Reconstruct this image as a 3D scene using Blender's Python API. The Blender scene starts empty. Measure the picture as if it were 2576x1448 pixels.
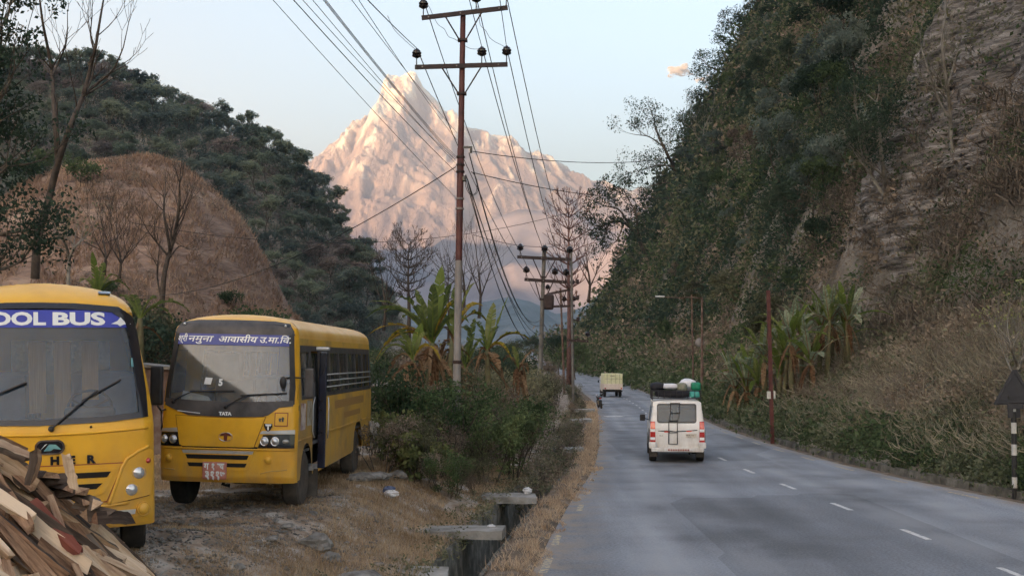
import bpy, bmesh, math, random
import numpy as np
from mathutils import Vector, Matrix, noise
from mathutils.geometry import tessellate_polygon

SC = bpy.context.scene
COL = SC.collection
PI = math.pi
R = math.radians
F = 2704.0          # focal length in sketch units
ZC = 3.03           # height of the eye above the road
YH = 905.0

def P(px, py, Y):
    return Vector(((px - 1288.0) / F * Y, Y, ZC + (YH - py) / F * Y))

# ------------------------------------------------------------------ objects
def link(o, parent=None):
    COL.objects.link(o)
    if parent is not None:
        o.parent = parent
    return o

def tag(o, label=None, cat=None, group=None, kind=None):
    if label: o['label'] = label
    if cat: o['category'] = cat
    if group: o['group'] = group
    if kind: o['kind'] = kind
    return o

def empty(name, loc=(0, 0, 0), rot=(0, 0, 0), label=None, cat=None, group=None):
    o = bpy.data.objects.new(name, None)
    o.empty_display_size = 0.3
    o.location = loc
    o.rotation_euler = rot
    link(o)
    tag(o, label, cat, group)
    return o

def copy_tree(o, parent=None, label=None, group=None):
    c = o.copy()
    link(c)
    c.parent = parent
    if label: c['label'] = label
    if group: c['group'] = group
    for ch in list(o.children):
        copy_tree(ch, c)
    return c

class MB:
    """collects shapes and links them as one mesh"""
    def __init__(self):
        self.v = []; self.f = []; self.m = []; self.mi = 0
    def add(self, vs, fs):
        b = len(self.v)
        self.v.extend([tuple(p) for p in vs])
        for f in fs:
            self.f.append(tuple(b + i for i in f)); self.m.append(self.mi)
        return self
    def box(self, c, s, rot=None, taper=1.0):
        cx, cy, cz = c; hx, hy, hz = s[0]/2, s[1]/2, s[2]/2
        vs = []
        for z in (-1, 1):
            k = taper if z > 0 else 1.0
            for x, y in ((-1,-1),(1,-1),(1,1),(-1,1)):
                p = Vector((x*hx*k, y*hy*k, z*hz))
                if rot is not None: p = rot @ p
                vs.append((p.x+cx, p.y+cy, p.z+cz))
        return self.add(vs, [(0,3,2,1),(4,5,6,7),(0,1,5,4),(1,2,6,5),(2,3,7,6),(3,0,4,7)])
    def rbox(self, c, s, r=0.02, rot=None):
        """box with chamfered edges"""
        hx, hy, hz = s[0]/2, s[1]/2, s[2]/2
        r = min(r, hx*.9, hy*.9, hz*.9)
        bm = bmesh.new()
        bmesh.ops.create_cube(bm, size=1.0)
        for v in bm.verts: v.co = Vector((v.co.x*hx*2, v.co.y*hy*2, v.co.z*hz*2))
        bmesh.ops.bevel(bm, geom=list(bm.edges), offset=r, segments=2, affect='EDGES', profile=0.6)
        bm.verts.ensure_lookup_table()
        for i, v in enumerate(bm.verts): v.index = i
        vs = []
        for v in bm.verts:
            p = v.co.copy()
            if rot is not None: p = rot @ p
            vs.append((p.x+c[0], p.y+c[1], p.z+c[2]))
        fs = [tuple(v.index for v in f.verts) for f in bm.faces]
        bm.free()
        return self.add(vs, fs)
    def tube(self, pts, rad, n=6, cap=True):
        pts = [Vector(p) for p in pts]
        if not hasattr(rad, '__len__'): rad = [rad]*len(pts)
        vs = []; fs = []
        up = Vector((0, 0, 1))
        d0 = (pts[-1]-pts[0])
        if d0.length > 0 and abs(d0.normalized().z) > .92: up = Vector((1, 0, 0))
        for i, p in enumerate(pts):
            a = pts[max(i-1, 0)]; b = pts[min(i+1, len(pts)-1)]
            d = (b-a)
            if d.length < 1e-9: d = Vector((0,0,1))
            d.normalize()
            s = d.cross(up)
            if s.length < 1e-4: s = d.cross(Vector((0,1,0)))
            s.normalize(); t = s.cross(d)
            for k in range(n):
                an = 2*PI*k/n
                q = p + (s*math.cos(an) + t*math.sin(an))*rad[i]
                vs.append(tuple(q))
        for i in range(len(pts)-1):
            for k in range(n):
                k2 = (k+1) % n
                fs.append((i*n+k, i*n+k2, (i+1)*n+k2, (i+1)*n+k))
        if cap:
            fs.append(tuple(range(n-1, -1, -1)))
            fs.append(tuple((len(pts)-1)*n + k for k in range(n)))
        return self.add(vs, fs)
    def lathe(self, prof, n=20, M=None):
        """prof: list of (r, h); revolves about local z, closed when r=0"""
        vs = []; fs = []
        for r, h in prof:
            for k in range(n):
                a = 2*PI*k/n
                p = Vector((r*math.cos(a), r*math.sin(a), h))
                if M is not None: p = M @ p
                vs.append(tuple(p))
        for i in range(len(prof)-1):
            for k in range(n):
                k2 = (k+1) % n
                fs.append((i*n+k, i*n+k2, (i+1)*n+k2, (i+1)*n+k))
        fs.append(tuple(range(n-1, -1, -1)))
        fs.append(tuple((len(prof)-1)*n + k for k in range(n)))
        return self.add(vs, fs)
    def sphere(self, c, r, nu=12, nv=8, jit=0.0, rng=None):
        if not hasattr(r, '__len__'): r = (r, r, r)
        vs = []; fs = []
        for j in range(nv+1):
            th = PI*j/nv
            for i in range(nu):
                ph = 2*PI*i/nu
                k = 1.0 + (rng.uniform(-jit, jit) if rng else 0)
                vs.append((c[0]+r[0]*k*math.sin(th)*math.cos(ph), c[1]+r[1]*k*math.sin(th)*math.sin(ph), c[2]+r[2]*k*math.cos(th)))
        for j in range(nv):
            for i in range(nu):
                i2 = (i+1) % nu
                fs.append((j*nu+i, (j+1)*nu+i, (j+1)*nu+i2, j*nu+i2))
        return self.add(vs, fs)
    def build(self, name, mats, parent=None, smooth=False, bevel=0, autosmooth=None):
        me = bpy.data.meshes.new(name)
        me.from_pydata(self.v, [], self.f)
        if not isinstance(mats, (list, tuple)): mats = [mats]
        for m in mats: me.materials.append(m)
        if len(mats) > 1: me.polygons.foreach_set('material_index', self.m)
        if smooth: me.polygons.foreach_set('use_smooth', [True]*len(me.polygons))
        me.validate(); me.update()
        if autosmooth is not None:
            me.polygons.foreach_set('use_smooth', [True]*len(me.polygons))
            me.set_sharp_from_angle(angle=R(autosmooth))
        o = bpy.data.objects.new(name, me)
        link(o, parent)
        if bevel:
            b = o.modifiers.new('b', 'BEVEL'); b.width = bevel; b.segments = 2; b.limit_method = 'ANGLE'
        return o

def np_mesh(name, V, Fc, mats, mi=None, parent=None, smooth=False):
    V = np.asarray(V, np.float32); Fc = np.asarray(Fc, np.int32)
    k = Fc.shape[1]
    me = bpy.data.meshes.new(name)
    me.vertices.add(len(V)); me.vertices.foreach_set('co', V.ravel())
    me.loops.add(Fc.size); me.loops.foreach_set('vertex_index', Fc.ravel())
    me.polygons.add(len(Fc))
    me.polygons.foreach_set('loop_start', np.arange(0, Fc.size, k, dtype=np.int32))
    if not isinstance(mats, (list, tuple)): mats = [mats]
    for m in mats: me.materials.append(m)
    if mi is not None: me.polygons.foreach_set('material_index', np.asarray(mi, np.int32))
    if smooth: me.polygons.foreach_set('use_smooth', np.ones(len(Fc), bool))
    me.update(calc_edges=True)
    o = bpy.data.objects.new(name, me)
    link(o, parent)
    return o

def grid_faces(nu, nv):
    """vertex index = j*nu+i"""
    i, j = np.meshgrid(np.arange(nu-1), np.arange(nv-1))
    a = (j*nu+i).ravel()
    return np.stack([a, a+1, a+1+nu, a+nu], 1)

# ------------------------------------------------------------------ materials
def srgb(h):
    h = h.lstrip('#')
    out = []
    for i in (0, 2, 4):
        c = int(h[i:i+2], 16)/255
        out.append(c/12.92 if c <= .04045 else ((c+.055)/1.055)**2.4)
    return tuple(out)

MATS = {}
def new_mat(name):
    m = bpy.data.materials.new(name); m.use_nodes = True
    nt = m.node_tree; nt.nodes.clear()
    out = nt.nodes.new('ShaderNodeOutputMaterial')
    MATS[name] = m
    return m, nt, out

def N(nt, t, **kw):
    n = nt.nodes.new(t)
    for k, v in kw.items():
        if k.startswith('i_'):
            n.inputs[k[2:].replace('_', ' ')].default_value = v
        else: setattr(n, k, v)
    return n

def ramp(nt, fac, stops, interp='LINEAR'):
    r = nt.nodes.new('ShaderNodeValToRGB')
    r.color_ramp.interpolation = interp
    els = r.color_ramp.elements
    while len(els) < len(stops): els.new(.5)
    for e, (p, c) in zip(els, stops):
        e.position = p
        e.color = (c[0], c[1], c[2], 1) if hasattr(c, '__len__') else (c, c, c, 1)
    nt.links.new(fac, r.inputs[0])
    return r

def mat(name, cols, scale=4.0, rough=.7, bump=0.0, bscale=None, metal=0.0, detail=5, stretch=(1,1,1),
        stops=None, spec=.4, coat=0.0, dist=0.0, coord='Object', ndist=0.0, sheen=0):
    """procedural principled material whose colour wanders between cols"""
    m, nt, out = new_mat(name)
    b = N(nt, 'ShaderNodeBsdfPrincipled')
    b.inputs['Roughness'].default_value = rough
    b.inputs['Metallic'].default_value = metal
    b.inputs['Specular IOR Level'].default_value = spec
    b.inputs['Coat Weight'].default_value = coat
    b.inputs['Coat Roughness'].default_value = .12
    tc = N(nt, 'ShaderNodeTexCoord')
    mp = N(nt, 'ShaderNodeMapping'); mp.inputs['Scale'].default_value = stretch
    nt.links.new(tc.outputs[coord], mp.inputs[0])
    no = N(nt, 'ShaderNodeTexNoise'); no.inputs['Scale'].default_value = scale
    no.inputs['Detail'].default_value = detail; no.inputs['Roughness'].default_value = .6
    no.inputs['Distortion'].default_value = ndist
    nt.links.new(mp.outputs[0], no.inputs['Vector'])
    if stops is None:
        k = len(cols)
        stops = [(.3 + .4*i/max(k-1, 1), c) for i, c in enumerate(cols)]
    else: stops = list(zip(stops, cols))
    r = ramp(nt, no.outputs[0], stops)
    nt.links.new(r.outputs[0], b.inputs['Base Color'])
    if bump:
        n2 = N(nt, 'ShaderNodeTexNoise'); n2.inputs['Scale'].default_value = bscale or scale*4
        n2.inputs['Detail'].default_value = 5
        nt.links.new(mp.outputs[0], n2.inputs['Vector'])
        bp = N(nt, 'ShaderNodeBump'); bp.inputs['Strength'].default_value = bump
        bp.inputs['Distance'].default_value = dist or .02
        nt.links.new(n2.outputs[0], bp.inputs['Height'])
        nt.links.new(bp.outputs[0], b.inputs['Normal'])
    nt.links.new(b.outputs[0], out.inputs[0])
    return m

def leaf_mat(name, cols, scale=.5, trans=.3, rnd=.5):
    """foliage: diffuse + translucent; hue wanders with place and from plant to plant"""
    m, nt, out = new_mat(name)
    ge = N(nt, 'ShaderNodeNewGeometry'); oi = N(nt, 'ShaderNodeObjectInfo')
    no = N(nt, 'ShaderNodeTexNoise'); no.inputs['Scale'].default_value = scale; no.inputs['Detail'].default_value = 4
    nt.links.new(ge.outputs['Position'], no.inputs['Vector'])
    mx = N(nt, 'ShaderNodeMath', operation='MULTIPLY_ADD')
    nt.links.new(oi.outputs['Random'], mx.inputs[0]); mx.inputs[1].default_value = rnd; mx.inputs[2].default_value = -rnd/2
    ri = N(nt, 'ShaderNodeMath', operation='MULTIPLY_ADD')
    nt.links.new(ge.outputs['Random Per Island'], ri.inputs[0]); ri.inputs[1].default_value = .34; ri.inputs[2].default_value = -.17
    ad = N(nt, 'ShaderNodeMath', operation='ADD'); ad2 = N(nt, 'ShaderNodeMath', operation='ADD')
    nt.links.new(no.outputs[0], ad.inputs[0]); nt.links.new(mx.outputs[0], ad.inputs[1])
    nt.links.new(ad.outputs[0], ad2.inputs[0]); nt.links.new(ri.outputs[0], ad2.inputs[1])
    k = len(cols)
    r = ramp(nt, ad2.outputs[0], [(.2+.6*i/max(k-1, 1), c) for i, c in enumerate(cols)])
    d = N(nt, 'ShaderNodeBsdfDiffuse'); t = N(nt, 'ShaderNodeBsdfTranslucent')
    nt.links.new(r.outputs[0], d.inputs[0]); nt.links.new(r.outputs[0], t.inputs[0])
    g = N(nt, 'ShaderNodeMixShader'); g.inputs[0].default_value = trans
    nt.links.new(d.outputs[0], g.inputs[1]); nt.links.new(t.outputs[0], g.inputs[2])
    nt.links.new(g.outputs[0], out.inputs[0])
    return m

def glass_mat(name, tint, dust, clear, rough=.06, dustcol=(.35,.36,.36)):
    m, nt, out = new_mat(name)
    tr = N(nt, 'ShaderNodeBsdfTransparent'); tr.inputs[0].default_value = (*tint, 1)
    gl = N(nt, 'ShaderNodeBsdfGlossy'); gl.inputs['Roughness'].default_value = rough
    gl.inputs[0].default_value = (.9, .95, 1, 1)
    df = N(nt, 'ShaderNodeBsdfDiffuse'); df.inputs[0].default_value = (*dustcol, 1)
    lw = N(nt, 'ShaderNodeLayerWeight'); lw.inputs[0].default_value = .12
    mr = N(nt, 'ShaderNodeMapRange'); mr.inputs['To Min'].default_value = 1-clear; mr.inputs['To Max'].default_value = .95
    nt.links.new(lw.outputs['Fresnel'], mr.inputs[0])
    m1 = N(nt, 'ShaderNodeMixShader'); nt.links.new(mr.outputs[0], m1.inputs[0])
    nt.links.new(tr.outputs[0], m1.inputs[1]); nt.links.new(gl.outputs[0], m1.inputs[2])
    tc = N(nt, 'ShaderNodeTexCoord'); no = N(nt, 'ShaderNodeTexNoise'); no.inputs['Scale'].default_value = 2.5
    no.inputs['Detail'].default_value = 6
    nt.links.new(tc.outputs['Object'], no.inputs['Vector'])
    dr = N(nt, 'ShaderNodeMapRange'); dr.inputs['From Min'].default_value = .3; dr.inputs['From Max'].default_value = .7
    dr.inputs['To Min'].default_value = dust*.6; dr.inputs['To Max'].default_value = dust*1.3
    nt.links.new(no.outputs[0], dr.inputs[0])
    m2 = N(nt, 'ShaderNodeMixShader'); nt.links.new(dr.outputs[0], m2.inputs[0])
    nt.links.new(m1.outputs[0], m2.inputs[1]); nt.links.new(df.outputs[0], m2.inputs[2])
    nt.links.new(m2.outputs[0], out.inputs[0])
    return m

# ------------------------------------------------------------------ leaves and branches
def rand_dirs(n, rng, up=0.0):
    d = rng.normal(size=(n, 3)); d[:, 2] += up
    d /= np.linalg.norm(d, axis=1)[:, None] + 1e-9
    return d

def leaf_quads(Pt, size, rng, wr=.5, hang=0.0):
    """one rhombic leaf per point"""
    n = len(Pt)
    size = np.broadcast_to(np.asarray(size, float), (n,))[:, None]
    a = rand_dirs(n, rng); a[:, 2] -= hang
    a /= np.linalg.norm(a, axis=1)[:, None] + 1e-9
    b = np.cross(a, rand_dirs(n, rng)); b /= np.linalg.norm(b, axis=1)[:, None] + 1e-9
    V = np.empty((n, 4, 3))
    V[:, 0] = Pt - a*size*.5; V[:, 1] = Pt + b*size*wr*.5
    V[:, 2] = Pt + a*size*.5; V[:, 3] = Pt - b*size*wr*.5
    Fc = np.arange(4*n).reshape(n, 4)
    return V.reshape(-1, 3), Fc

def blades(Pt, h, w, rng, lean=.35, tip=.0):
    """grass blades as bent quads rooted at Pt"""
    n = len(Pt)
    h = np.broadcast_to(np.asarray(h, float), (n,))[:, None]
    w = np.broadcast_to(np.asarray(w, float), (n,))[:, None]
    an = rng.uniform(0, 2*PI, n)
    s = np.stack([np.cos(an), np.sin(an), np.zeros(n)], 1)
    d = rng.normal(size=(n, 3))*lean; d[:, 2] = 1
    d /= np.linalg.norm(d, axis=1)[:, None]
    V = np.empty((n, 4, 3))
    V[:, 0] = Pt - s*w*.5; V[:, 1] = Pt + s*w*.5
    V[:, 2] = Pt + d*h + s*w*.12; V[:, 3] = Pt + d*h - s*w*.12
    return V.reshape(-1, 3), np.arange(4*n).reshape(n, 4)

def clump_points(centers, radii, n_each, rng, flat=.8):
    c = np.repeat(np.asarray(centers, float), n_each, 0)
    r = np.repeat(np.broadcast_to(np.asarray(radii, float), (len(centers),)), n_each)
    d = rand_dirs(len(c), rng) * (rng.uniform(.25, 1.0, len(c))**.6)[:, None]
    d[:, 2] *= flat
    return c + d*r[:, None]

def grow(rng, base, direc, length, rad, depth, spread=.6, ratio=.72, kids=(2, 3), up=.15, wob=.12, seg=4, minrad=.006, side=0):
    """branching skeleton: list of (points, radii), and the tips"""
    br = []; tips = []
    def rec(p, d, L, r, dep):
        pts = [p]; q = p.copy(); dd = d.copy()
        for k in range(seg):
            dd = (dd + Vector((rng.uniform(-wob, wob), rng.uniform(-wob, wob), rng.uniform(-wob, wob) + up*.25))).normalized()
            q = q + dd*(L/seg); pts.append(q.copy())
        r1 = max(r*.62, minrad)
        br.append((pts, [r + (r1-r)*k/seg for k in range(seg+1)]))
        if dep <= 0:
            tips.append(q.copy()); return
        nk = rng.randint(*kids)
        a0 = rng.uniform(0, 2*PI)
        for k in range(nk):
            s = dd.orthogonal().normalized()
            s.rotate(Matrix.Rotation(a0 + 2*PI*k/nk + rng.uniform(-.5, .5), 3, dd))
            sp = spread*rng.uniform(.6, 1.25)
            nd = (dd*math.cos(sp) + s*math.sin(sp) + Vector((0, 0, up))).normalized()
            rec(q, nd, L*ratio*rng.uniform(.75, 1.2), r1*.85, dep-1)
        for k in range(side):
            i = rng.randint(1, seg-1)
            s = Vector((rng.uniform(-1, 1), rng.uniform(-1, 1), rng.uniform(-.2, .7))).normalized()
            rec(pts[i], (s + dd*.4).normalized(), L*ratio*.6, r1*.5, min(dep-1, 1))
    rec(Vector(base), Vector(direc).normalized(), length, rad, depth)
    return br, tips

def branches_mesh(br, mb=None, n=5):
    mb = mb or MB()
    for pts, rad in br:
        mb.tube(pts, rad, n if rad[0] > .03 else (4 if rad[0] > .012 else 3), cap=False)
    return mb
# ================================================================== camera, world, light
cam_d = bpy.data.cameras.new('camera'); cam = bpy.data.objects.new('camera', cam_d); link(cam)
cam.location = (0, 0, ZC); cam.rotation_euler = (R(90), 0, 0)
cam_d.sensor_width = 36; cam_d.lens = 36*F/2576; cam_d.shift_y = (YH-724)/2576
cam_d.clip_start = .1; cam_d.clip_end = 60000
SC.camera = cam

SUN_EL = R(5.5)
SUN_H = Vector((-.50, -.87)).normalized()        # horizontal direction towards the sun
w = bpy.data.worlds.new('World'); SC.world = w; w.use_nodes = True
nt = w.node_tree; nt.nodes.clear()
sky = nt.nodes.new('ShaderNodeTexSky'); sky.sky_type = 'NISHITA'; sky.sun_disc = False
sky.sun_elevation = SUN_EL; sky.sun_rotation = math.atan2(SUN_H.x, SUN_H.y) % (2*PI)
sky.altitude = 900; sky.air_density = 1.0; sky.dust_density = 1.8; sky.ozone_density = 1.0
bg = nt.nodes.new('ShaderNodeBackground'); bg.inputs[1].default_value = .088
wo = nt.nodes.new('ShaderNodeOutputWorld')
nt.links.new(sky.outputs[0], bg.inputs[0]); nt.links.new(bg.outputs[0], wo.inputs[0])
sl = bpy.data.lights.new('sun', 'SUN'); sl.energy = 4.3; sl.angle = R(.5); sl.color = (1, .60, .32)
so = bpy.data.objects.new('sun', sl); link(so)
sd = Vector((SUN_H.x*math.cos(SUN_EL), SUN_H.y*math.cos(SUN_EL), math.sin(SUN_EL)))
so.rotation_euler = sd.to_track_quat('Z', 'Y').to_euler(); so.location = (-40, -40, 60)
SC.view_settings.view_transform = 'Standard'; SC.view_settings.look = 'None'
SC.view_settings.exposure = 3.28; SC.view_settings.gamma = 1
SC.render.engine = 'CYCLES'
SC.cycles.use_denoising = True
SC.cycles.max_bounces = 5; SC.cycles.diffuse_bounces = 3; SC.cycles.glossy_bounces = 3
SC.cycles.transmission_bounces = 4; SC.cycles.transparent_max_bounces = 8; SC.cycles.volume_bounces = 0
SC.cycles.caustics_reflective = False; SC.cycles.caustics_refractive = False
SC.cycles.use_adaptive_sampling = True; SC.cycles.adaptive_threshold = .02

# ================================================================== materials
M_asphalt = None
def asphalt():
    m, nt, out = new_mat('asphalt')
    b = N(nt, 'ShaderNodeBsdfPrincipled'); b.inputs['Roughness'].default_value = .8
    b.inputs['Specular IOR Level'].default_value = .35
    tc = N(nt, 'ShaderNodeTexCoord')
    mp = N(nt, 'ShaderNodeMapping'); mp.inputs['Scale'].default_value = (1.0, .09, 1)
    mp.inputs['Rotation'].default_value = (0, 0, R(-3))
    nt.links.new(tc.outputs['Object'], mp.inputs[0])
    n1 = N(nt, 'ShaderNodeTexNoise', i_Scale=.9, i_Detail=5.0); nt.links.new(mp.outputs[0], n1.inputs['Vector'])
    n2 = N(nt, 'ShaderNodeTexNoise', i_Scale=22.0, i_Detail=6.0, i_Roughness=.75); nt.links.new(tc.outputs['Object'], n2.inputs['Vector'])
    n3 = N(nt, 'ShaderNodeTexNoise', i_Scale=.35, i_Detail=6.0); nt.links.new(tc.outputs['Object'], n3.inputs['Vector'])
    r1 = ramp(nt, n1.outputs[0], [(.3, (.165, .178, .20)), (.5, (.21, .226, .255)), (.70, (.285, .305, .34))])
    r3 = ramp(nt, n3.outputs[0], [(.32, (.72, .71, .70)), (.5, (1., 1., 1.)), (.7, (1.16, 1.18, 1.2))])
    mx = N(nt, 'ShaderNodeMix', data_type='RGBA', blend_type='MULTIPLY'); mx.inputs[0].default_value = 1
    nt.links.new(r1.outputs[0], mx.inputs[6]); nt.links.new(r3.outputs[0], mx.inputs[7])
    r2 = ramp(nt, n2.outputs[0], [(.35, (.68,)*3), (.65, (1.3,)*3)])
    mx2 = N(nt, 'ShaderNodeMix', data_type='RGBA', blend_type='MULTIPLY'); mx2.inputs[0].default_value = 1
    nt.links.new(mx.outputs[2], mx2.inputs[6]); nt.links.new(r2.outputs[0], mx2.inputs[7])
    at = N(nt, 'ShaderNodeAttribute'); at.attribute_name = 'across'
    tr = ramp(nt, at.outputs['Fac'], [(.0, 0.), (.10, 0.), (.17, .8), (.24, .1), (.31, .7), (.40, 0.), (.58, 0.), (.65, .8), (.72, .15), (.80, .7), (.88, 0.)])
    wn = ramp(nt, n3.outputs[0], [(.38, 0.), (.6, 1.)])
    wm = N(nt, 'ShaderNodeMath', operation='MULTIPLY'); nt.links.new(tr.outputs[0], wm.inputs[0]); nt.links.new(wn.outputs[0], wm.inputs[1])
    m3 = N(nt, 'ShaderNodeMix', data_type='RGBA'); nt.links.new(wm.outputs[0], m3.inputs[0]); nt.links.new(mx2.outputs[2], m3.inputs[6]); m3.inputs[7].default_value = (.33, .345, .37, 1)
    # brown dust creeping in from both edges, and darker mended patches
    ed = ramp(nt, at.outputs['Fac'], [(.0, .95), (.05, .35), (.11, 0.), (.93, 0.), (.97, .4), (1., .9)])
    n5 = N(nt, 'ShaderNodeTexNoise', i_Scale=1.6, i_Detail=8.0, i_Roughness=.7); nt.links.new(tc.outputs['Object'], n5.inputs['Vector'])
    en = ramp(nt, n5.outputs[0], [(.40, 0.), (.58, 1.)])
    em = N(nt, 'ShaderNodeMath', operation='MULTIPLY'); nt.links.new(ed.outputs[0], em.inputs[0]); nt.links.new(en.outputs[0], em.inputs[1])
    m4 = N(nt, 'ShaderNodeMix', data_type='RGBA'); nt.links.new(em.outputs[0], m4.inputs[0]); nt.links.new(m3.outputs[2], m4.inputs[6]); m4.inputs[7].default_value = (.33, .26, .19, 1)
    mp6 = N(nt, 'ShaderNodeMapping'); mp6.inputs['Scale'].default_value = (.22, .11, 1); nt.links.new(tc.outputs['Object'], mp6.inputs[0])
    vo = N(nt, 'ShaderNodeTexVoronoi', i_Scale=1.0, i_Randomness=.9); vo.distance = 'CHEBYCHEV'; nt.links.new(mp6.outputs[0], vo.inputs['Vector'])
    vr = ramp(nt, vo.outputs['Color'], [(.0, .78), (.16, .80), (.18, 1.), (1., 1.)], 'CONSTANT')
    m6 = N(nt, 'ShaderNodeMix', data_type='RGBA', blend_type='MULTIPLY'); m6.inputs[0].default_value = 1; nt.links.new(m4.outputs[2], m6.inputs[6]); nt.links.new(vr.outputs[0], m6.inputs[7])
    nt.links.new(m6.outputs[2], b.inputs['Base Color'])
    bp = N(nt, 'ShaderNodeBump'); bp.inputs['Strength'].default_value = .5; bp.inputs['Distance'].default_value = .01
    nt.links.new(n2.outputs[0], bp.inputs['Height']); nt.links.new(bp.outputs[0], b.inputs['Normal'])
    nt.links.new(b.outputs[0], out.inputs[0]); return m
M_asphalt = asphalt()
M_paint_w = mat('road_paint_white', [(.25,.26,.27), (.62,.63,.63)], scale=9, stops=(.35,.5), rough=.8)
M_paint_y = mat('road_paint_yellow', [(.24,.24,.24), (.52,.42,.26)], scale=12, stops=(.47,.56), rough=.8)
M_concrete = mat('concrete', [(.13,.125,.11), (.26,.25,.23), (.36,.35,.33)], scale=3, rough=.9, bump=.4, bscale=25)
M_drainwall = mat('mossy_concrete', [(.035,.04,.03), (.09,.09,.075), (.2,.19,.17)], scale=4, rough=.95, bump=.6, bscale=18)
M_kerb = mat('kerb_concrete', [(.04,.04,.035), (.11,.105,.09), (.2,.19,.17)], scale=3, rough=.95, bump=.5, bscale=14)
M_ground = mat('lot_ground', [(.13,.10,.07), (.27,.205,.15), (.39,.355,.31), (.52,.50,.47)], stops=(.34,.48,.60,.72), scale=2.2, detail=10, rough=.95, bump=.6, bscale=22, dist=.03)
M_verge = mat('verge_soil', [(.07,.055,.04), (.16,.12,.085), (.26,.23,.19)], scale=2.2, detail=9, rough=.95, bump=.7, bscale=20, dist=.03)
M_valley = mat('valley_floor', [(.04,.045,.03), (.09,.085,.05)], scale=.01, rough=1)
M_hill = mat('hillside_soil', [(.08,.072,.06), (.17,.15,.12), (.28,.245,.2), (.38,.345,.3)], scale=.35, detail=12, rough=1, bump=1, bscale=1.7, dist=.5)
M_rock = mat('layered_rock', [(.07,.063,.055), (.22,.195,.17), (.46,.42,.38)], scale=.9, detail=11, rough=.95, bump=1.0, bscale=2.6, dist=.45, stretch=(.45,.45,3.4), stops=(.36,.5,.64))
M_drygrass = leaf_mat('dry_grass', [(.12,.075,.04), (.27,.18,.095), (.42,.32,.17)], scale=.8, trans=.3)
M_palegrass = leaf_mat('pale_grass', [(.26,.17,.11), (.46,.33,.22), (.66,.52,.37)], scale=1.3, trans=.3)
M_bankgrass = leaf_mat('bank_grass', [(.13,.125,.085), (.26,.235,.165), (.42,.37,.27)], scale=.6, trans=.3)
M_moundgrass = leaf_mat('mound_grass', [(.28,.20,.12), (.50,.38,.25), (.70,.57,.40)], scale=1.2, trans=.3)
M_hillgrass = leaf_mat('hill_dry_grass', [(.20,.13,.09), (.37,.25,.175), (.54,.40,.29)], scale=.07, trans=.25)
M_rustgrass = leaf_mat('rust_grass', [(.13,.105,.08), (.25,.20,.15), (.40,.32,.24)], scale=.5, trans=.3)
M_bark = mat('bark', [(.03,.024,.018), (.08,.065,.05), (.15,.13,.105)], scale=6, rough=.95, bump=.6, bscale=30, stretch=(1,1,.25))
M_bark_pale = mat('pale_bark', [(.12,.105,.085), (.27,.25,.21)], scale=5, rough=.95, bump=.5, bscale=25, stretch=(1,1,.3))
M_bark_grey = mat('bare_bark', [(.045,.035,.028), (.10,.08,.065)], scale=4, rough=.95)
M_leafdark = leaf_mat('dark_leaves', [(.028,.046,.034), (.052,.078,.055), (.09,.12,.08)], scale=.25)  # a little haze blue is mixed into the green
M_farleaf1 = leaf_mat('hazed_dark_leaves', [(.078,.105,.10), (.13,.165,.145), (.19,.225,.185)], scale=.06)  # the far leaf colours have distance haze blended in, lighter and bluer
M_farleaf2 = leaf_mat('hazed_green_leaves', [(.10,.13,.105), (.16,.20,.15), (.25,.28,.2)], scale=.06)
M_farleaf3 = leaf_mat('hazed_brown_leaves', [(.14,.125,.12), (.23,.195,.18), (.32,.275,.24)], scale=.06)
M_leafmid = leaf_mat('green_leaves', [(.036,.058,.032), (.072,.105,.052), (.13,.165,.08)], scale=.3)
M_leafolive = leaf_mat('olive_leaves', [(.075,.08,.05), (.15,.155,.095), (.26,.25,.155)], scale=.3)
M_leafbrown = leaf_mat('brown_leaves', [(.10,.08,.065), (.205,.165,.13), (.33,.27,.21)], scale=.3)
M_leafbush = leaf_mat('bush_leaves', [(.05,.08,.04), (.10,.145,.065), (.20,.245,.11)], scale=1.2)
M_leafyellow = leaf_mat('yellowing_leaves', [(.11,.13,.055), (.22,.24,.10), (.36,.36,.17)], scale=1.2)

# ================================================================== road course
_st = [ # distance, left px, right px, row
 (15.1,1335,3400,1448),(18.4,1385,2900,1350),(22.9,1435,2560,1262),(27.8,1480,2255,1200),(31.5,1498,2110,1165),(38,1507,1950,1120.6),
 (48,1507,1815,1075.7),(56.5,1505,1757,1050),(71,1500,1700,1020.4),(85,1484,1661,1001.4),(107,1459,1612,981.6),(140,1440,1560,960),(185,1402,1475,940),
 (230,1375,1425,925),(290,1355,1388,908),(350,1340,1366,894)]
RY = np.array([-30] + [s[0] for s in _st] + [600.])
RL = np.array([-4.9] + [(s[1]-1288)/F*s[0] for s in _st] + [-4.])
RRt = np.array([16.5] + [(s[2]-1288)/F*s[0] for s in _st] + [4.])
RZ = np.array([0.] + [0. if s[0] < 108 else ZC-(s[3]-YH)/F*s[0] for s in _st] + [10.])
def roadL(Y): return np.interp(Y, RY, RL)
def roadR(Y): return np.interp(Y, RY, RRt)
def roadZ(Y): return np.interp(Y, RY, RZ)
def sstep(x): x = np.clip(x, 0, 1); return x*x*(3-2*x)
def nz(x, y, z=0.0, o=3):
    return noise.fractal(Vector((x, y, z)), 1.0, 2.0, o)

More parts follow.
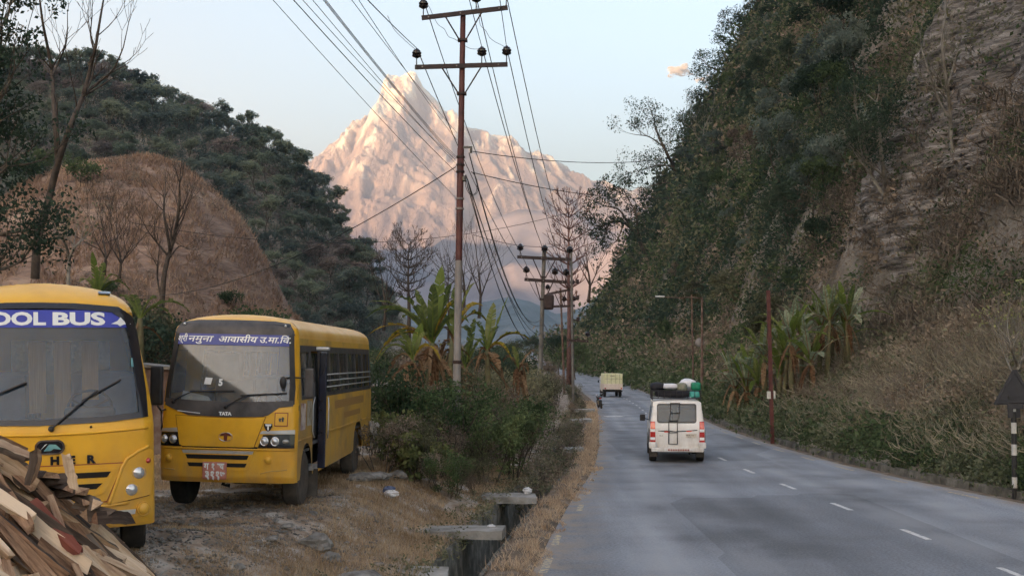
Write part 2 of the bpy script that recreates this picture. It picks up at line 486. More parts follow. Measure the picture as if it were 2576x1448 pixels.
YS = np.unique(np.concatenate([np.arange(-30, 10, 2.), np.arange(10, 34, .3), np.arange(34, 70, 1.), np.arange(70, 200, 4.), np.arange(200, 601, 12.)]))
def road_strip(fl, fr, dz, ncol=12, ys=YS):
    V = []
    for Y in ys:
        a, b = fl(Y), fr(Y)
        for k in range(ncol):
            V.append((a+(b-a)*k/(ncol-1), Y, roadZ(Y)+dz))
    return np.array(V), grid_faces(ncol, len(ys))
V, Fc = road_strip(roadL, roadR, 0.0)
ro = np_mesh('road', V, Fc, M_asphalt, smooth=True); tag(ro, kind='structure')
_a = ro.data.attributes.new('across', 'FLOAT', 'POINT'); _a.data.foreach_set('value', np.tile(np.linspace(0, 1, 12), len(YS)).astype(np.float32))
# pale gravel shoulder along the right edge
V, Fc = road_strip(lambda y: roadR(y)-.05, lambda y: roadR(y)+1.2, -.012, 4)
tag(np_mesh('shoulder', V, Fc, M_verge, smooth=True), kind='structure')

# kerb on the right
kb = MB()
ks = [y for y in np.arange(12, 150, 1.2)]
for i, y in enumerate(ks[:-1]):
    y2 = ks[i+1]-.03
    x1, x2 = roadR(y)+.32, roadR(y2)+.32
    z = roadZ(y); h = .17 + .03*nz(y, 3.3)
    h1 = h + .02*nz(y*2, 1.)
    kb.add([(x1,y,z-.1),(x1+.2,y,z-.1),(x2+.2,y2,z-.1),(x2,y2,z-.1),(x1+.02,y,z+h),(x1+.2,y,z+h),(x2+.2,y2,z+h1),(x2+.02,y2,z+h1)],
           [(0,3,2,1),(4,5,6,7),(0,1,5,4),(1,2,6,5),(2,3,7,6),(3,0,4,7)])
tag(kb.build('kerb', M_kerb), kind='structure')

# painted marks
def strip_mark(pts, wd, mb, z=.005):
    for (x, y, x2, y2) in pts:
        d = Vector((x2-x, y2-y, 0)); s = Vector((-d.y, d.x, 0)).normalized()*wd/2
        z1 = float(roadZ(y))+z; z2 = float(roadZ(y2))+z
        mb.add([(x-s.x, y-s.y, z1), (x+s.x, y+s.y, z1), (x2+s.x, y2+s.y, z2), (x2-s.x, y2-s.y, z2)], [(0,3,2,1)])
CY = np.array([10, 18.7, 22.9, 26.2, 29.3, 38, 48, 71, 100, 140]); CX = np.array([7.3, 7.02, 6.78, 6.6, 6.46, 6.4, 6.75, 8.3, 9.6, 10.9])
cx = lambda y: float(np.interp(y, CY, CX))
mk = MB()
y = 14.6
while y < 130:
    strip_mark([(cx(y), y, cx(y+1.1), y+1.1)], .11, mk); y += 3.55
m = mk.build('centre_line_marking', M_paint_w); tag(m, kind='structure')
mk = MB(); strip_mark([(5.0, 57.7, 5.95, 57.9)], .9, mk)
tag(mk.build('crossing_mark', M_paint_w), kind='structure')
mk = MB()
strip_mark([(.44,15.3,.58,16.5),(.70,17.6,.80,18.6),(1.35,21.6,1.45,22.5)], .12, mk)
for k, y in enumerate(np.arange(17.5, 60, 3.0)):
    strip_mark([(float(roadR(y))-.42, y, float(roadR(y+1.2))-.42, y+1.2)], .11, mk)
tag(mk.build('edge_line_marking', M_paint_y), kind='structure')

# ================================================================== left ground with the drain
def lot_z(X, Y, n=True):
    """height of the ground left of the drain"""
    t = roadL(Y) - X
    dl = t - 1.45
    k = np.clip((30.0-Y)/6.0, 0, 1); k = k*k*(3-2*k)
    far = .25 - .9*sstep((Y-45)/60.)
    top = 1.0*k + far*(1-k)
    top = top - .25*sstep((Y-12.3)/2.6)*k
    z = .06 + (top-.06)*sstep((dl-.05)/2.4)
    # drop behind, towards the stream
    z = z - 2.0*sstep((dl-12)/20.)*(Y > 34)
    return roadZ(Y)*sstep(1-(dl-5)/30) + z
gy = np.unique(np.concatenate([np.arange(-30, 6, 2.), np.arange(6, 34, .22), np.arange(34, 80, 1.), np.arange(80, 200, 5.), np.arange(200, 700, 25.), [800, 1200, 2500.]]))
offs = np.concatenate([[1.47,1.55,1.7], np.arange(1.9, 9, .2), np.arange(9, 30, .8), np.arange(30, 120, 5.), [150, 250, 500, 1000, 2500.]])
V = []
for Y in gy:
    L = float(roadL(min(Y, 600)))
    for o in offs:
        X = L-o
        z = float(lot_z(X, Y))
        a = min(1, (o-1.47)/1.2)
        z += a*(.06*nz(X*.5, Y*.5) + .03*nz(X*3, Y*3, 1.7, 4))
        V.append((X, Y, z))
V = np.array(V)
nc = len(offs)
lot = np_mesh('ground', V, grid_faces(nc, len(gy))[:, ::-1], M_ground, smooth=True); tag(lot, kind='structure')
# verge between the road and the drain
V = []
vo = [-.35, -.02, .08, .2, .35, .5, .64, .70]
for Y in gy[gy < 620]:
    L = float(roadL(Y))
    for o in vo:
        z = float(roadZ(Y)) + (-.03 if o < 0 else .015 + .05*min(1, o*3)*abs(nz((L-o)*2.2, Y*2.2)) + (.03 if .15 < o < .6 else 0))
        V.append((L-o + (.12*nz(Y*1.1, 7.7) if 0 <= o < .5 else 0), Y, z))
tag(np_mesh('verge', np.array(V), grid_faces(len(vo), int((gy < 620).sum()))[:, ::-1], M_verge, smooth=True), kind='structure')
# the drain channel
V = []
do = [(.64,.05),(.70,.045),(.72,-.75),(1.40,-.8),(1.43,.07),(1.58,.09),(1.60,-.1)]
dys = np.arange(6, 90, .5)
for Y in dys:
    L = float(roadL(Y))
    for i, (o, z) in enumerate(do):
        jt = .02*nz(Y*1.3, i*5.1)
        V.append((L-o+jt, Y, float(roadZ(Y))+z+ .03*nz(Y*.9, i*3.3)*(i in (1,4,5))))
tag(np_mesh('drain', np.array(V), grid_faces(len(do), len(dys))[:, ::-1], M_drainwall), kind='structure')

# valley floor, one wide sheet under everything
vb = MB(); vb.add([(-4600,-4900,-9),(4200,-4900,-9),(4200,13800,-9),(-4600,13800,-9)], [(0,1,2,3)])
tag(vb.build('valley_floor', M_valley), kind='structure')

# ================================================================== right hillside
def hill_prof(s):
    s = np.asarray(s, float)
    a = np.where(s < 8, .1 + .56*np.clip(s, 0, None), 4.6 + 1.95*(s-8))
    a = np.where(s > 62, 109.9 + .45*(s-62), a)
    return np.where(s < 0, 0.0, a)
def hill_pt(s, Y):
    """a point of the hillside surface; s metres right of the road edge"""
    n1 = nz(s*.045, Y*.045, 9.1, 3)*3.2 + nz(s*.22, Y*.22, 4.4, 3)*.9
    k = min(1, s/10.)
    st = s + n1*k - 4.2*float(sstep((Y-170)/80.))*min(1, s/9.)
    fade = 1-float(sstep((Y-290)/130.))
    z = float(roadZ(Y)) + float(hill_prof(max(st, s*.3)))*fade
    z += k*nz(s*.5, Y*.5, 2.2, 3)*.5
    return (float(roadR(Y)) + .5 + s, Y, z)
hs = np.concatenate([np.arange(0, 12, .5), np.arange(12, 70, 1.3), np.arange(70, 160, 9), [300, 900.]])
hy = np.concatenate([np.arange(4, 60, .8), np.arange(60, 140, 1.6), np.arange(140, 460, 5.)])
V = np.array([hill_pt(s, Y) for Y in hy for s in hs])
tag(np_mesh('hillside', V, grid_faces(len(hs), len(hy)), M_hill, smooth=True), kind='structure')

# ================================================================== left wooded hill and grassy hill
def prof_interp(px, tab): return np.interp(px, [t[0] for t in tab], [t[1] for t in tab])
W_SIL = [(-900,330),(-300,190),(0,170),(110,178),(260,205),(330,245),(400,275),(500,300),(560,340),(650,365),(720,415),(780,490),(830,555),(870,630),(930,690),(960,770),(1010,850),(1100,905)]
def wood_z(X, Y):
    px = 1288 + X/330.*F
    H = ZC + (YH-float(prof_interp(px, W_SIL)))/F*330.
    H = max(H, 0)
    k = float(sstep((Y-215)/125.)) if Y < 340 else 1-.6*float(sstep((Y-340)/200.))
    return -2 + (H+2)*k + k*(2.5*nz(X*.03, Y*.03, 5.5) + 1.*nz(X*.15, Y*.15, 1.5))
wx = np.arange(-420, -14, 4.); wy = np.arange(205, 560, 6.)
V = np.array([(x, y, wood_z(x, y)) for y in wy for x in wx])
tag(np_mesh('wooded_hill', V, grid_faces(len(wx), len(wy)), M_hill, smooth=True), kind='structure')
M_grasshill = mat('dry_hill_grass', [(.16,.105,.08), (.31,.21,.155), (.46,.33,.24)], scale=.22, detail=12, rough=1, bump=1, bscale=1.1, dist=.8, stretch=(.7,.7,3))
G_SIL = [(-260,700),(-120,610),(0,560),(60,520),(110,482),(160,452),(200,427),(250,410),(320,400),(400,404),(450,416),(500,444),(545,484),(585,530),(622,586),(652,644),(680,702),(715,768),(770,830),(800,905),(860,960)]
GY0 = 195.
def grass_z(X, Y):
    px = 1288 + X/GY0*F
    H = ZC + (YH-float(prof_interp(px, G_SIL)))/F*GY0
    H = max(H, -4)
    k = float(sstep((Y-118)/77.)) if Y < GY0 else 1-float(sstep((Y-GY0)/55.))
    return -5 + (H+5)*k + 1.5*nz(X*.07, Y*.05, 3.3) - 1.3*max(0, nz(X*.16, Y*.02, 8.1)) + .35*nz(X*.4, Y*.4, 2.3)
gx = np.arange(-130, -28, 1.3); gyy = np.arange(112, 250, 1.7)
V = np.array([(x, y, grass_z(x, y)) for y in gyy for x in gx])
tag(np_mesh('grassy_hill', V, grid_faces(len(gx), len(gyy)), M_grasshill, smooth=True), kind='structure')

# ================================================================== far mountain and foothills
def mountain_mat():
    m, nt, out = new_mat('snow_and_rock')
    b = N(nt, 'ShaderNodeBsdfDiffuse')
    ge = N(nt, 'ShaderNodeNewGeometry'); at = N(nt, 'ShaderNodeAttribute'); at.attribute_name = 'snow'
    mp = N(nt, 'ShaderNodeMapping'); mp.inputs['Scale'].default_value = (1, .4, .5); mp.inputs['Rotation'].default_value = (0, R(16), 0); nt.links.new(ge.outputs['Position'], mp.inputs[0])
    n1 = N(nt, 'ShaderNodeTexNoise', i_Scale=.011, i_Detail=12.0, i_Roughness=.72, i_Distortion=.6); nt.links.new(mp.outputs[0], n1.inputs['Vector'])
    a = N(nt, 'ShaderNodeMath', operation='MULTIPLY_ADD'); nt.links.new(n1.outputs[0], a.inputs[0]); a.inputs[1].default_value = 1.1; a.inputs[2].default_value = -.55
    c = N(nt, 'ShaderNodeMath', operation='ADD'); nt.links.new(at.outputs['Fac'], c.inputs[0]); nt.links.new(a.outputs[0], c.inputs[1])
    r = ramp(nt, c.outputs[0], [(.0, (.15,.14,.17)), (.22, (.28,.235,.24)), (.42, (.42,.335,.31)), (.60, (.53,.43,.38)), (.70, (.84,.78,.66)), (.82, (.92,.88,.76))])
    nt.links.new(r.outputs[0], b.inputs[0])
    bp = N(nt, 'ShaderNodeBump'); bp.inputs['Strength'].default_value = 1; bp.inputs['Distance'].default_value = 45
    n2 = N(nt, 'ShaderNodeTexNoise', i_Scale=.014, i_Detail=12.0, i_Roughness=.7); nt.links.new(mp.outputs[0], n2.inputs['Vector'])
    nt.links.new(n2.outputs[0], bp.inputs['Height']); nt.links.new(bp.outputs[0], b.inputs['Normal'])
    nt.links.new(b.outputs[0], out.inputs[0]); return m
M_mount = mountain_mat()
MY = 9000.
M_SIL = [(380,760),(560,640),(680,520),(760,440),(810,400),(841,358),(873,337),(911,299),(925,302),(957,271),(978,222),(988,187),(1005,194),(1033,179),(1047,184),(1065,219),
 (1103,257),(1121,282),(1138,275),(1152,299),(1173,320),(1215,327),(1236,339),(1263,341),(1295,365),(1326,386),(1361,407),(1403,418),(1427,435),(1445,459),(1487,463),(1522,473),(1557,483),(1640,520),(1760,580),(1900,650),(2100,740)]
def ridged(x, y, z=0., o=6):
    return noise.ridged_multi_fractal(Vector((x, y, z)), .9, 2.1, o, 1.0, 2.0)
nu, nv = 620, 210
V = []; SN = []
pk = (1040-1288)/F*MY
for j in range(nv+18):
    v = (j-18)/(nv-1)
    for i in range(nu):
        px = 420 + (2060-420)*i/(nu-1)
        X = (px-1288)/F*MY
        if v < 0:
            H = ZC + (YH-prof_interp(px, M_SIL))/F*MY
            V.append((X, MY - v*3000*1.5, H*(1+v*3.5) )); SN.append(.7); continue
        # spurs run down and outward from the summit
        wv = 90*nz(X/500., v*3, 1.)
        Xs = X - (X-pk)*.42*v**.8
        Hs = ZC + (YH-prof_interp(1288+Xs/MY*F, M_SIL))/F*MY
        Y = MY - 3300*v**1.05
        fal = (1-v)**.82
        u = (X-pk)/(1+1.1*v) + wv + 130*v
        c1 = ridged(u/420., v*1.1, 3.1, 5); c2 = ridged(u/120. + 9, v*3.2, 7.7, 5); c3 = ridged((X+Y*.5)/260., (Y-X*.3)/500., 1.3, 5)
        amp = min(1, v*9)
        z = Hs*fal + amp*(130*(c1-1) + 44*(c2-1) + 62*(c3-1))*(1-v*.4) + 10*nz(X/40., Y/40.)
        hn = z/2400.
        sn = .29 + .85*(hn-.55) + .24*(c1-1.0) + .30*(c2-1.0) + .16*nz(X/350., Y/350., 4.) + (.22 if v < .02 else 0)
        V.append((X, Y, z if v < .98 else -9)); SN.append(max(0, min(1, sn)))
mo = np_mesh('snow_mountain', np.array(V), grid_faces(nu, nv+18)[:, ::-1], M_mount, smooth=True)
_a = mo.data.attributes.new('snow', 'FLOAT', 'POINT'); _a.data.foreach_set('value', np.array(SN, np.float32))
tag(mo, kind='structure')

def foothill(name, Y0, depth, tab, m, amp, sc, x0, x1, n=180, seed=0):
    V = []; nvv = 40
    for j in range(nvv):
        v = (j-5)/(nvv-6)
        for i in range(n):
            px = x0+(x1-x0)*i/(n-1)
            X = (px-1288)/F*Y0
            H = ZC + (YH-prof_interp(px, tab))/F*Y0
            if v < 0: z = H*(1+v*1.5)
            else: z = H*(1-v**.9) + min(1, v*6)*amp*(ridged(X/sc, (Y0-depth*v)/sc/1.8, seed, 4)-1)
            z += amp*.12*nz(X/sc*4, v*4+seed)
            V.append((X, Y0-depth*v, z if v < .99 else -9))
    return tag(np_mesh(name, np.array(V), grid_faces(n, nvv)[:, ::-1], m, smooth=True), kind='structure')
M_foot1 = mat('hazed_far_forest', [(.17,.155,.17), (.26,.235,.255), (.36,.32,.34)], scale=.004, detail=10, rough=1, coord='Object')  # haze painted into the slope colour, paler and lilac
M_foot2 = mat('hazed_forest_slope', [(.09,.12,.14), (.13,.165,.185), (.19,.21,.22)], scale=.02, detail=10, rough=1, bump=1, bscale=.05, dist=8)  # forest colour lightened and blued to carry haze
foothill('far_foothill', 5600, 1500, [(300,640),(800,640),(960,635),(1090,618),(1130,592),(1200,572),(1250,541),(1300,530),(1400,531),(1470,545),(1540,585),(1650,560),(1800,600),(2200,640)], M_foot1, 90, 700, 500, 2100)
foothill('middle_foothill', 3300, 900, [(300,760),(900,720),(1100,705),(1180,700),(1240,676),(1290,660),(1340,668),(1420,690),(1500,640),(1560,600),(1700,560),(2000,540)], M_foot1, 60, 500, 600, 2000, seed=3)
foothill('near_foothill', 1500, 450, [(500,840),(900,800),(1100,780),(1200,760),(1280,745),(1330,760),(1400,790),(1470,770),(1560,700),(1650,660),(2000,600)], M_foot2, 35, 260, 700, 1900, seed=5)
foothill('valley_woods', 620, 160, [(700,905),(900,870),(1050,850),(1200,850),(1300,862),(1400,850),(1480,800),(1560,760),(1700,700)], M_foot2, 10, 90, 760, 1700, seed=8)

# unseen ridge added west and south, shaped to keep evening sun off the valley
def ridge_range():
    pl = [(-2700,7400,650),(-2250,5600,850),(-1950,4000,900),(-1900,2300,930),(-1950,800,900),(-2150,-400,640),(-2300,-1900,560),(-1500,-3300,530),(200,-3800,500),(2600,-3700,460)]
    pts = []
    for a, b in zip(pl[:-1], pl[1:]):
        n = 14
        for k in range(n):
            t = k/n; pts.append([a[q]+(b[q]-a[q])*t for q in range(3)])
    pts.append(list(pl[-1])); V = []; ks = np.linspace(-1, 1, 21)
    for i, (x, y, h) in enumerate(pts):
        a = pts[max(i-1, 0)]; b = pts[min(i+1, len(pts)-1)]
        t = Vector((b[0]-a[0], b[1]-a[1], 0)).normalized(); nn = Vector((-t.y, t.x, 0))
        H = h + 28*nz(i*.35, 2.)
        for k in ks:
            V.append((x+nn.x*k*1000, y+nn.y*k*1000, -9 + (H+9)*max(0, 1-abs(k))**.9 + (35*nz(k*4, i*.3, 2.) if abs(k) < .95 else 0)))
    return tag(np_mesh('shading_ridge', np.array(V), grid_faces(21, len(pts)), M_foot2, smooth=True), kind='structure')
ridge_range()

# clouds: two small puffs far behind the mountain
def cloud_mat():
    m, nt, out = new_mat('cloud_vapour')
    ge = N(nt, 'ShaderNodeNewGeometry'); no = N(nt, 'ShaderNodeTexNoise', i_Scale=.006, i_Detail=5.0, i_Roughness=.6)
    nt.links.new(ge.outputs['Position'], no.inputs['Vector'])
    mr = N(nt, 'ShaderNodeMapRange'); mr.inputs['From Min'].default_value = .40; mr.inputs['From Max'].default_value = .60; mr.inputs['To Max'].default_value = .12
    nt.links.new(no.outputs[0], mr.inputs[0])
    v = N(nt, 'ShaderNodeVolumePrincipled'); v.inputs['Color'].default_value = (1, .98, .95, 1); nt.links.new(mr.outputs[0], v.inputs['Density'])
    nt.links.new(v.outputs[0], out.inputs['Volume']); return m
M_cloud = cloud_mat()
rng = random.Random(5)
def cloud(px, py, wpx, hpx, seed):
    rg = random.Random(seed); Y = 16000.
    c = P(px, py, Y); k = Y/F
    bm = bmesh.new()
    for i in range(13):
        t = rg.uniform(-1, 1); r = (1-abs(t)**1.5*.7)*hpx*k*rg.uniform(.35, .6)
        cc = c + Vector((t*wpx*k*.5, rg.uniform(-200, 200), (1-abs(t))*hpx*k*rg.uniform(-.1, .4)))
        mt = Matrix.Translation(cc) @ Matrix.Diagonal((1.5*r, r, .8*r, 1))
        bmesh.ops.create_icosphere(bm, subdivisions=3, radius=1, matrix=mt)
    for v in bm.verts:
        q = v.co/160.; v.co += (v.co-c).normalized()*60*noise.fractal(q, 1, 2, 4)
    me = bpy.data.meshes.new('cloud'); bm.to_mesh(me); bm.free(); me.materials.append(M_cloud)
    me.polygons.foreach_set('use_smooth', [True]*len(me.polygons))
    o = bpy.data.objects.new('cloud', me); link(o); return tag(o, kind='structure')
cloud(1706, 184, 62, 24, 3); cloud(1768, 200, 34, 8, 5)

# evening haze over the valley
def haze():
    m, nt, out = new_mat('haze_air')
    v = N(nt, 'ShaderNodeVolumePrincipled'); v.inputs['Color'].default_value = (.58, .63, .72, 1)
    v.inputs['Density'].default_value = HAZE_D; v.inputs['Anisotropy'].default_value = .2
    nt.links.new(v.outputs[0], out.inputs['Volume'])
    hb = MB(); x0, x1, y0, y1, z0, z1 = -4700, 4300, -5000, 13900, -10, 2560
    hb.add([(x0,y0,z0),(x1,y0,z0),(x1,y1,z0),(x0,y1,z0),(x0,y0,z1),(x1,y0,z1),(x1,y1,z1),(x0,y1,z1)],
           [(0,3,2,1),(4,5,6,7),(0,1,5,4),(1,2,6,5),(2,3,7,6),(3,0,4,7)])
    o = hb.build('haze', m); tag(o, kind='stuff'); return o
HAZE_D = 1.45e-4
USE_HAZE = True
if USE_HAZE:
    haze()
# ================================================================== vehicle helpers
class Surf:
    """front (or rear) skin of a vehicle: point (u, z) -> 3D, depth measured inwards"""
    def __init__(s, w, yf, c, p): s.w, s.yf, s.c, s.p = w, yf, c, p
    def pos(s, u, z):
        k = min(1.0, abs(u)/max(s.w(z), 1e-4))
        return Vector((u, s.yf(z) + s.c*(1-(1-k**s.p)**(1/s.p)), z))
    def __call__(s, u, z, d=0.0):
        p = s.pos(u, z)
        e = .012
        w_ = s.w(z)
        u1, u2 = max(-w_*.985, u-e), min(w_*.985, u+e)
        a = s.pos(u2, z)-s.pos(u1, z); b = s.pos(u, z+e)-s.pos(u, z-e)
        n = a.cross(b)
        if n.length < 1e-9: n = Vector((0, -1, 0))
        n.normalize()
        if n.y > .2: n = -n
        return p + n*d

def poly_ccw(poly):
    a = sum(poly[i][0]*poly[(i+1) % len(poly)][1]-poly[(i+1) % len(poly)][0]*poly[i][1] for i in range(len(poly)))
    return list(poly) if a > 0 else list(reversed(poly))

def inside(pt, poly):
    x, y = pt; c = False; j = len(poly)-1
    for i in range(len(poly)):
        xi, yi = poly[i]; xj, yj = poly[j]
        if (yi > y) != (yj > y) and x < (xj-xi)*(y-yi)/(yj-yi)+xi: c = not c
        j = i
    return c

def rrect(x0, x1, z0, z1, r, n=5):
    """rounded rectangle outline; r may be one radius or four (bl, br, tr, tl)"""
    rr = [r]*4 if not hasattr(r, '__len__') else r
    out = []
    for (cx_, cz_, a0, q) in ((x0, z0, 180, rr[0]), (x1, z0, 270, rr[1]), (x1, z1, 0, rr[2]), (x0, z1, 90, rr[3])):
        ox = cx_ + (q if cx_ == x0 else -q); oz = cz_ + (q if cz_ == z0 else -q)
        for k in range(n+1):
            a = R(a0 + 90*k/n); out.append((ox+q*math.cos(a), oz+q*math.sin(a)))
    return out

def circ(x, z, r, n=18, rz=None):
    return [(x+r*math.cos(2*PI*k/n), z+(rz or r)*math.sin(2*PI*k/n)) for k in range(n)]

def patch(name, poly, fmap, mats, parent, off=.004, th=.01, step=.08, holes=(), smooth=True, zs=(), thick=True, flip=False):
    """a flat outline wrapped onto a skin, standing `off` proud of it, `th` thick"""
    poly = poly_ccw(poly)
    bm = bmesh.new()
    vs = [bm.verts.new((p[0], 0, p[1])) for p in poly]
    tri = tessellate_polygon([[Vector((p[0], p[1], 0)) for p in poly]])
    for t in tri:
        try: bm.faces.new([vs[i] for i in t])
        except ValueError: pass
    def cut(co, no):
        g = list(bm.verts)+list(bm.edges)+list(bm.faces)
        bmesh.ops.bisect_plane(bm, geom=g, plane_co=co, plane_no=no, dist=1e-6)
    us = [p[0] for p in poly]; zz = [p[1] for p in poly]
    if step:
        k = math.floor(min(us)/step)+1
        while k*step < max(us)-1e-4: cut((k*step, 0, 0), (1, 0, 0)); k += 1
        k = math.floor(min(zz)/step)+1
        while k*step < max(zz)-1e-4: cut((0, 0, k*step), (0, 0, 1)); k += 1
    for z in zs: cut((0, 0, z), (0, 0, 1))
    for h in holes:
        h = poly_ccw(h)
        for i in range(len(h)):
            a, b = h[i], h[(i+1) % len(h)]
            if (a[0]-b[0])**2+(a[1]-b[1])**2 < 1e-10: continue
            cut((a[0], 0, a[1]), (b[1]-a[1], 0, -(b[0]-a[0])))
        kill = [f for f in bm.faces if inside((f.calc_center_median().x, f.calc_center_median().z), h)]
        bmesh.ops.delete(bm, geom=kill, context='FACES')
    bmesh.ops.remove_doubles(bm, verts=bm.verts, dist=1e-5)
    front = list(bm.verts)
    if thick:
        be = [e for e in bm.edges if len(e.link_faces) == 1]
        r = bmesh.ops.extrude_edge_only(bm, edges=be)
        for v in r['geom']:
            if isinstance(v, bmesh.types.BMVert): v.co.y = th
    for v in bm.verts:
        v.co = fmap(v.co.x, v.co.z, off - v.co.y)
    bmesh.ops.recalc_face_normals(bm, faces=bm.faces)
    # outward facing
    if smooth:
        for f in bm.faces: f.smooth = True
    me = bpy.data.meshes.new(name); bm.to_mesh(me); bm.free()
    me.materials.append(mats)
    if smooth: me.set_sharp_from_angle(angle=R(40))
    o = bpy.data.objects.new(name, me); link(o, parent)
    return o

_fonts = {}
def text_patch(name, s, u0, z0, size, fmap, m, parent, sx=1.0, bold=0.0, off=.012, shear=0.0, align='LEFT', gap=1.0, fit=None):
    cu = bpy.data.curves.new('lettering', 'FONT'); cu.body = s; cu.size = size; cu.offset = bold
    cu.align_x = align; cu.shear = shear; cu.space_character = gap; cu.resolution_u = 3
    t = bpy.data.objects.new('lettering', cu); COL.objects.link(t)
    dg = bpy.context.evaluated_depsgraph_get()
    me = bpy.data.meshes.new_from_object(t.evaluated_get(dg))
    bpy.data.objects.remove(t)
    if fit:
        xs = [v.co.x for v in me.vertices]; sx = fit/(max(xs)-min(xs)); u0 = u0 - min(xs)*sx
    for v in me.vertices:
        v.co = fmap(u0 + v.co.x*sx, z0 + v.co.y, off)
    me.materials.clear(); me.materials.append(m)
    me.name = name
    o = bpy.data.objects.new(name, me); link(o, parent)
    return o

def shell(root, S, zb, ztop, zside, L, front_holes, side_polys, m, name='body', zfine=(), step=.08, roofmat=None, rear_holes=()):
    """front skin with openings, two sides, roof and rear of a vehicle"""
    zl = sorted(set([zb + (ztop-zb)*k/26 for k in range(27)] + [zside+(ztop-zside)*math.sin(k*PI/24) for k in range(13)]))
    outl = [(S.w(z), z) for z in zl] + [(-S.w(z), z) for z in reversed(zl)]
    o = []
    for p in outl:
        if not o or abs(p[0]-o[-1][0])+abs(p[1]-o[-1][1]) > 1e-4: o.append(p)
    front = patch(name, o, S, m, root, off=0, th=.03, step=step, holes=front_holes, zs=[ztop-.004, ztop-.012, ztop-.03, ztop-.055]+list(zfine), thick=False)
    # sides from polygons given in (y, z)
    for sgn in (-1, 1):
        fm = (lambda sg: (lambda a, z, d=0.0: Vector((sg*(S.w(z)+d), a, z))))(sgn)
        pl, hl = side_polys(sgn)
        patch('side_panel', pl, fm, m, root, off=0, th=.03, step=.25, holes=hl, thick=False)
    # roof
    mb = MB()
    zr = [z for z in zl if z >= zside-1e-6]
    ring = [(S.w(z), z) for z in zr] + [(-S.w(z), z) for z in reversed(zr)]
    ny = 8
    for j in range(ny+1):
        for (u, z) in ring:
            y0 = S.yf(z)+S.c
            y = y0 + (L-y0)*j/ny
            uu = u
            if j == ny: pass
            mb.v.append((uu, y, z))
    n = len(ring)
    for j in range(ny):
        for i in range(n-1):
            mb.f.append((j*n+i, (j+1)*n+i, (j+1)*n+i+1, j*n+i+1)); mb.m.append(0)
    mb.build('roof', roofmat or m, root, smooth=True)
    # rear
    fr = lambda a, z, d=0.0: Vector((a, L+d, z))
    patch('rear_panel', o, fr, m, root, off=0, th=.03, step=.5, holes=rear_holes, thick=False, smooth=False)
    return front

def wheel(parent, x, y, r, wd, sgn, tyre_m, rim_m, name='wheel', dual=False):
    """wheel standing on the ground at x, y; sgn = side facing out"""
    M = Matrix.Translation((x, y, r)) @ Matrix.Rotation(R(90)*sgn, 4, 'Y')
    mb = MB()
    h = wd/2
    mb.lathe([(r*.62,-h*.9),(r*.70,-h),(r*.9,-h),(r*.975,-h*.82),(r,-h*.5),(r,h*.5),(r*.975,h*.82),(r*.9,h),(r*.70,h),(r*.62,h*.9)], 28, M)
    t = mb.build('tyre', tyre_m, None, autosmooth=35)
    rb = MB()
    rb.lathe([(r*.62,-h*.7),(r*.63,h*.88),(r*.58,h*.9),(r*.55,h*.5),(r*.46,h*.22),(r*.30,h*.22),(r*.22,h*.45),(r*.2,h*.7),(r*.001,h*.72)], 24, M)
    for k in range(6):
        a = 2*PI*k/6
        rb.lathe([(r*.035,h*.2),(r*.035,h*.42),(.001,h*.44)], 6, M @ Matrix.Translation((r*.38*math.cos(a), r*.38*math.sin(a), 0)))
    w_ = bpy.data.objects.new(name, t.data); link(w_, parent)
    bpy.data.objects.remove(t)
    w_.name = name
    rim = rb.build('rim', rim_m, w_, autosmooth=35)
    return w_

# vehicle materials
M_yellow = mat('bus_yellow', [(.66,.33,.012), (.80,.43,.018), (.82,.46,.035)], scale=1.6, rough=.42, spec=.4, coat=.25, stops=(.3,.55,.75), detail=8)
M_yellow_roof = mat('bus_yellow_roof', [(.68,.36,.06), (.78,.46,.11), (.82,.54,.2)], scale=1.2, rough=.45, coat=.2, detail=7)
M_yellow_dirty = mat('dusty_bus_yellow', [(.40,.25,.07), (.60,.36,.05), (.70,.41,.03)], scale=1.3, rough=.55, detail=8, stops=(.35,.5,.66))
def grime(m, low, high, col, amt):
    """road dust that thickens towards the bottom of a vehicle, and faint smears all over"""
    nt = m.node_tree; b = next(n for n in nt.nodes if n.type == 'BSDF_PRINCIPLED')
    src = b.inputs['Base Color'].links[0].from_socket
    tc = N(nt, 'ShaderNodeTexCoord'); sp = N(nt, 'ShaderNodeSeparateXYZ'); nt.links.new(tc.outputs['Object'], sp.inputs[0])
    mr = N(nt, 'ShaderNodeMapRange'); mr.inputs['From Min'].default_value = low; mr.inputs['From Max'].default_value = high
    mr.inputs['To Min'].default_value = .75; mr.inputs['To Max'].default_value = .12; nt.links.new(sp.outputs[2], mr.inputs[0])
    mp = N(nt, 'ShaderNodeMapping'); mp.inputs['Scale'].default_value = (3, 3, .8); nt.links.new(tc.outputs['Object'], mp.inputs[0])
    no = N(nt, 'ShaderNodeTexNoise', i_Scale=1.6, i_Detail=9.0, i_Roughness=.7); nt.links.new(mp.outputs[0], no.inputs['Vector'])
    r = ramp(nt, no.outputs[0], [(.38, .15), (.66, 1.)])
    mu = N(nt, 'ShaderNodeMath', operation='MULTIPLY'); nt.links.new(mr.outputs[0], mu.inputs[0]); nt.links.new(r.outputs[0], mu.inputs[1])
    m2 = N(nt, 'ShaderNodeMath', operation='MULTIPLY'); nt.links.new(mu.outputs[0], m2.inputs[0]); m2.inputs[1].default_value = amt
    mx = N(nt, 'ShaderNodeMix', data_type='RGBA'); nt.links.new(m2.outputs[0], mx.inputs[0]); nt.links.new(src, mx.inputs[6]); mx.inputs[7].default_value = (*col, 1)
    nt.links.new(mx.outputs[2], b.inputs['Base Color'])
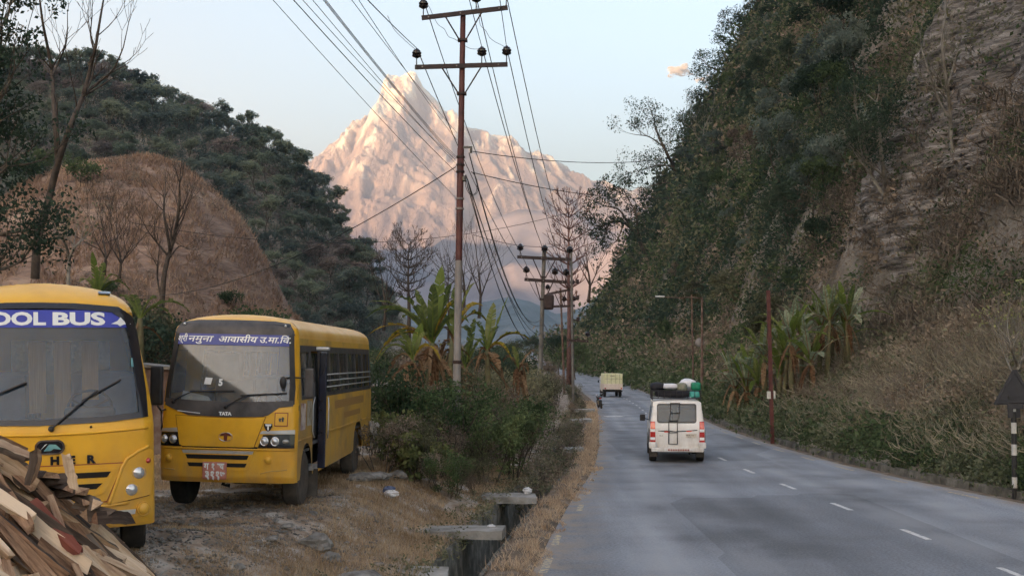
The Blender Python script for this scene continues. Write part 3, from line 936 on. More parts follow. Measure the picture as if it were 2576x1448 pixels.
grime(M_yellow, .3, 1.2, (.36,.27,.17), .75); grime(M_yellow_dirty, .4, 1.8, (.34,.26,.18), .9)
M_black = mat('black_plastic', [(.012,.012,.014), (.03,.03,.032)], scale=6, rough=.5)
M_gloss_black = mat('gloss_black', [(.008,.008,.012), (.014,.014,.02)], scale=3, rough=.18, coat=.5)
M_cowl = mat('dusty_cowl', [(.03,.028,.03), (.07,.065,.065), (.10,.09,.085)], scale=3, rough=.5)
M_rubber = mat('rubber', [(.012,.012,.012), (.03,.028,.026), (.075,.065,.055)], scale=5, rough=.9, stops=(.35,.55,.8))
M_rubber_dusty = mat('dusty_rubber', [(.05,.045,.04), (.12,.105,.09)], scale=5, rough=.95)
M_rim = mat('wheel_steel', [(.10,.09,.075), (.22,.19,.16)], scale=7, rough=.6, metal=.3)
M_silver = mat('silver_paint', [(.42,.42,.42), (.55,.55,.54)], scale=5, rough=.35, metal=.3)
M_chrome = mat('chrome', [(.7,.7,.72), (.85,.85,.87)], scale=5, rough=.12, metal=1.0)
M_lens = mat('lamp_lens', [(.45,.47,.5), (.75,.78,.8)], scale=14, rough=.08, metal=.6, coat=1)
M_redlens = mat('red_lens', [(.35,.02,.02), (.5,.04,.03)], scale=8, rough=.2, coat=1)
M_pinklens = mat('upper_red_lens', [(.62,.10,.07), (.75,.16,.12)], scale=8, rough=.2, coat=1)
M_amber = mat('amber_lens', [(.6,.2,.02), (.75,.3,.03)], scale=8, rough=.2, coat=1)
M_under = mat('underbody', [(.006,.006,.006), (.02,.018,.016)], scale=4, rough=.9)
M_blue = mat('banner_blue', [(.035,.05,.36), (.05,.065,.42)], scale=3, rough=.4)
M_blue2 = mat('faded_banner_blue', [(.05,.065,.26), (.075,.09,.33)], scale=3, rough=.4)
M_white = mat('white_vinyl', [(.74,.76,.76), (.82,.84,.84)], scale=5, rough=.4)
M_seam = mat('panel_seam', [(.16,.03,.015), (.10,.03,.01)], scale=5, rough=.7)
M_redline = mat('dark_red_trim', [(.30,.05,.03), (.22,.05,.03)], scale=5, rough=.6)
M_plate = mat('number_plate_red', [(.50,.17,.13), (.62,.28,.23)], scale=9, rough=.5)
M_seat = mat('bus_seat', [(.07,.12,.22), (.12,.18,.3)], scale=4, rough=.8)
M_interior = mat('bus_interior', [(.07,.075,.085), (.14,.145,.16)], scale=2, rough=.8)
M_curtain = mat('curtain', [(.40,.22,.09), (.55,.33,.15)], scale=9, stretch=(8,8,.3), rough=.9)
M_paper = mat('paper', [(.7,.7,.68), (.82,.82,.8)], scale=3, rough=.8)
M_teal = mat('teal_sticker', [(.08,.22,.25), (.2,.42,.42)], scale=12, rough=.5)
M_glass1 = glass_mat('windscreen_glass', (.55,.63,.70), .08, .93, dustcol=(.13,.17,.22))
M_glass2 = glass_mat('dusty_windscreen_glass', (.62,.66,.66), .20, .90, dustcol=(.38,.39,.40), rough=.06)
M_glass3 = glass_mat('side_window_glass', (.35,.4,.4), .12, .8, dustcol=(.2,.22,.22))

def seats(parent, L, hw, y0, rows, m=None):
    mb = MB()
    for k in range(rows):
        y = y0 + k*.78
        for sx in (-1, 1):
            x = sx*(hw-.42)
            mb.rbox((x, y, 1.12), (.72, .42, .14), .04)
            mb.rbox((x, y+.24, 1.5), (.72, .12, .72), .05)
    return mb.build('passenger_seat_row', m or M_seat, parent)

def interior(root, S, L, zfloor, ztop, dash_y=.35):
    mb = MB()
    mb.box((0, (L+.5)/2, zfloor), (2*S.w(1.0)-.1, L-.7, .05))
    mb.build('floor_board', M_interior, root)
    mb = MB(); mb.rbox((0, dash_y+.2, 1.32), (2*S.w(1.3)-.3, .36, .2), .06); mb.rbox((.45, dash_y+.25, 1.45), (.5, .25, .16), .05)
    mb.build('dashboard', M_cowl, root)
    mb = MB()
    c = Vector((.45, dash_y+.52, 1.5)); 
    M = Matrix.Translation(c) @ Matrix.Rotation(R(-60), 4, 'X')
    ring = [M @ Vector((.22*math.cos(2*PI*k/20), .22*math.sin(2*PI*k/20), 0)) for k in range(21)]
    mb.tube(ring, .015, 6, cap=False)
    for k in range(3):
        a = 2*PI*k/3+PI/2
        mb.tube([M @ Vector((0,0,0)), M @ Vector((.22*math.cos(a), .22*math.sin(a), 0))], .012, 5)
    mb.build('steering_wheel', M_black, root)

def wiper(parent, S, pivot, arm_end, b0, b1, name='wiper'):
    mb = MB()
    mb.tube([S(*pivot, .03), S((pivot[0]+arm_end[0])/2, (pivot[1]+arm_end[1])/2, .06), S(*arm_end, .035)], [.012, .01, .008], 6)
    M = Matrix.Translation(S(*pivot, .02))
    mb.sphere(S(*pivot, .025), .03, 8, 6)
    o = mb.build(name, M_black, parent)
    mb = MB(); n = 8
    mb.tube([S(b0[0]+(b1[0]-b0[0])*k/n, b0[1]+(b1[1]-b0[1])*k/n, .03) for k in range(n+1)], .011, 5)
    mb.build('wiper_blade', M_black, o)
    return o

def lamp(parent, S, u, z, r, name='headlight', m=None, bez=True, ry=None):
    """round lamp: bowl, lens and bezel"""
    p = S(u, z, 0); n = (S(u, z, .1)-p).normalized()
    q = n.to_track_quat('Z', 'Y').to_matrix().to_4x4()
    k = Matrix.Diagonal((1, (ry or r)/r, 1, 1))
    M = Matrix.Translation(p) @ q @ k
    mb = MB(); mb.lathe([(r*.98,-.03),(r*.98,.012),(r*.80,.03),(r*.5,.042),(.001,.048)], 20, M)
    o = mb.build(name, m or M_lens, parent, smooth=True)
    if bez:
        b = MB(); b.lathe([(r*1.0,-.01),(r*1.14,-.01),(r*1.14,.014),(r*1.08,.02),(r*.99,.016)], 20, M)
        b.build('bezel', M_chrome if bez is True else bez, o, smooth=True)
    return o

# ================================================================== near school bus (left edge)
def near_bus():
    H = 2.80
    def w(z):
        base = 1.06 - .0*z if z < 1.35 else 1.06 - .19*((z-1.35)/1.1)**1.35
        zt, zr = H, 2.42
        if z > zr:
            k = min(1, (z-zr)/(zt-zr)); base = (1.06-.19*((zr-1.35)/1.1)**1.35) * (1-k**2.3)**(1/2.3)
        return max(base, .002)
    def yf(z):
        y = .02 if z < 1.3 else .02 + .30*((z-1.3)/1.3)
        if z < .5: y += .12*((.5-z)/.2)**2 if z > .3 else .12
        if z > 2.45: y += .55*((z-2.45)/.35)**2.2
        return y
    S = Surf(w, yf, .26, 3.0)
    L = 6.4
    root = empty('school_bus')
    ws = [(-.955,1.46),(-.6,1.425),(0,1.41),(.6,1.425),(.955,1.46),(.94,1.7),(.865,2.30),(.82,2.42),(.70,2.50),(.3,2.53),(0,2.535),(-.3,2.53),(-.70,2.50),(-.82,2.42),(-.865,2.30),(-.94,1.7)]
    wsf = [(x*1.045, 1.96+(z-1.96)*1.055) for x, z in ws]
    wsi = [(x*.985, 1.96+(z-1.96)*.985) for x, z in ws]
    def side(sg):
        pl = [(yf(z)+.26, z) for z in [.36+ (2.42-.36)*k/16 for k in range(17)]]
        pl = [(y, z) for y, z in pl] + [(L, 2.42), (L, .36), (5.6,.36)] + [(5.1+.5*math.cos(R(a)), .45+.52*math.sin(R(a))) for a in range(0, 181, 20)] + [(4.6,.36), (1.5,.36)] + [(1.0+.5*math.cos(R(a)), .45+.52*math.sin(R(a))) for a in range(0, 181, 20)] + [(.5,.36)]
        hl = [[(.95+.95*k, 1.55), (1.78+.95*k, 1.55), (1.78+.95*k, 2.25), (.95+.95*k, 2.25)] for k in range(5)]
        return pl, hl
    shell(root, S, .36, H, 2.42, L, [wsi], side, M_yellow, roofmat=M_yellow_roof, zfine=(2.5, 2.6, 2.7), rear_holes=[[(-.7,1.5),(.7,1.5),(.7,2.3),(-.7,2.3)]])
    fr = patch('windscreen_seal', wsf, S, M_gloss_black, root, off=.012, th=.03, holes=[[(x*.955, 1.96+(z-1.96)*.955) for x, z in ws]])
    gl = patch('windscreen', wsi, S, M_glass1, root, off=-.004, th=.0, thick=False)
    bn = patch('banner', [(-.85,2.325),(.865,2.325),(.80,2.495),(-.78,2.495)], S, M_blue, gl, off=.006, thick=False)
    for s_, u, fw in (('SCH', -.84, .355), ('OOL', -.455, .51), ('BUS', .115, .49)):
        text_patch('lettering', s_, u, 2.352, .168, S, M_white, bn, bold=.007, off=.012, fit=fw)
    patch('emblem', [(.66,2.36),(.72,2.39),(.75,2.43),(.78,2.39),(.85,2.36),(.78,2.355),(.745,2.335),(.72,2.355)], S, M_white, bn, off=.012, thick=False)
    # moulded belt line and front panels
    def bead(name, pts, r, m, parent=root, off=.004):
        n = []
        for i in range(len(pts)-1):
            for k in range(6):
                t = k/6; n.append((pts[i][0]+(pts[i+1][0]-pts[i][0])*t, pts[i][1]+(pts[i+1][1]-pts[i][1])*t))
        n.append(pts[-1])
        mb = MB(); mb.tube([S(u, z, off) for u, z in n], r, 8); return mb.build(name, m, parent, smooth=True)
    bead('belt_moulding', [(-1.0,1.325),(-.5,1.30),(0,1.29),(.5,1.30),(1.0,1.325)], .013, M_yellow)
    for sg in (-1, 1):
        # raised lamp panel on each corner
        a = [(.98,1.12),(.90,1.09),(.80,1.02),(.76,.95),(.70,.78),(.64,.63),(.63,.60),(1.0,.66),(1.03,.9),(1.03,1.1)]
        pp = patch('lamp_panel', [(sg*x, z) for x, z in a], S, M_yellow, root, off=.022, th=.03, step=.06)
        bead('panel_crease', [(sg*x, z) for x, z in [(1.0,1.14),(.90,1.10),(.79,1.03),(.745,.95),(.69,.79),(.62,.60)]], .018, M_yellow, off=.012)
        lamp(root, S, sg*.90, .885, .066); lamp(root, S, sg*.83, .725, .066)
        lamp(root, S, sg*.985, 1.00, .030, 'marker_lamp', M_redlens, M_seam)
        lamp(root, S, sg*.945, .525, .064, 'bumper_cap', M_yellow, M_yellow)
        patch('roof_lamp', rrect(sg*.60-.06, sg*.60+.06, 2.665, 2.695, .012), S, M_gloss_black, root, off=.016, th=.03)
    # grille
    patch('grille_surround', [(-.76,1.0),(.76,1.0),(.75,.97),(.60,.62),(-.60,.62),(-.75,.97)], S, M_redline, root, off=.003, thick=False)
    patch('grille_panel', [(-.755,.99),(.755,.99),(.74,.965),(.595,.63),(-.595,.63),(-.74,.965)], S, M_yellow, root, off=.007, th=.01)
    g2 = patch('grille_rim', [(-.70,.955),(.70,.955),(.67,.90),(.58,.72),(.50,.69),(-.50,.69),(-.58,.72),(-.67,.90)], S, M_yellow, root, off=.02, th=.03)
    for (z0, z1, a, b) in ((.865,.918,.64,.60), (.755,.808,.56,.50)):
        patch('grille_slot', [(-a, z1), (a, z1), (b, z0), (-b, z0)], S, M_under, root, off=.025, th=.03)
    bead('bumper_seam', [(-1.0,.655),(-.64,.60),(.64,.60),(1.0,.655)], .006, M_seam, off=.003)
    bead('bumper_lip', [(-.62,.585),(0,.575),(.62,.585),(.80,.60)], .02, M_yellow, off=.0)
    st = patch('bumper_stripe', [(-.86,.485),(.86,.485),(.87,.53),(-.87,.53)], S, M_silver, root, off=.01, th=.012)
    patch('bumper_notch', [(.34,.36),(.43,.36),(.45,.40),(.42,.45),(.36,.455),(.34,.42)], S, M_under, root, off=.012, th=.01)
    # oval badge and lettering
    bd = patch('badge', rrect(-.05,.22,1.105,1.245,.069,6), S, M_chrome, root, off=.016, th=.02)
    patch('badge_face', rrect(-.032,.202,1.121,1.229,.053,6), S, M_gloss_black, bd, off=.020, thick=False)
    patch('badge_mark', [(.03,1.14),(.08,1.205),(.14,1.20),(.19,1.15),(.12,1.16),(.09,1.14)], S, M_teal, bd, off=.023, thick=False)
    patch('badge_painted_glint', [(.0,1.15),(.04,1.20),(.065,1.212),(.035,1.185)], S, M_white, bd, off=.024, thick=False)  # highlight painted on as a white patch
    for i, ch in enumerate('EICHER'):
        text_patch('letter', ch, -.415+.167*i, 1.01, .105, S, M_gloss_black, root, sx=1.1, bold=.006, off=.016)
    lamp(root, S, .46, 1.355, .012, 'washer_nozzle', M_black, False)
    wiper(root, S, (.10,1.345), (.52,1.70), (.38,1.60), (.74,1.80))
    wiper(root, S, (-.78,1.345), (-.42,1.66), (-.62,1.58), (-.12,1.79))
    patch('windscreen_sticker', rrect(.845,.895,1.93,2.02,.006), S, M_teal, gl, off=.008, thick=False)
    # cabin
    interior(root, S, L, .85, H)
    seats(root, L, 1.0, 1.5, 5)
    mb = MB()
    for x, h in ((-.15,.75),(.10,.9),(.38,.62)):
        for j in range(6):
            mb.box((x+.028*j, 1.25+.02*(j%2), 2.2-h/2), (.028,.03,h))
    mb.build('curtain', M_curtain, root)
    for sg in (-1, 1):
        for k in range(5):
            fm = lambda a, z, d=0.0, sg=sg: Vector((sg*(w(z)+d), a, z))
            patch('side_window', [(.95+.95*k, 1.55), (1.78+.95*k, 1.55), (1.78+.95*k, 2.25), (.95+.95*k, 2.25)], fm, M_glass3, root, off=-.01, thick=False)
        wheel(root, sg*.86, 1.0, .40, .25, sg, M_rubber, M_rim)
        wheel(root, sg*.86, 5.1, .40, .25, sg, M_rubber, M_rim)
    patch('rear_window', [(-.7,1.5),(.7,1.5),(.7,2.3),(-.7,2.3)], lambda a, z, d=0: Vector((a, L+d, z)), M_glass3, root, off=0, thick=False)
    mb = MB(); mb.box((0, 3.3, .55), (1.5, 5.4, .3)); mb.box((0,1.0,.42),(1.6,.12,.14)); mb.box((0,.6,.38),(.7,.5,.2))
    mb.build('chassis', M_under, root)
    return root
nb = near_bus()
tag(nb, 'yellow school bus at the left edge, windscreen banner in English, behind the firewood', 'school bus')
nb.scale = (1, 1, 1.02); nb.location = (-4.57, 10.45, .98); nb.rotation_euler = (0, R(-.7), R(21))

# ================================================================== second school bus
def far_bus():
    H = 2.84
    def w(z):
        base = 1.07 if z < 1.5 else 1.07 - .085*((z-1.5)/1.1)
        zt, zr = H, 2.50
        if z > zr:
            k = min(1, (z-zr)/(zt-zr)); base = (1.07-.085*((zr-1.5)/1.1))*(1-k**2.6)**(1/2.6)
        return max(base, .002)
    def yf(z):
        y = .0
        if z > .95: y = .05*(z-.95)/.5
        if z > 1.45: y = .05 + .26*(z-1.45)/1.2
        if z < .5: y = .08*((.5-z)/.15)
        if z > 2.60: y += .45*((z-2.60)/.24)**2.2
        return y
    S = Surf(w, yf, .22, 3.4)
    L = 7.2
    root = empty('school_bus')
    ws = [(-.99,1.56),(-.5,1.535),(0,1.53),(.5,1.535),(.99,1.56),(.985,1.8),(.93,2.35),(.91,2.58),(.83,2.68),(.60,2.71),(0,2.72),(-.60,2.71),(-.83,2.68),(-.91,2.58),(-.93,2.35),(-.985,1.8)]
    cz = 2.12
    wsi = [(x*.98, cz+(z-cz)*.98) for x, z in ws]
    def side(sg):
        pl = [(yf(z)+.22, z) for z in [.44 + (2.50-.44)*k/16 for k in range(17)]]
        arch = lambda c, r: [(c+r*math.cos(R(a)), .50+(r+.05)*math.sin(R(a))) for a in range(0, 181, 18)]
        pl += [(L, 2.50), (L, .50)] + arch(5.6, .50) + [(4.9, .47), (1.9, .44)]
        if sg > 0: pl += [(1.86,.44)] 
        pl += [(1.30,.44)] + arch(.85, .40)[1:] + [(.40,.44)]
        hl = [[(1.95+.86*k, 1.66), (2.72+.86*k, 1.66), (2.72+.86*k, 2.30), (1.95+.86*k, 2.30)] for k in range(6)]
        hl += [[(.50,1.66),(1.10,1.66),(1.10,2.30),(.50,2.30)]]
        if sg > 0: hl += [[(1.28,.5),(1.84,.5),(1.84,2.32),(1.28,2.32)]]
        return pl, hl
    shell(root, S, .42, H, 2.50, L, [wsi], side, M_yellow, roofmat=M_yellow_roof, zfine=(2.56, 2.66, 2.72), rear_holes=[[(-.7,1.6),(.7,1.6),(.7,2.3),(-.7,2.3)]])
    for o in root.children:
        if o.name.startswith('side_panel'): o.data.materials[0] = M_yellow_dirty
    ins = [(x*.95, cz+(z-cz)*.955) for x, z in ws]
    patch('windscreen_seal', [(x*1.025, cz+(z-cz)*1.03) for x, z in ws], S, M_black, root, off=.012, th=.03, holes=[ins])
    gl = patch('windscreen', wsi, S, M_glass2, root, off=-.004, thick=False)
    patch('windscreen_header', [(-.95,2.535),(.95,2.535),(.92,2.60),(.84,2.69),(.6,2.715),(0,2.725),(-.6,2.715),(-.84,2.69),(-.92,2.60)], S, M_cowl, root, off=.014, th=.02)
    for sg in (-1, 1): lamp(root, S, sg*.80, 2.655, .025, 'header_lamp', M_lens, M_black)
    bn = patch('banner', [(-.95,2.375),(.95,2.375),(.94,2.535),(-.94,2.535)], S, M_blue2, gl, off=.010, thick=False)
    words = [('श्री', -.875, .16), ('नमुना', -.70, .40), ('आवासीय', -.22, .62), ('उ.मा.िव.', .43, .47)]
    for s_, u, fw in words:
        text_patch('lettering', s_, u, 2.418, .125, S, M_white, bn, bold=.0018, off=.018, shear=.2, fit=fw)
    patch('windscreen_paper', [(-.40,1.81),(-.29,1.805),(-.27,1.90),(-.38,1.905)], S, M_paper, gl, off=.006, thick=False)
    text_patch('windscreen_sticker', '5', -.17, 1.795, .13, S, M_white, gl, bold=.006, off=.006)
    # cowl, bonnet, lamps
    patch('cowl', [(-1.0,1.60),(-.5,1.575),(0,1.57),(.5,1.575),(1.0,1.60),(1.0,1.52),(.80,1.50),(.64,1.39),(.56,1.365),(0,1.35),(-.60,1.365),(-.80,1.43),(-1.0,1.50)], S, M_cowl, root, off=.013, th=.02, step=.06)
    text_patch('lettering', 'TATA', -.12, 1.375, .065, S, M_white, root, sx=1.15, bold=.004, off=.022)
    mb = MB(); mb.tube([S(-.78+.36*k/8, 1.425-.03*k/8, .018) for k in range(9)], .006, 4); mb.build('cowl_script', M_white, root)
    bp = [(-.80,1.36),(-.4,1.345),(0,1.34),(.4,1.345),(.56,1.36),(.60,1.36),(.44,.935),(.38,.93),(-.66,.93),(-.72,.95)]
    patch('bonnet_gap', [(x*1.015-.0, z+(.006 if z > 1.1 else -.008)) for x, z in bp], S, M_seam, root, off=.006, thick=False)
    patch('bonnet', bp, S, M_yellow, root, off=.018, th=.02, step=.06)
    em = patch('badge', [(-.09,1.08),(-.06,1.115),(0,1.125),(.06,1.115),(.09,1.08),(.03,1.085),(.022,1.01),(-.022,1.01),(-.03,1.085)], S, M_seam, root, off=.024, th=.01)
    mb = MB()
    mb.tube([S(-.06+.105*math.cos(a*.35)*1.0+.06, 1.07+.06*math.sin(a*.35), .026) for a in range(19)], .005, 4); mb.build('badge_ring', M_chrome, em)
    for (x0, x1, sg) in ((-1.04,-.72,-1), (.50,1.04,1)):
        patch('lamp_trim', [(x0 if sg < 0 else .52, 1.125), (-.76 if sg < 0 else x1, 1.125), (-.78 if sg < 0 else x1, 1.185), (x0 if sg < 0 else .56, 1.165)], S, M_silver, root, off=.012, th=.01)
        cl = patch('lamp_cluster', [(x0, .925), (-.69 if sg < 0 else x1, .925), (-.76 if sg < 0 else x1, 1.125), (x0 if sg < 0 else .58, 1.11)], S, M_gloss_black, root, off=.012, th=.02, step=.05)
        for u in ((-.98,-.83) if sg < 0 else (.60,.76)):
            lamp(root, S, u, 1.02, .058, 'headlight')
        if sg > 0: lamp(root, S, .92, 1.02, .055, 'indicator_lamp', M_silver, False, ry=.03)
    patch('bumper_gap', [(-.68,.905),(.50,.905),(.50,.94),(-.68,.94)], S, M_under, root, off=.008, thick=False)
    def bead(name, pts, r, m, off=.004):
        n = []
        for i in range(len(pts)-1):
            for k in range(6):
                t = k/6; n.append((pts[i][0]+(pts[i+1][0]-pts[i][0])*t, pts[i][1]+(pts[i+1][1]-pts[i][1])*t))
        n.append(pts[-1])
        mb = MB(); mb.tube([S(u, z, off) for u, z in n], r, 8); return mb.build(name, m, root, smooth=True)
    bead('bumper_edge', [(-1.04,.90),(-.6,.90),(0,.90),(.6,.90),(1.04,.90)], .014, M_yellow)
    patch('bumper_stripe', [(-.66,.83),(.42,.83),(.44,.875),(-.68,.875)], S, M_silver, root, off=.012, th=.012)
    patch('grille_rim', [(-.66,.83),(.42,.83),(.36,.62),(.30,.59),(-.56,.59),(-.62,.62)], S, M_yellow, root, off=.012, th=.03)
    for (z0, z1, a) in ((.755,.815,0), (.645,.70,.03)):
        patch('grille_slot', [(-.62+a, z1), (.37-a, z1), (.34-a, z0), (-.59+a, z0)], S, M_under, root, off=.017, th=.02)
    for u in (-.90,.66):
        lamp(root, S, u, .755, .055, 'bumper_cap', M_yellow, M_yellow)
    pt = patch('number_plate', rrect(-.335,.035,.49,.715,.01), S, M_plate, root, off=.05, th=.02, step=.2)
    text_patch('lettering', 'ग १ ख', -.31, .612, .13, S, M_white, pt, bold=.005, off=.056, sx=.95)
    text_patch('lettering', '३११७', -.30, .50, .13, S, M_white, pt, bold=.006, off=.056, sx=1.12)
    bead('corner_crease', [(.55,.56),(.72,.60),(.80,.60),(.95,.62)], .006, M_yellow_dirty)
    bead('corner_crease', [(-.98,.60),(-.80,.59)], .006, M_yellow_dirty)
    # school sign and round sticker
    sg_ = patch('warning_sticker', rrect(.74,.94,1.235,1.43,.004), S, M_redline, root, off=.008, thick=False)
    patch('sticker_field', rrect(.752,.928,1.247,1.418,.003), S, M_yellow, sg_, off=.011, thick=False)
    for dx, h in ((-.018,.055), (.022,.07)):
        patch('sticker_figure', [(.84+dx-.012,1.30),(.84+dx+.012,1.30),(.84+dx+.02,1.30+h*.7),(.84+dx,1.30+h),(.84+dx-.02,1.30+h*.7)], S, M_gloss_black, sg_, off=.014, thick=False)
    rs = patch('round_sticker', [(.585,1.27),(.71,1.27),(.715,1.23),(.68,1.175),(.65,1.16),(.615,1.18),(.585,1.23)], S, M_gloss_black, root, off=.020, thick=False)
    patch('sticker_mark', [(.60,1.262),(.70,1.262),(.685,1.235),(.662,1.235),(.662,1.175),(.640,1.18),(.638,1.235),(.615,1.235)], S, M_white, rs, off=.024, thick=False)
    wiper(root, S, (-.86,1.55), (-.55,1.70), (-.60,1.70), (.10,1.715))
    wiper(root, S, (-.02,1.49), (.30,1.66), (.20,1.655), (.90,1.70))
    # mirrors
    mb = MB(); mb.tube([(-.98,.25,1.45),(-1.02,.0,1.42),(-.98,-.05,1.2),(-1.03,.05,1.15)], .014, 6); mb.tube([(-1.0,.0,1.40),(-1.04,-.10,1.5)], .014, 6)
    o = mb.build('mirror_arm', M_black, root, smooth=True)
    mb = MB(); mb.rbox((-1.05,-.12,1.78), (.19,.09,.56), .035); mb.build('mirror', M_black, root)
    mb = MB(); mb.tube([(.95,.35,1.93),(1.15,.1,1.93),(1.28,-.02,1.93)], .012, 6); mb.build('mirror_arm', M_black, root, smooth=True)
    mb = MB(); mb.rbox((1.28,.0,1.86), (.14,.08,.42), .03); mb.build('mirror', M_cowl, root)
    mb = MB(); mb.sphere((.87,.02,1.86), (.055,.04,.09), 12, 8); mb.tube([(.87,.05,1.92),(.93,.2,1.93)], .01, 5); mb.build('blind_spot_mirror', M_black, root, smooth=True)
    # side: window band, posts, rails
    for sg in (-1, 1):
        fm = (lambda s_: (lambda a, z, d=0.0: Vector((s_*(w(z)+d), a, z))))(sg)
        holes = [[(1.95+.86*k, 1.66), (2.72+.86*k, 1.66), (2.72+.86*k, 2.30), (1.95+.86*k, 2.30)] for k in range(6)] + [[(.50,1.66),(1.10,1.66),(1.10,2.30),(.50,2.30)]]
        if sg > 0: holes += [[(1.28,1.5),(1.84,1.5),(1.84,2.32),(1.28,2.32)]]
        patch('window_band', [(.47,1.60),(L-.05,1.60),(L-.05,2.40),(.52,2.40)], fm, M_cowl, root, off=.006, th=.02, step=.4, holes=holes)
        for k in range(6):
            wn = patch('side_window', [(1.95+.86*k, 1.66), (2.72+.86*k, 1.66), (2.72+.86*k, 2.30), (1.95+.86*k, 2.30)], fm, M_glass3, root, off=-.02, thick=False, step=.3)
            mb = MB()
            mb.box((sg*(w(2.)-.012), 2.335+.86*k, 1.98), (.012,.035,.64)); mb.build('window_bar', M_black, wn)
            mb = MB()
            for j in range(4): mb.box((sg*(w(2.)-.10), 2.0+.86*k+.1*j, 1.98), (.03,.06,.6))
            mb.build('curtain', M_interior, wn)
        patch('cab_window', [(.50,1.66),(1.10,1.66),(1.10,2.30),(.50,2.30)], fm, M_glass3, root, off=-.02, thick=False, step=.3)
        for z in (1.75,1.85,1.95):
            mb = MB(); mb.tube([(sg*(w(z)+.035), 1.95, z), (sg*(w(z)+.035), L-.2, z)], .013, 6); mb.build('guard_rail', M_silver, root, smooth=True)
        mb = MB(); mb.box((sg*(w(1.0)+.006), 4.4, 1.02), (.03, 5.0, .025)); mb.box((sg*(w(1.0)+.006), .73, 1.02), (.03, .9, .025))
        mb.build('side_moulding', M_yellow_dirty, root)
        patch('side_lettering_patch', [(3.1,1.36),(6.2,1.36),(6.2,1.50),(3.1,1.50)], fm, M_cowl_faded, root, off=.003, thick=False, step=.5)
        patch('side_lettering_patch', [(4.0,1.16),(5.8,1.16),(5.8,1.26),(4.0,1.26)], fm, M_cowl_faded, root, off=.003, thick=False, step=.5)
        wheel(root, sg*.90, .85, .42, .26, sg, M_rubber if sg < 0 else M_rubber_dusty, M_rim)
        wheel(root, sg*.90, 5.6, .42, .26, sg, M_rubber_dusty, M_rim)
    fm = lambda a, z, d=0.0: Vector((w(z)+d, a, z))
    patch('side_poster', [(.36,1.16),(.72,1.16),(.74,1.54),(.38,1.56)], fm, M_paper_dull, root, off=.006, thick=False)
    patch('side_poster', [(.80,1.20),(1.16,1.20),(1.16,1.56),(.82,1.58)], fm, M_poster2, root, off=.006, thick=False)
    # open door leaf standing out from the side, step well and mud flap
    d = MB(); d.rbox((1.22, 1.30, 1.42), (.13, .05, 1.78), .02); dr = d.build('door', M_gloss_navy, root)
    mb = MB(); mb.rbox((1.22, 1.26, 2.36), (.22, .12, .05), .02); mb.build('door_lamp', M_silver, dr)
    for x, s_ in ((1.11,-1), (1.33,1)):
        mb = MB(); mb.tube([(x,1.24,1.0),(x+.02*s_,1.18,1.1),(x+.02*s_,1.18,1.5),(x,1.24,1.62)], .012, 6); mb.build('grab_handle', M_silver, dr, smooth=True)
    mb = MB(); mb.box((.90,1.56,.52), (.36,.5,.06)); mb.box((.80,1.56,.78), (.2,.5,.04)); mb.build('step', M_silver, root)
    mb = MB(); mb.box((1.0,1.38,.30), (.30,.02,.42)); mb.build('mud_flap', M_rubber_dusty, root)
    patch('rear_window', [(-.7,1.6),(.7,1.6),(.7,2.3),(-.7,2.3)], lambda a, z, d=0: Vector((a, L+d, z)), M_glass3, root, off=0, thick=False)
    interior(root, S, L, .9, H)
    seats(root, L, 1.0, 2.2, 6)
    mb = MB(); mb.rbox((-.35, 1.1, 2.05), (.5, .3, .42), .03); mb.build('luggage_bin', M_interior, root)
    mb = MB(); mb.rbox((.75, 2.0, 1.4), (.45,.5,.9), .05); mb.build('engine_cover', M_interior, root)
    mb = MB(); mb.add([(-.9,.42,1.44),(-.3,.40,1.44),(-.45,.5,1.62),(-.85,.5,1.7)], [(0,1,2,3)]); mb.add([(-.9,.62,1.44),(-.3,.60,1.44),(-.45,.5,1.62),(-.85,.5,1.7)], [(0,1,2,3)])
    mb.build('dashboard_paper', M_paper, root)
    mb = MB(); mb.box((0, 3.7, .60), (1.5, 6.2, .28)); mb.box((0,.85,.45),(1.7,.12,.14)); mb.box((-.1,.5,.47),(.5,.4,.16)); mb.rbox((.0,1.6,.40),(.6,.5,.3),.05)
    mb.tube([(-.05,.32,.50),(-.12,.30,.36),(-.02,.34,.34)], .03, 6)
    mb.build('chassis', M_under, root)
    return root
M_cowl_faded = mat('faded_lettering', [(.30,.17,.05), (.40,.24,.08), (.24,.14,.06)], scale=26, rough=.6, stretch=(1,1,2))
M_paper_dull = mat('torn_poster', [(.25,.05,.05), (.5,.42,.38), (.6,.55,.5)], scale=8, rough=.8)
M_poster2 = mat('worn_poster', [(.2,.16,.1), (.4,.36,.28), (.5,.46,.38)], scale=7, rough=.8)
M_gloss_navy = mat('navy_door', [(.008,.010,.022), (.015,.018,.04)], scale=3, rough=.25, coat=.4)
fb = far_bus()
tag(fb, 'yellow school bus parked behind, open side door and dusty grey windscreen under a Devanagari banner', 'school bus')
fb.scale = (.965, 1, 1.05); fb.location = (-4.30, 16.05, .76); fb.rotation_euler = (0, R(1.3), R(-1.5))

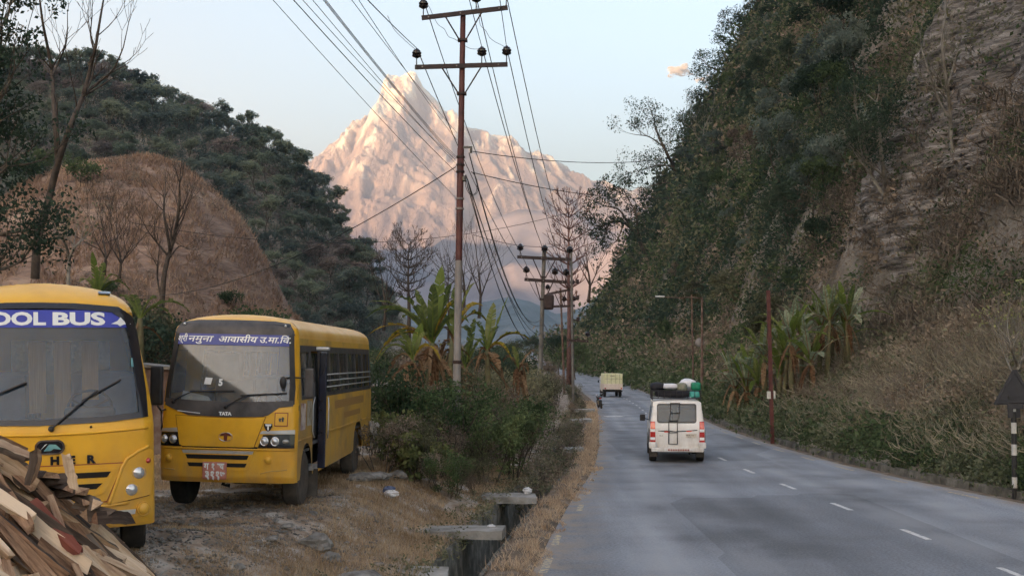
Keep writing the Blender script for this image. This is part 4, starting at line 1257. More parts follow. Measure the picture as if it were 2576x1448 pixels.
# ================================================================== white jeep with a loaded roof rack
M_jeep = mat('jeep_white', [(.58,.56,.53), (.76,.755,.74), (.82,.82,.81)], scale=2.2, rough=.4, coat=.3, stops=(.28,.45,.7))
grime(M_jeep, .3, 1.1, (.34,.28,.22), .9)
M_jeepside = mat('grey_cladding', [(.05,.05,.05), (.10,.10,.095)], scale=4, rough=.6)
M_glassj = glass_mat('jeep_glass', (.30,.40,.38), .12, .93, dustcol=(.2,.2,.18))
def jeep():
    H = 1.86
    def w(z):
        base = .80 if z < 1.0 else .80 - .10*(z-1.0)/.8
        if z > 1.74:
            k = min(1, (z-1.74)/(H-1.74)); base = .7075*(1-k**2.8)**(1/2.8)
        return max(base, .002)
    def yf(z):
        y = .0 if z < 1.05 else .16*(z-1.05)/.75
        if z > 1.78: y += .12*((z-1.78)/.08)**2
        return y
    S = Surf(w, yf, .07, 4.0)
    L = 4.0
    root = empty('jeep')
    wn = rrect(-.565,.535,1.20,1.72,[.06,.06,.05,.05])
    def side(sg):
        pl = [(yf(z)+.07, z) for z in [.42+(1.74-.42)*k/12 for k in range(13)]]
        arch = lambda c: [(c+.38*math.cos(R(a)), .42+.38*math.sin(R(a))) for a in range(0, 181, 18)]
        pl += [(2.9,1.74),(3.3,1.1),(L,1.0),(L,.42)] + arch(3.3) + arch(.75)
        return pl, [[(.35,1.15),(1.5,1.15),(1.5,1.62),(.4,1.62)], [(1.6,1.15),(2.6,1.15),(2.5,1.62),(1.6,1.62)]]
    # a shorter roof than the bonnet line
    shell(root, S, .42, H, 1.74, 2.9, [wn], side, M_jeep, step=.1)
    for sg in (-1, 1):
        fm = (lambda s_: (lambda a, z, d=0.0: Vector((s_*(w(z)+d), a, z))))(sg)
        patch('side_window', [(.35,1.15),(1.5,1.15),(1.5,1.62),(.4,1.62)], fm, M_glassj, root, off=-.01, thick=False)
        patch('side_window', [(1.6,1.15),(2.6,1.15),(2.5,1.62),(1.6,1.62)], fm, M_glassj, root, off=-.01, thick=False)
        patch('side_cladding', [(.08,.44),(.36,.44),(.42,.75),(.75,.86),(1.08,.75),(1.14,.44),(2.9,.44),(2.9,.62),(1.2,.66),(.75,.98),(.1,.98)], fm, M_jeepside, root, off=.02, th=.03)
        wheel(root, sg*.70, .75, .36, .22, sg, M_rubber, M_rim)
        wheel(root, sg*.70, 3.3, .36, .22, sg, M_rubber, M_rim)
        mb = MB(); mb.box((sg*.68, .32, .33), (.24,.02,.34)); mb.build('mud_flap', M_rubber_dusty, root)
        x0, x1 = (.635,.785)
        tl = patch('tail_light', [(sg*x0,.62),(sg*(x1-.0),.62),(sg*(x1-.01),1.22),(sg*(x0+.01),1.22)], S, M_redlens, root, off=.02, th=.03)
        patch('indicator_lens', [(sg*(x0+.01),.92),(sg*(x1-.01),.92),(sg*(x1-.01),1.0),(sg*(x0+.01),1.0)], S, M_white, tl, off=.026, thick=False)
        patch('brake_lens', [(sg*(x0+.01),1.0),(sg*(x1-.01),1.0),(sg*(x1-.02),1.19),(sg*(x0+.02),1.19)], S, M_pinklens, tl, off=.026, thick=False)
        patch('reverse_lens', [(sg*(x0+.01),.68),(sg*(x1-.01),.68),(sg*(x1-.01),.76),(sg*(x0+.01),.76)], S, M_white, tl, off=.026, thick=False)
        mb = MB(); mb.rbox((sg*.72,.0,.53), (.22,.24,.18), .04); mb.build('bumper_corner', M_jeep, root)
    patch('windscreen_seal', rrect(-.59,.56,1.175,1.745,[.08,.08,.07,.07]), S, M_jeepside, root, off=.008, th=.012, holes=[rrect(-.55,.52,1.215,1.705,[.05,.05,.04,.04],3)])
    patch('rear_window', wn, S, M_glassj, root, off=-.004, thick=False)
    bmp = MB(); bmp.rbox((0,-.06,.40), (1.52,.16,.12), .03); bmp.build('bumper', M_jeep, root)
    bmp = MB()
    for x in np.arange(-.25,.35,.07): bmp.box((x,-.145,.40), (.045,.01,.05))
    bmp.build('bumper_tread', M_redline, root)
    door = patch('tailgate', rrect(-.58,.60,.56,1.15,.03), S, M_jeep, root, off=.010, th=.012)
    pp = patch('body_stripe', [(-.56,.955),(-.3,.965),(-.05,.94),(.25,.96),(.58,.985),(.58,.96),(.2,.93),(-.05,.915),(-.56,.935)], S, M_gloss_black, door, off=.014, thick=False)
    patch('body_stripe', [(-.38,.935),(-.22,.94),(-.22,.90),(-.38,.90)], S, M_pinklens, door, off=.016, thick=False)
    patch('body_stripe', [(.25,.95),(.45,.965),(.40,.93),(.28,.92)], S, M_pinklens, door, off=.016, thick=False)
    text_patch('lettering', 'SLX', -.52, .79, .06, S, M_jeepside, door, off=.016)
    pl = patch('number_plate', rrect(.24,.56,.745,.87,.008), S, M_plate_dull, root, off=.02, th=.012)
    text_patch('lettering', 'ग१ज ८०४', .25, .80, .06, S, M_gloss_black, pl, off=.026, bold=.001)
    text_patch('lettering', '३२११', .30, .75, .045, S, M_gloss_black, pl, off=.026)
    # ladder on the tailgate
    mb = MB()
    for xa, xb in ((-.19,-.25), (.07,.0)):
        mb.tube([S(xa,1.76,.05), S(xa,1.45,.05), S(xb,1.20,.06), S(xb,.56,.05)], .013, 6)
    for z, xa, xb in ((1.75,-.19,.07),(1.46,-.19,.07),(1.24,-.245,.01),(.90,-.25,.0),(.57,-.25,.0)):
        mb.tube([S(xa,z,.055), S(xb,z,.055)], .012, 6)
    mb.build('ladder', M_black, root, smooth=True)
    mb = MB(); mb.tube([(-.78,2.3,1.15),(-.93,2.28,1.2)], .015, 6); mb.rbox((-.98,2.26,1.22), (.17,.09,.2), .03); mb.build('mirror', M_black, root)
    mb = MB(); mb.rbox((0,3.45,.9), (1.4,1.1,.35), .1); mb.build('bonnet', M_jeep, root)
    patch('windscreen', [(-.62,1.1),(.62,1.1),(.58,1.68),(-.58,1.68)], lambda a, z, d=0: Vector((a, 3.25-(z-1.1)*.55+d, z)), M_glassj, root, thick=False)
    mb = MB(); mb.box((0,1.9,.42), (1.1,3.6,.22)); mb.box((0,.75,.36), (1.3,.12,.12)); mb.tube([(.35,.2,.3),(.35,-.02,.28)], .03, 8); mb.build('chassis', M_under, root)
    mb = MB()
    for x in (-.35,.35): mb.rbox((x,1.0,.95),(.55,.5,.14),.04); mb.rbox((x,1.25,1.25),(.55,.12,.6),.05); mb.rbox((x,2.2,1.25),(.5,.12,.65),.05)
    mb.build('seat', M_seat, root)
    # roof rack
    rk = MB()
    z0 = 1.90
    for z in (z0, z0+.22):
        rk.tube([(-.72,.2,z),(.70,.2,z),(.70,2.6,z),(-.72,2.6,z),(-.72,.2,z)], .016, 6)
    for x in np.linspace(-.72,.70,9):
        rk.tube([(x,.2,z0),(x,.2,z0+.22)], .010, 5); rk.tube([(x,.2,z0),(x,2.6,z0)], .010, 5)
    for y in np.linspace(.2,2.6,7):
        for x in (-.72,.70): rk.tube([(x,y,z0-.06),(x,y,z0+.22)], .012, 5)
    rk.build('roof_rack', M_black, root)
    return root
M_plate_dull = mat('plate_white', [(.5,.46,.4), (.6,.56,.5)], scale=20, rough=.6)
jp = jeep()
tag(jp, 'white jeep driving away down the road, ladder on its tailgate and luggage on its roof', 'jeep')
JL = Vector((4.86, 31.6, 0)); jp.location = JL; jp.rotation_euler = (0, 0, R(-6))
def sack(name, c, r, seed, m, label, cat, n=(16, 12), jit=.12, box=.0):
    """soft lumpy bag: a squashed sphere pushed towards a box and creased by noise"""
    mb = MB(); mb.sphere((0,0,0), 1.0, n[0], n[1])
    out = []
    for v in mb.v:
        p = Vector(v); 
        q = Vector([abs(t)**(1-box)*(1 if t >= 0 else -1) for t in p])
        k = 1 + jit*noise.fractal(p*1.7+Vector((seed,0,0)), 1, 2, 4)
        out.append(((q.x*r[0])*k, (q.y*r[1])*k, (q.z*r[2])*k))
    mb.v = out
    o = mb.build(name, m, smooth=True)
    Mz = Matrix.Rotation(R(-6), 3, 'Z')
    o.location = JL + Mz @ Vector(c)
    tag(o, label, cat); return o
M_bagblack = mat('black_bag_cloth', [(.008,.008,.012), (.02,.02,.028)], scale=8, rough=.7)
M_bagwhite = mat('white_sack', [(.62,.62,.66), (.78,.78,.82)], scale=6, rough=.6)
M_bagolive = mat('olive_bag', [(.16,.18,.12), (.28,.27,.22)], scale=7, rough=.8)
M_baggreen = mat('green_bag', [(.0,.16,.08), (.01,.27,.14)], scale=5, rough=.5)
M_bagteal = mat('teal_bag', [(.03,.33,.27), (.12,.48,.42)], scale=5, rough=.5)
sack('bag', (-.56,.62,2.23), (.22,.3,.13), 1, M_bagblack, 'black bag on the left end of the jeep roof rack', 'bag', box=.3)
sack('sack', (-.20,.60,2.24), (.24,.28,.09), 2, M_bagwhite, 'flat white sack on the jeep roof beside the black bag', 'sack', box=.4)
sack('bag', (.14,.62,2.22), (.17,.28,.13), 3, M_bagolive, 'olive grey bag in the middle of the jeep roof load', 'bag', box=.4)
sack('sack', (.36,1.05,2.27), (.26,.3,.19), 4, M_bagwhite, 'big bulging white sack standing highest on the jeep roof', 'sack', box=.2)
sack('bag', (.57,.52,2.24), (.14,.2,.13), 5, M_baggreen, 'bright green bag at the right end of the jeep roof', 'bag', box=.45)
sack('bag', (.52,.36,2.01), (.15,.12,.10), 6, M_bagteal, 'small teal bag tucked low at the right of the roof rack', 'bag', box=.45)
sack('bag', (-.12,.55,2.02), (.50,.28,.11), 7, M_bagblack, 'long black bag lying low along the jeep roof rack', 'bag', box=.5)

# ================================================================== small delivery truck farther on
M_tarp = mat('pale_tarpaulin', [(.50,.52,.30), (.66,.66,.42), (.72,.70,.55)], scale=3, rough=.8, bump=.3, bscale=6)
M_tarp2 = mat('cream_board', [(.58,.50,.44), (.70,.62,.55)], scale=4, rough=.8)
def minitruck():
    root = empty('delivery_truck')
    mb = MB(); mb.rbox((0,1.1,1.50), (1.52,2.2,.86), .06); mb.build('cargo_cover', M_tarp, root)
    mb = MB(); mb.rbox((0,1.1,.86), (1.54,2.24,.46), .03); mb.build('cargo_bed', M_tarp2, root)
    mb = MB()
    for x in (-.5,-.17,.17,.5): mb.tube([(x,-.012,1.1),(x,-.012,1.9)], .012, 5)
    mb.tube([(-.72,-.012,1.5),(.72,-.012,1.5)], .012, 5); mb.build('cover_strap', M_bagolive, root)
    mb = MB(); mb.box((-.08,-.012,1.74), (.35,.012,.05)); mb.build('cover_print', M_bagolive, root)
    mb = MB(); mb.rbox((0,2.85,1.05), (1.46,1.1,1.3), .14); mb.build('cab', M_jeep, root)
    mb = MB(); mb.box((0,1.8,.52), (1.2,3.2,.2)); mb.box((0,.02,.50), (1.5,.06,.1)); mb.build('chassis', M_under, root)
    mb = MB(); mb.tube([(-.7,2.6,1.3),(-.9,2.58,1.34)], .015, 5); mb.rbox((-.92,2.56,1.25),(.12,.06,.2),.02); mb.build('mirror', M_black, root)
    for sg in (-1, 1):
        wheel(root, sg*.64, .7, .31, .2, sg, M_rubber, M_rim); wheel(root, sg*.64, 2.9, .31, .2, sg, M_rubber, M_rim)
        mb = MB(); mb.rbox((sg*.66,-.02,.72), (.12,.05,.09), .01); mb.build('tail_light', M_redlens, root)
    return root
mt = minitruck(); tag(mt, 'small cream delivery truck far down the left lane', 'truck')
mt.location = (8.25, 87.5, 0); mt.rotation_euler = (0, 0, R(2))

# ================================================================== motorcycle at the road edge
def motorcycle():
    root = empty('motorcycle')
    for y, nm in ((0, 'rear'), (1.15, 'front')):
        M = Matrix.Translation((0, y, .29)) @ Matrix.Rotation(R(90), 4, 'Y')
        mb = MB(); mb.lathe([(.22,-.04),(.27,-.05),(.29,-.02),(.29,.02),(.27,.05),(.22,.04)], 20, M); wl = mb.build('wheel', M_rubber, root, smooth=True)
        mb = MB(); mb.lathe([(.22,-.02),(.22,.02)], 20, M)
        for k in range(8):
            a = 2*PI*k/8; mb.tube([M @ Vector((0,0,0)), M @ Vector((.22*math.cos(a), .22*math.sin(a), 0))], .006, 4)
        mb.build('rim', M_chrome, wl)
    mb = MB(); mb.tube([(0,1.15,.29),(0,.95,.62),(0,.85,.85)], .03, 6); mb.tube([(0,.85,.62),(0,.4,.35),(0,0,.30)], .03, 6); mb.build('frame', M_black, root)
    mb = MB(); mb.rbox((0,.52,.36), (.26,.36,.28), .06); mb.tube([(.1,.4,.2),(.13,-.15,.26)], .035, 8); mb.build('engine', M_rim, root)
    mb = MB(); mb.sphere((0,.62,.70), (.13,.26,.12), 12, 8); mb.build('fuel_tank', M_gloss_black, root, smooth=True)
    mb = MB(); mb.rbox((0,.12,.70), (.24,.62,.10), .04); mb.build('saddle', M_black, root)
    mb = MB(); mb.tube([(-.32,.78,.88),(-.1,.88,.90),(.1,.88,.90),(.32,.78,.88)], .014, 6); mb.build('handlebar', M_chrome, root)
    mb = MB(); mb.sphere((0,.98,.78), (.09,.08,.09), 10, 8); mb.build('headlight', M_lens, root, smooth=True)
    mb = MB(); mb.rbox((0,-.2,.66), (.12,.05,.08), .02); mb.build('tail_light', M_redlens, root)
    mb = MB(); mb.rbox((0,-.24,.48), (.14,.02,.14), .01); mb.build('mud_guard', M_black, root)
    return root
mc = motorcycle(); tag(mc, 'black motorcycle standing at the left edge of the road', 'motorcycle')
mc.location = (5.58, 67.0, 0); mc.rotation_euler = (0, R(-9), R(4))
# ================================================================== poles, lamps, signs
M_polered = mat('red_oxide_steel', [(.035,.012,.010), (.085,.022,.018), (.12,.04,.03)], scale=3, rough=.55)
M_polegrey = mat('galvanised_steel', [(.12,.11,.105), (.19,.175,.165), (.25,.23,.22)], scale=4, rough=.5, stretch=(1,1,.3))
M_polerust = mat('rusty_steel', [(.07,.035,.025), (.13,.08,.06), (.2,.16,.14)], scale=3, rough=.8)
M_concpole = mat('concrete_pole', [(.10,.095,.085), (.18,.17,.155)], scale=3, rough=.9)
M_darksteel = mat('dark_steel', [(.02,.012,.012), (.045,.025,.022)], scale=5, rough=.6)
M_insul = mat('insulator_glaze', [(.012,.008,.008), (.02,.012,.01)], scale=5, rough=.25, coat=.5)
M_wire = mat('cable_sheath', [(.02,.02,.022), (.03,.03,.032)], scale=3, rough=.6)
M_wirel = mat('pale_cable', [(.10,.09,.09), (.14,.13,.13)], scale=3, rough=.6)
M_signback = mat('sign_back', [(.025,.026,.03), (.05,.05,.055)], scale=4, rough=.6)
M_blackpaint = mat('post_black', [(.015,.015,.015), (.03,.03,.03)], scale=6, rough=.6)
M_whitepaint = mat('post_white', [(.42,.41,.38), (.6,.6,.57)], scale=6, rough=.7)
M_boxwhite = mat('meter_box', [(.5,.5,.44), (.66,.66,.6)], scale=5, rough=.6)

def insulator(mb, x, y, z, s=1.0):
    M = Matrix.Translation((x, y, z))
    mb.mi = 1
    mb.tube([(x, y, z-.05), (x, y, z+.18*s)], .014*s, 6)
    mb.mi = 2
    mb.lathe([(.03*s,.16*s),(.07*s,.18*s),(.105*s,.20*s),(.11*s,.225*s),(.085*s,.25*s),(.108*s,.262*s),(.11*s,.29*s),(.08*s,.315*s),(.085*s,.33*s),(.05*s,.36*s),(.03*s,.38*s)], 14, M)

def pole(name, x, y, zb, h, r0, r1, arms, label, lean=0.0, m_up=M_polered, m_lo=M_polegrey, split=.5, steps=True, s=1.0, yaw=0.0, group=None):
    """arms: (height, left, right, tilt, [insulator offsets])"""
    root = empty(name, (x, y, zb), (0, lean, yaw), label, 'utility pole', group)
    zs = h*split
    mb = MB()
    mb.lathe([(r0,-.4),(r0,zs*.5),(r0*.93,zs*.5+.02),(r0*.93,zs)], 14); mb.build('lower_shaft', m_lo, root, autosmooth=30)
    mb = MB()
    rm = r0*.86
    mb.lathe([(rm,zs-.02),(rm,zs+(h-zs)*.45),(rm*.9,zs+(h-zs)*.45+.02),(r1,h),(r1*.6,h+.02)], 14); mb.build('upper_shaft', m_up, root, autosmooth=30)
    for (z, l, r, tilt, ins, brace) in arms:
        mb = MB()
        ly = -r1-.05
        mb.mi = 0
        a = Vector((l, ly, z - tilt*abs(l))); b = Vector((r, ly, z + tilt*abs(r)))
        d = (b-a); an = math.atan2(d.z, d.x)
        Rm = Matrix.Rotation(-an, 3, 'Y')
        mb.box((a+b)/2, (d.length, .05*s, .10*s), Rm)
        for t in (.08, .45, .9):
            q = a + d*t; mb.mi = 1; mb.box((q.x, ly-.03*s, q.z), (.03*s,.012,.03*s)); mb.mi = 0
        if brace:
            zz = z - brace
            for xx in (l*.42, r*.42):
                mb.tube([(xx, ly, z + tilt*xx - .04), (math.copysign(r1+.02, xx), ly+.02, zz)], .018*s, 5)
            mb.box((0, -r1*.2, zz), (r1*2+.1, r1*2+.06, .05*s))
        arm = mb.build('cross_arm', [M_darksteel, M_polegrey, M_insul], root)
        for xx in ins:
            ib = MB(); ib.mi = 2
            insulator(ib, xx, ly, z + tilt*xx + .05*s, s)
            io = ib.build('insulator', [M_darksteel, M_darksteel, M_insul], arm, autosmooth=30)
    return root

# main pole
PY1 = 25.0
k1 = F/PY1
def w1(px, py, Y=PY1): return P(px, py, Y)
pb = w1(1145.5, 1165); pt_ = w1(1165, 30)
PH = pt_.z - pb.z
def loc1(px, py):
    """pixel on the main pole's plane -> local coordinates"""
    q = w1(px, py); return q.x, q.z
lean1 = math.atan2(pt_.x-pb.x, PH)
def arm1(pyl, pxl, pyr, pxr, zc_px, ins, brace):
    z = (zc_px - 0); 
    zz = (w1(1160, zc_px).z - pb.z)
    axis = pb.x + (pt_.x-pb.x)*zz/PH
    l = w1(pxl, pyl).x - axis; r = w1(pxr, pyr).x - axis
    tilt = ((w1(0, pyr).z - w1(0, pyl).z)/(r-l))*1.0 + math.tan(lean1)
    return (zz, l, r, tilt, [w1(p, 0).x-axis for p in ins], brace)
A1 = [arm1(50,1062,24,1277,37,[1066,1198,1273],.60), arm1(173,1045,166,1277,169,[1049,1212,1274],.62)]
main = pole('utility_pole', pb.x, PY1, pb.z, PH, .092, .062, A1, 'tall dark red steel utility pole with grey foot, nearest, beside the drain', lean=lean1, split=(w1(0,655).z-pb.z)/PH)
# bracket and small fittings on the main pole
mb = MB(); zz = w1(0,374).z-pb.z
mb.box((.13,-.02,zz+.03), (.28,.05,.05)); mb.tube([(.24,-.02,zz+.02),(.24,-.02,zz-.10)], .03, 8); mb.build('side_bracket', M_insul, main)
for py in (395,415,432,500,525):
    mb = MB(); q = w1(0,py).z-pb.z; mb.lathe([(.088,q-.025),(.10,q-.02),(.10,q+.02),(.088,q+.025)], 14); mb.build('pole_band', M_polegrey if py > 450 else M_darksteel, main)
mb = MB(); q = w1(0,450).z-pb.z; mb.rbox((.10,-.05,q), (.09,.07,.14), .02); mb.build('junction_box', M_insul, main)
mb = MB(); q = w1(0,910).z-pb.z; mb.lathe([(.092,q-.04),(.108,q-.03),(.108,q+.03),(.092,q+.04)], 14); mb.build('pole_band', M_darksteel, main)

def spole(px_b, py_b, px_t, py_t, Y, r, arms_px, label, zbase=None, m_up=M_polerust, m_lo=M_polegrey, split=.4, sc=1.6):
    b = P(px_b, py_b, Y); t = P(px_t, py_t, Y)
    if zbase is not None: b.z = zbase
    h = t.z-b.z; ln = math.atan2(t.x-b.x, h)
    arms = []
    for (py, pl, pr, dy, ins, br) in arms_px:
        zz = P(0, py, Y).z-b.z; ax = b.x+(t.x-b.x)*zz/h
        l = P(pl, 0, Y).x-ax; rr = P(pr, 0, Y).x-ax
        arms.append((zz, l, rr, (-dy/F*Y)/(rr-l)+math.tan(ln), [P(p, 0, Y).x-ax for p in ins], br))
    return pole('utility_pole', b.x, Y, b.z, h, r, r*.8, arms, label, lean=ln, m_up=m_up, m_lo=m_lo, split=split, s=sc)
spole(1357,985,1369,632,52,.12,[(650,1301,1437,7,[1308,1369,1432],.9),(706,1319,1425,7,[1323,1395,1423],.9)],
      'second utility pole with two cross arms, weathered grey, beyond the banana plants', m_up=M_concpole, m_lo=M_concpole, sc=1.5)
spole(1420,990,1410,724,95,.11,[(733,1374,1442,-14,[1378,1440],1.2),(770,1376,1446,-2,[1378,1420,1444],0)],
      'thin rusty utility pole with slanting cross arms, third along the roadside', m_up=M_polerust, m_lo=M_polerust, sc=2.0)
p4 = spole(1442,1010,1437,632,74,.10,[(856,1425,1480,3,[1478],0)],
      'bare grey concrete pole standing at the road edge in front of the leafless tree', m_up=M_concpole, m_lo=M_concpole, split=.5, sc=1.6)
for z in (4.2, 5.6, 7.1, 8.2):
    mb = MB(); mb.tube([(-.05,0,z),(.42,0,z+.03)], .04, 6); mb.rbox((.40,0,z+.06), (.22,.2,.3), .05); mb.build('line_bracket', M_darksteel, p4)
mb = MB(); mb.rbox((.30,-.1,4.35+.0), (.5,.4,.75), .12); 
t2 = [o for o in COL.objects if o.name.startswith('utility_pole')]
mb.build('transformer_can', M_darksteel, t2[1])

# ------------------------------------------------------------------ cables
def cable(a, b, sag, r=.010, label='', m=None, n=22, wave=0.0, group='overhead cables'):
    a, b = Vector(a), Vector(b)
    pts = []
    for i in range(n+1):
        t = i/n; p = a.lerp(b, t); p.z -= 4*sag*t*(1-t)
        if wave: p.x += wave*math.sin(t*17)*math.sin(PI*t); p.z += wave*.6*math.cos(t*13)*math.sin(PI*t)
        pts.append(p)
    mb = MB(); mb.tube(pts, r, 5, cap=False)
    o = mb.build('cable', m or M_wire, smooth=True)
    tag(o, label, 'cable', group); return o
def through(px0, py0, Ya, px1, py1, Yb, Yend):
    """3D line from the pixel/depth a through b, carried on to depth Yend"""
    A = P(px0, py0, Ya); B = P(px1, py1, Yb)
    return A, A + (B-A)*((Yend-Ya)/(Yb-Ya))
GL = 'cables strung overhead towards the camera'
for i, (x, y, tx) in enumerate([(1146,497,731),(1146,432,792),(1143,400,824),(1145,402,852),(1146,398,863),(1147,394,874),(1150,335,922),(1147,412,836),(1149,352,948)]):
    A, B = through(x, y, PY1, tx, 0, 12.6, -9)
    cable(A, B, .25+.05*(i % 3), .0042 if i != 1 else .006, 'dark cable running from the near red pole up towards the top left', group=GL, n=30)
for i, (x, y, tx, ty) in enumerate([(1049,122,945,0),(1066,10,1040,-60),(1212,118,1150,-140),(1274,116,1240,-150)]):
    A, B = through(x, y, PY1, tx, ty, 15.5, -9)
    cable(A, B, .15, .008, 'thin line wire leaving an insulator of the near pole towards the camera', group='line wires leaving the insulators of the near pole')
# line wires from the near pole to the second pole
for (a, b) in [((1066,2),(1308,632)),((1198,-8),(1369,632)),((1273,-16),(1432,636)),((1049,122),(1323,686)),((1212,118),(1395,688)),((1274,116),(1423,690))]:
    cable(P(a[0],a[1],PY1-.1), P(b[0],b[1],52), .55, .0115, 'line wire sagging between insulators of the near pole and the second pole', group='line wires between the near pole and the second pole')
for (a, b) in [((1308,632),(1378,728)),((1369,632),(1410,726)),((1432,636),(1442,716)),((1323,686),(1378,764)),((1423,690),(1444,764))]:
    cable(P(a[0],a[1],52), P(b[0],b[1],95), .5, .014, 'wire between the second pole and the third pole', group='wires between the second and third poles')
# service bundle from the near pole bracket down to the second pole
for (a, b, sg) in [((1180,385),(1362,800),1.5),((1182,392),(1362,815),1.3),((1172,440),(1362,840),1.0),((1174,445),(1360,835),1.7),((1176,450),(1360,870),.8),((1172,452),(1360,860),1.4)]:
    cable(P(a[0],a[1],PY1), P(b[0],b[1],52), sg, .011, 'slack service cable hanging from the near pole down to the second pole', group='slack service cables')
for (a, b, sg) in [((1362,800),(1412,830),.8),((1362,840),(1440,850),1.0)]:
    cable(P(a[0],a[1],52), P(b[0],b[1],90), sg, .016, 'slack service cable beyond the second pole', group='service cables beyond the second pole')
cable(P(1183,380,PY1), P(1760,386,38), .30, .010, 'nearly level cable from the near pole bracket to the trees on the right')
cable(P(1185,433,PY1), P(1740,494,38), .28, .010, 'cable from the near pole slanting slightly down to the right trees')
cable(P(1146,420,PY1), P(330,742,48), .9, .012, 'cable dropping leftwards from the near pole behind the school buses')
cable(P(1440,532,74), P(330,560,60), 1.6, .016, 'long thin cable crossing the valley view from the far pole to the left')
cable(P(1440,612,74), P(1190,590,52), .4, .014, 'short faint cable reaching left from the bare concrete pole')
# loops of spare cable and jumper wires on the near pole
def loop(name, pts, r, label, Y=PY1-.12):
    ps = [P(x, y, Y) for x, y in pts]; out = []
    for i in range(len(ps)-1):
        p0 = ps[max(i-1,0)]; p1 = ps[i]; p2 = ps[i+1]; p3 = ps[min(i+2,len(ps)-1)]
        for k in range(6):
            t = k/6; out.append(.5*((2*p1)+(-p0+p2)*t+(2*p0-5*p1+4*p2-p3)*t*t+(-p0+3*p1-3*p2+p3)*t**3))
    out.append(ps[-1])
    mb = MB(); mb.tube(out, r, 5); o = mb.build(name, M_wire, main, smooth=True)
    o.matrix_parent_inverse = main.matrix_basis.inverted(); return o
loop('spare_loop', [(1170,440),(1172,470),(1182,488),(1196,486),(1200,465),(1195,442),(1186,432)], .008, '')
loop('spare_loop', [(1172,445),(1178,478),(1190,492),(1203,478),(1198,448),(1190,436)], .007, '')
loop('jumper_wire', [(1068,5),(1078,15),(1090,40),(1102,62),(1118,74),(1128,92),(1142,98),(1156,106)], .006, '')
loop('jumper_wire', [(1170,116),(1182,122),(1196,124),(1210,122)], .006, '')
loop('jumper_wire', [(1196,8),(1204,30),(1208,62),(1222,78),(1232,95),(1246,106),(1262,114),(1272,120)], .006, '')
loop('jumper_wire', [(1049,128),(1030,112),(1008,92),(990,72),(975,40)], .006, '')

# ------------------------------------------------------------------ street lamp
def street_lamp():
    b = P(1766,1034,64); t = P(1764,748,64)
    b.z = float(roadZ(64))
    root = empty('street_lamp', b, (0,0,0), 'slim street lamp on the right roadside with a long thin arm reaching over the road', 'street lamp')
    h = t.z-b.z
    mb = MB(); mb.lathe([(.09,-.3),(.09,h*.45),(.07,h*.46),(.06,h)], 12); mb.build('post', M_polerust, root, autosmooth=30)
    a = P(1655,744,64).x-b.x; c = P(1700,750,64)
    mb = MB(); mb.tube([(0,0,h-.05),(-.6,0,h+.02),(-1.3,0,h-.02),(a+.5,0,h+.02),(a+.3,0,h+.04)], [.04,.036,.034,.03,.03], 6); mb.build('arm', M_polerust, root, smooth=True)
    mb = MB(); mb.rbox((a+.12,0,h+.06), (.55,.18,.09), .03); mb.build('lamp_head', M_silver, root)
street_lamp()
# thin rusty post with a round mirror
b = P(1745,1010,66); b.z = float(roadZ(66))
r_ = empty('mirror_post', b, (0,R(-1.0),0), 'thin rusty post holding a small round mirror, just left of the street lamp', 'mirror post')
mb = MB(); mb.lathe([(.06,-.3),(.055,7.0),(.03,7.02)], 8); mb.build('post', M_polerust, r_)
mb = MB(); mb.lathe([(.001,-.06),(.22,-.05),(.27,0),(.22,.03),(.001,.06)], 18, Matrix.Translation((.42,0,3.3+.8)) @ Matrix.Rotation(R(80),4,'X')); mb.build('round_mirror', M_polegrey, r_, smooth=True)
mb = MB(); mb.tube([(0,0,4.1),(.42,.05,4.1)], .02, 5); mb.build('bracket', M_darksteel, r_)

# red oxide post on the right verge with a small white box
b = P(1943,1114,39.2); b.z = .02
r_ = empty('steel_post', b, (0,R(-1.6),0), 'dark red steel post on the right verge carrying a small white box', 'steel post')
mb = MB(); mb.box((0,0,2.7), (.13,.10,5.7)); mb.box((0,.06,2.7), (.05,.06,5.7)); mb.build('post', M_polered, r_)
mb = MB(); mb.rbox((-.10,-.08,1.74), (.13,.10,.27), .015); mb.build('white_box', M_boxwhite, r_)
mb = MB(); mb.rbox((.12,.0,1.74), (.06,.10,.27), .012); mb.build('white_box', M_boxwhite, r_)

# triangular warning sign seen from behind, right edge
b = P(2553,1235,23.5); b.z = .0
r_ = empty('warning_sign', b, (0,R(-.8),0), 'triangular road sign seen from behind on a black and white striped post', 'road sign')
hh = 2.62; nb_ = 11
for i in range(nb_):
    z0 = i*hh/nb_
    mb = MB(); mb.lathe([(.055,z0),(.055,z0+hh/nb_)], 12)
    mb.build('post_band', M_whitepaint if i in (1,2,4,6,8) and i != 2 else M_blackpaint, r_, autosmooth=30)
mb = MB()
tri = [(-.42,2.10),(.42,2.10),(.40,2.06),(-.40,2.06)]
def tri_plate(mb, s, y0, y1):
    o = [(-.44*s,0),(.44*s,0),(.46*s,.04),(.04*s,.76*s),(-.04*s,.76*s),(-.46*s,.04)]
    n = len(o); vs = [(x, y0, z+2.06) for x, z in o]+[(x, y1, z+2.06) for x, z in o]
    mb.add(vs, [tuple(range(n)), tuple(range(2*n-1,n-1,-1))]+[(i,(i+1)%n+0,(i+1)%n+n,i+n) for i in range(n)][::1])
tri_plate(mb, 1.0, -.075, -.06); mb.build('sign_plate', M_signback, r_)
mb = MB()
for x0,z0,x1,z1 in ((-.40,2.1,.40,2.1),(.40,2.1,0,2.76),(0,2.76,-.40,2.1)):
    mb.tube([(x0,-.08,z0),(x1,-.08,z1)], .013, 5)
mb.box((0,-.085,2.22),(.3,.03,.05)); mb.box((0,-.085,2.02),(.34,.04,.10)); mb.build('plate_frame', M_signback, r_)
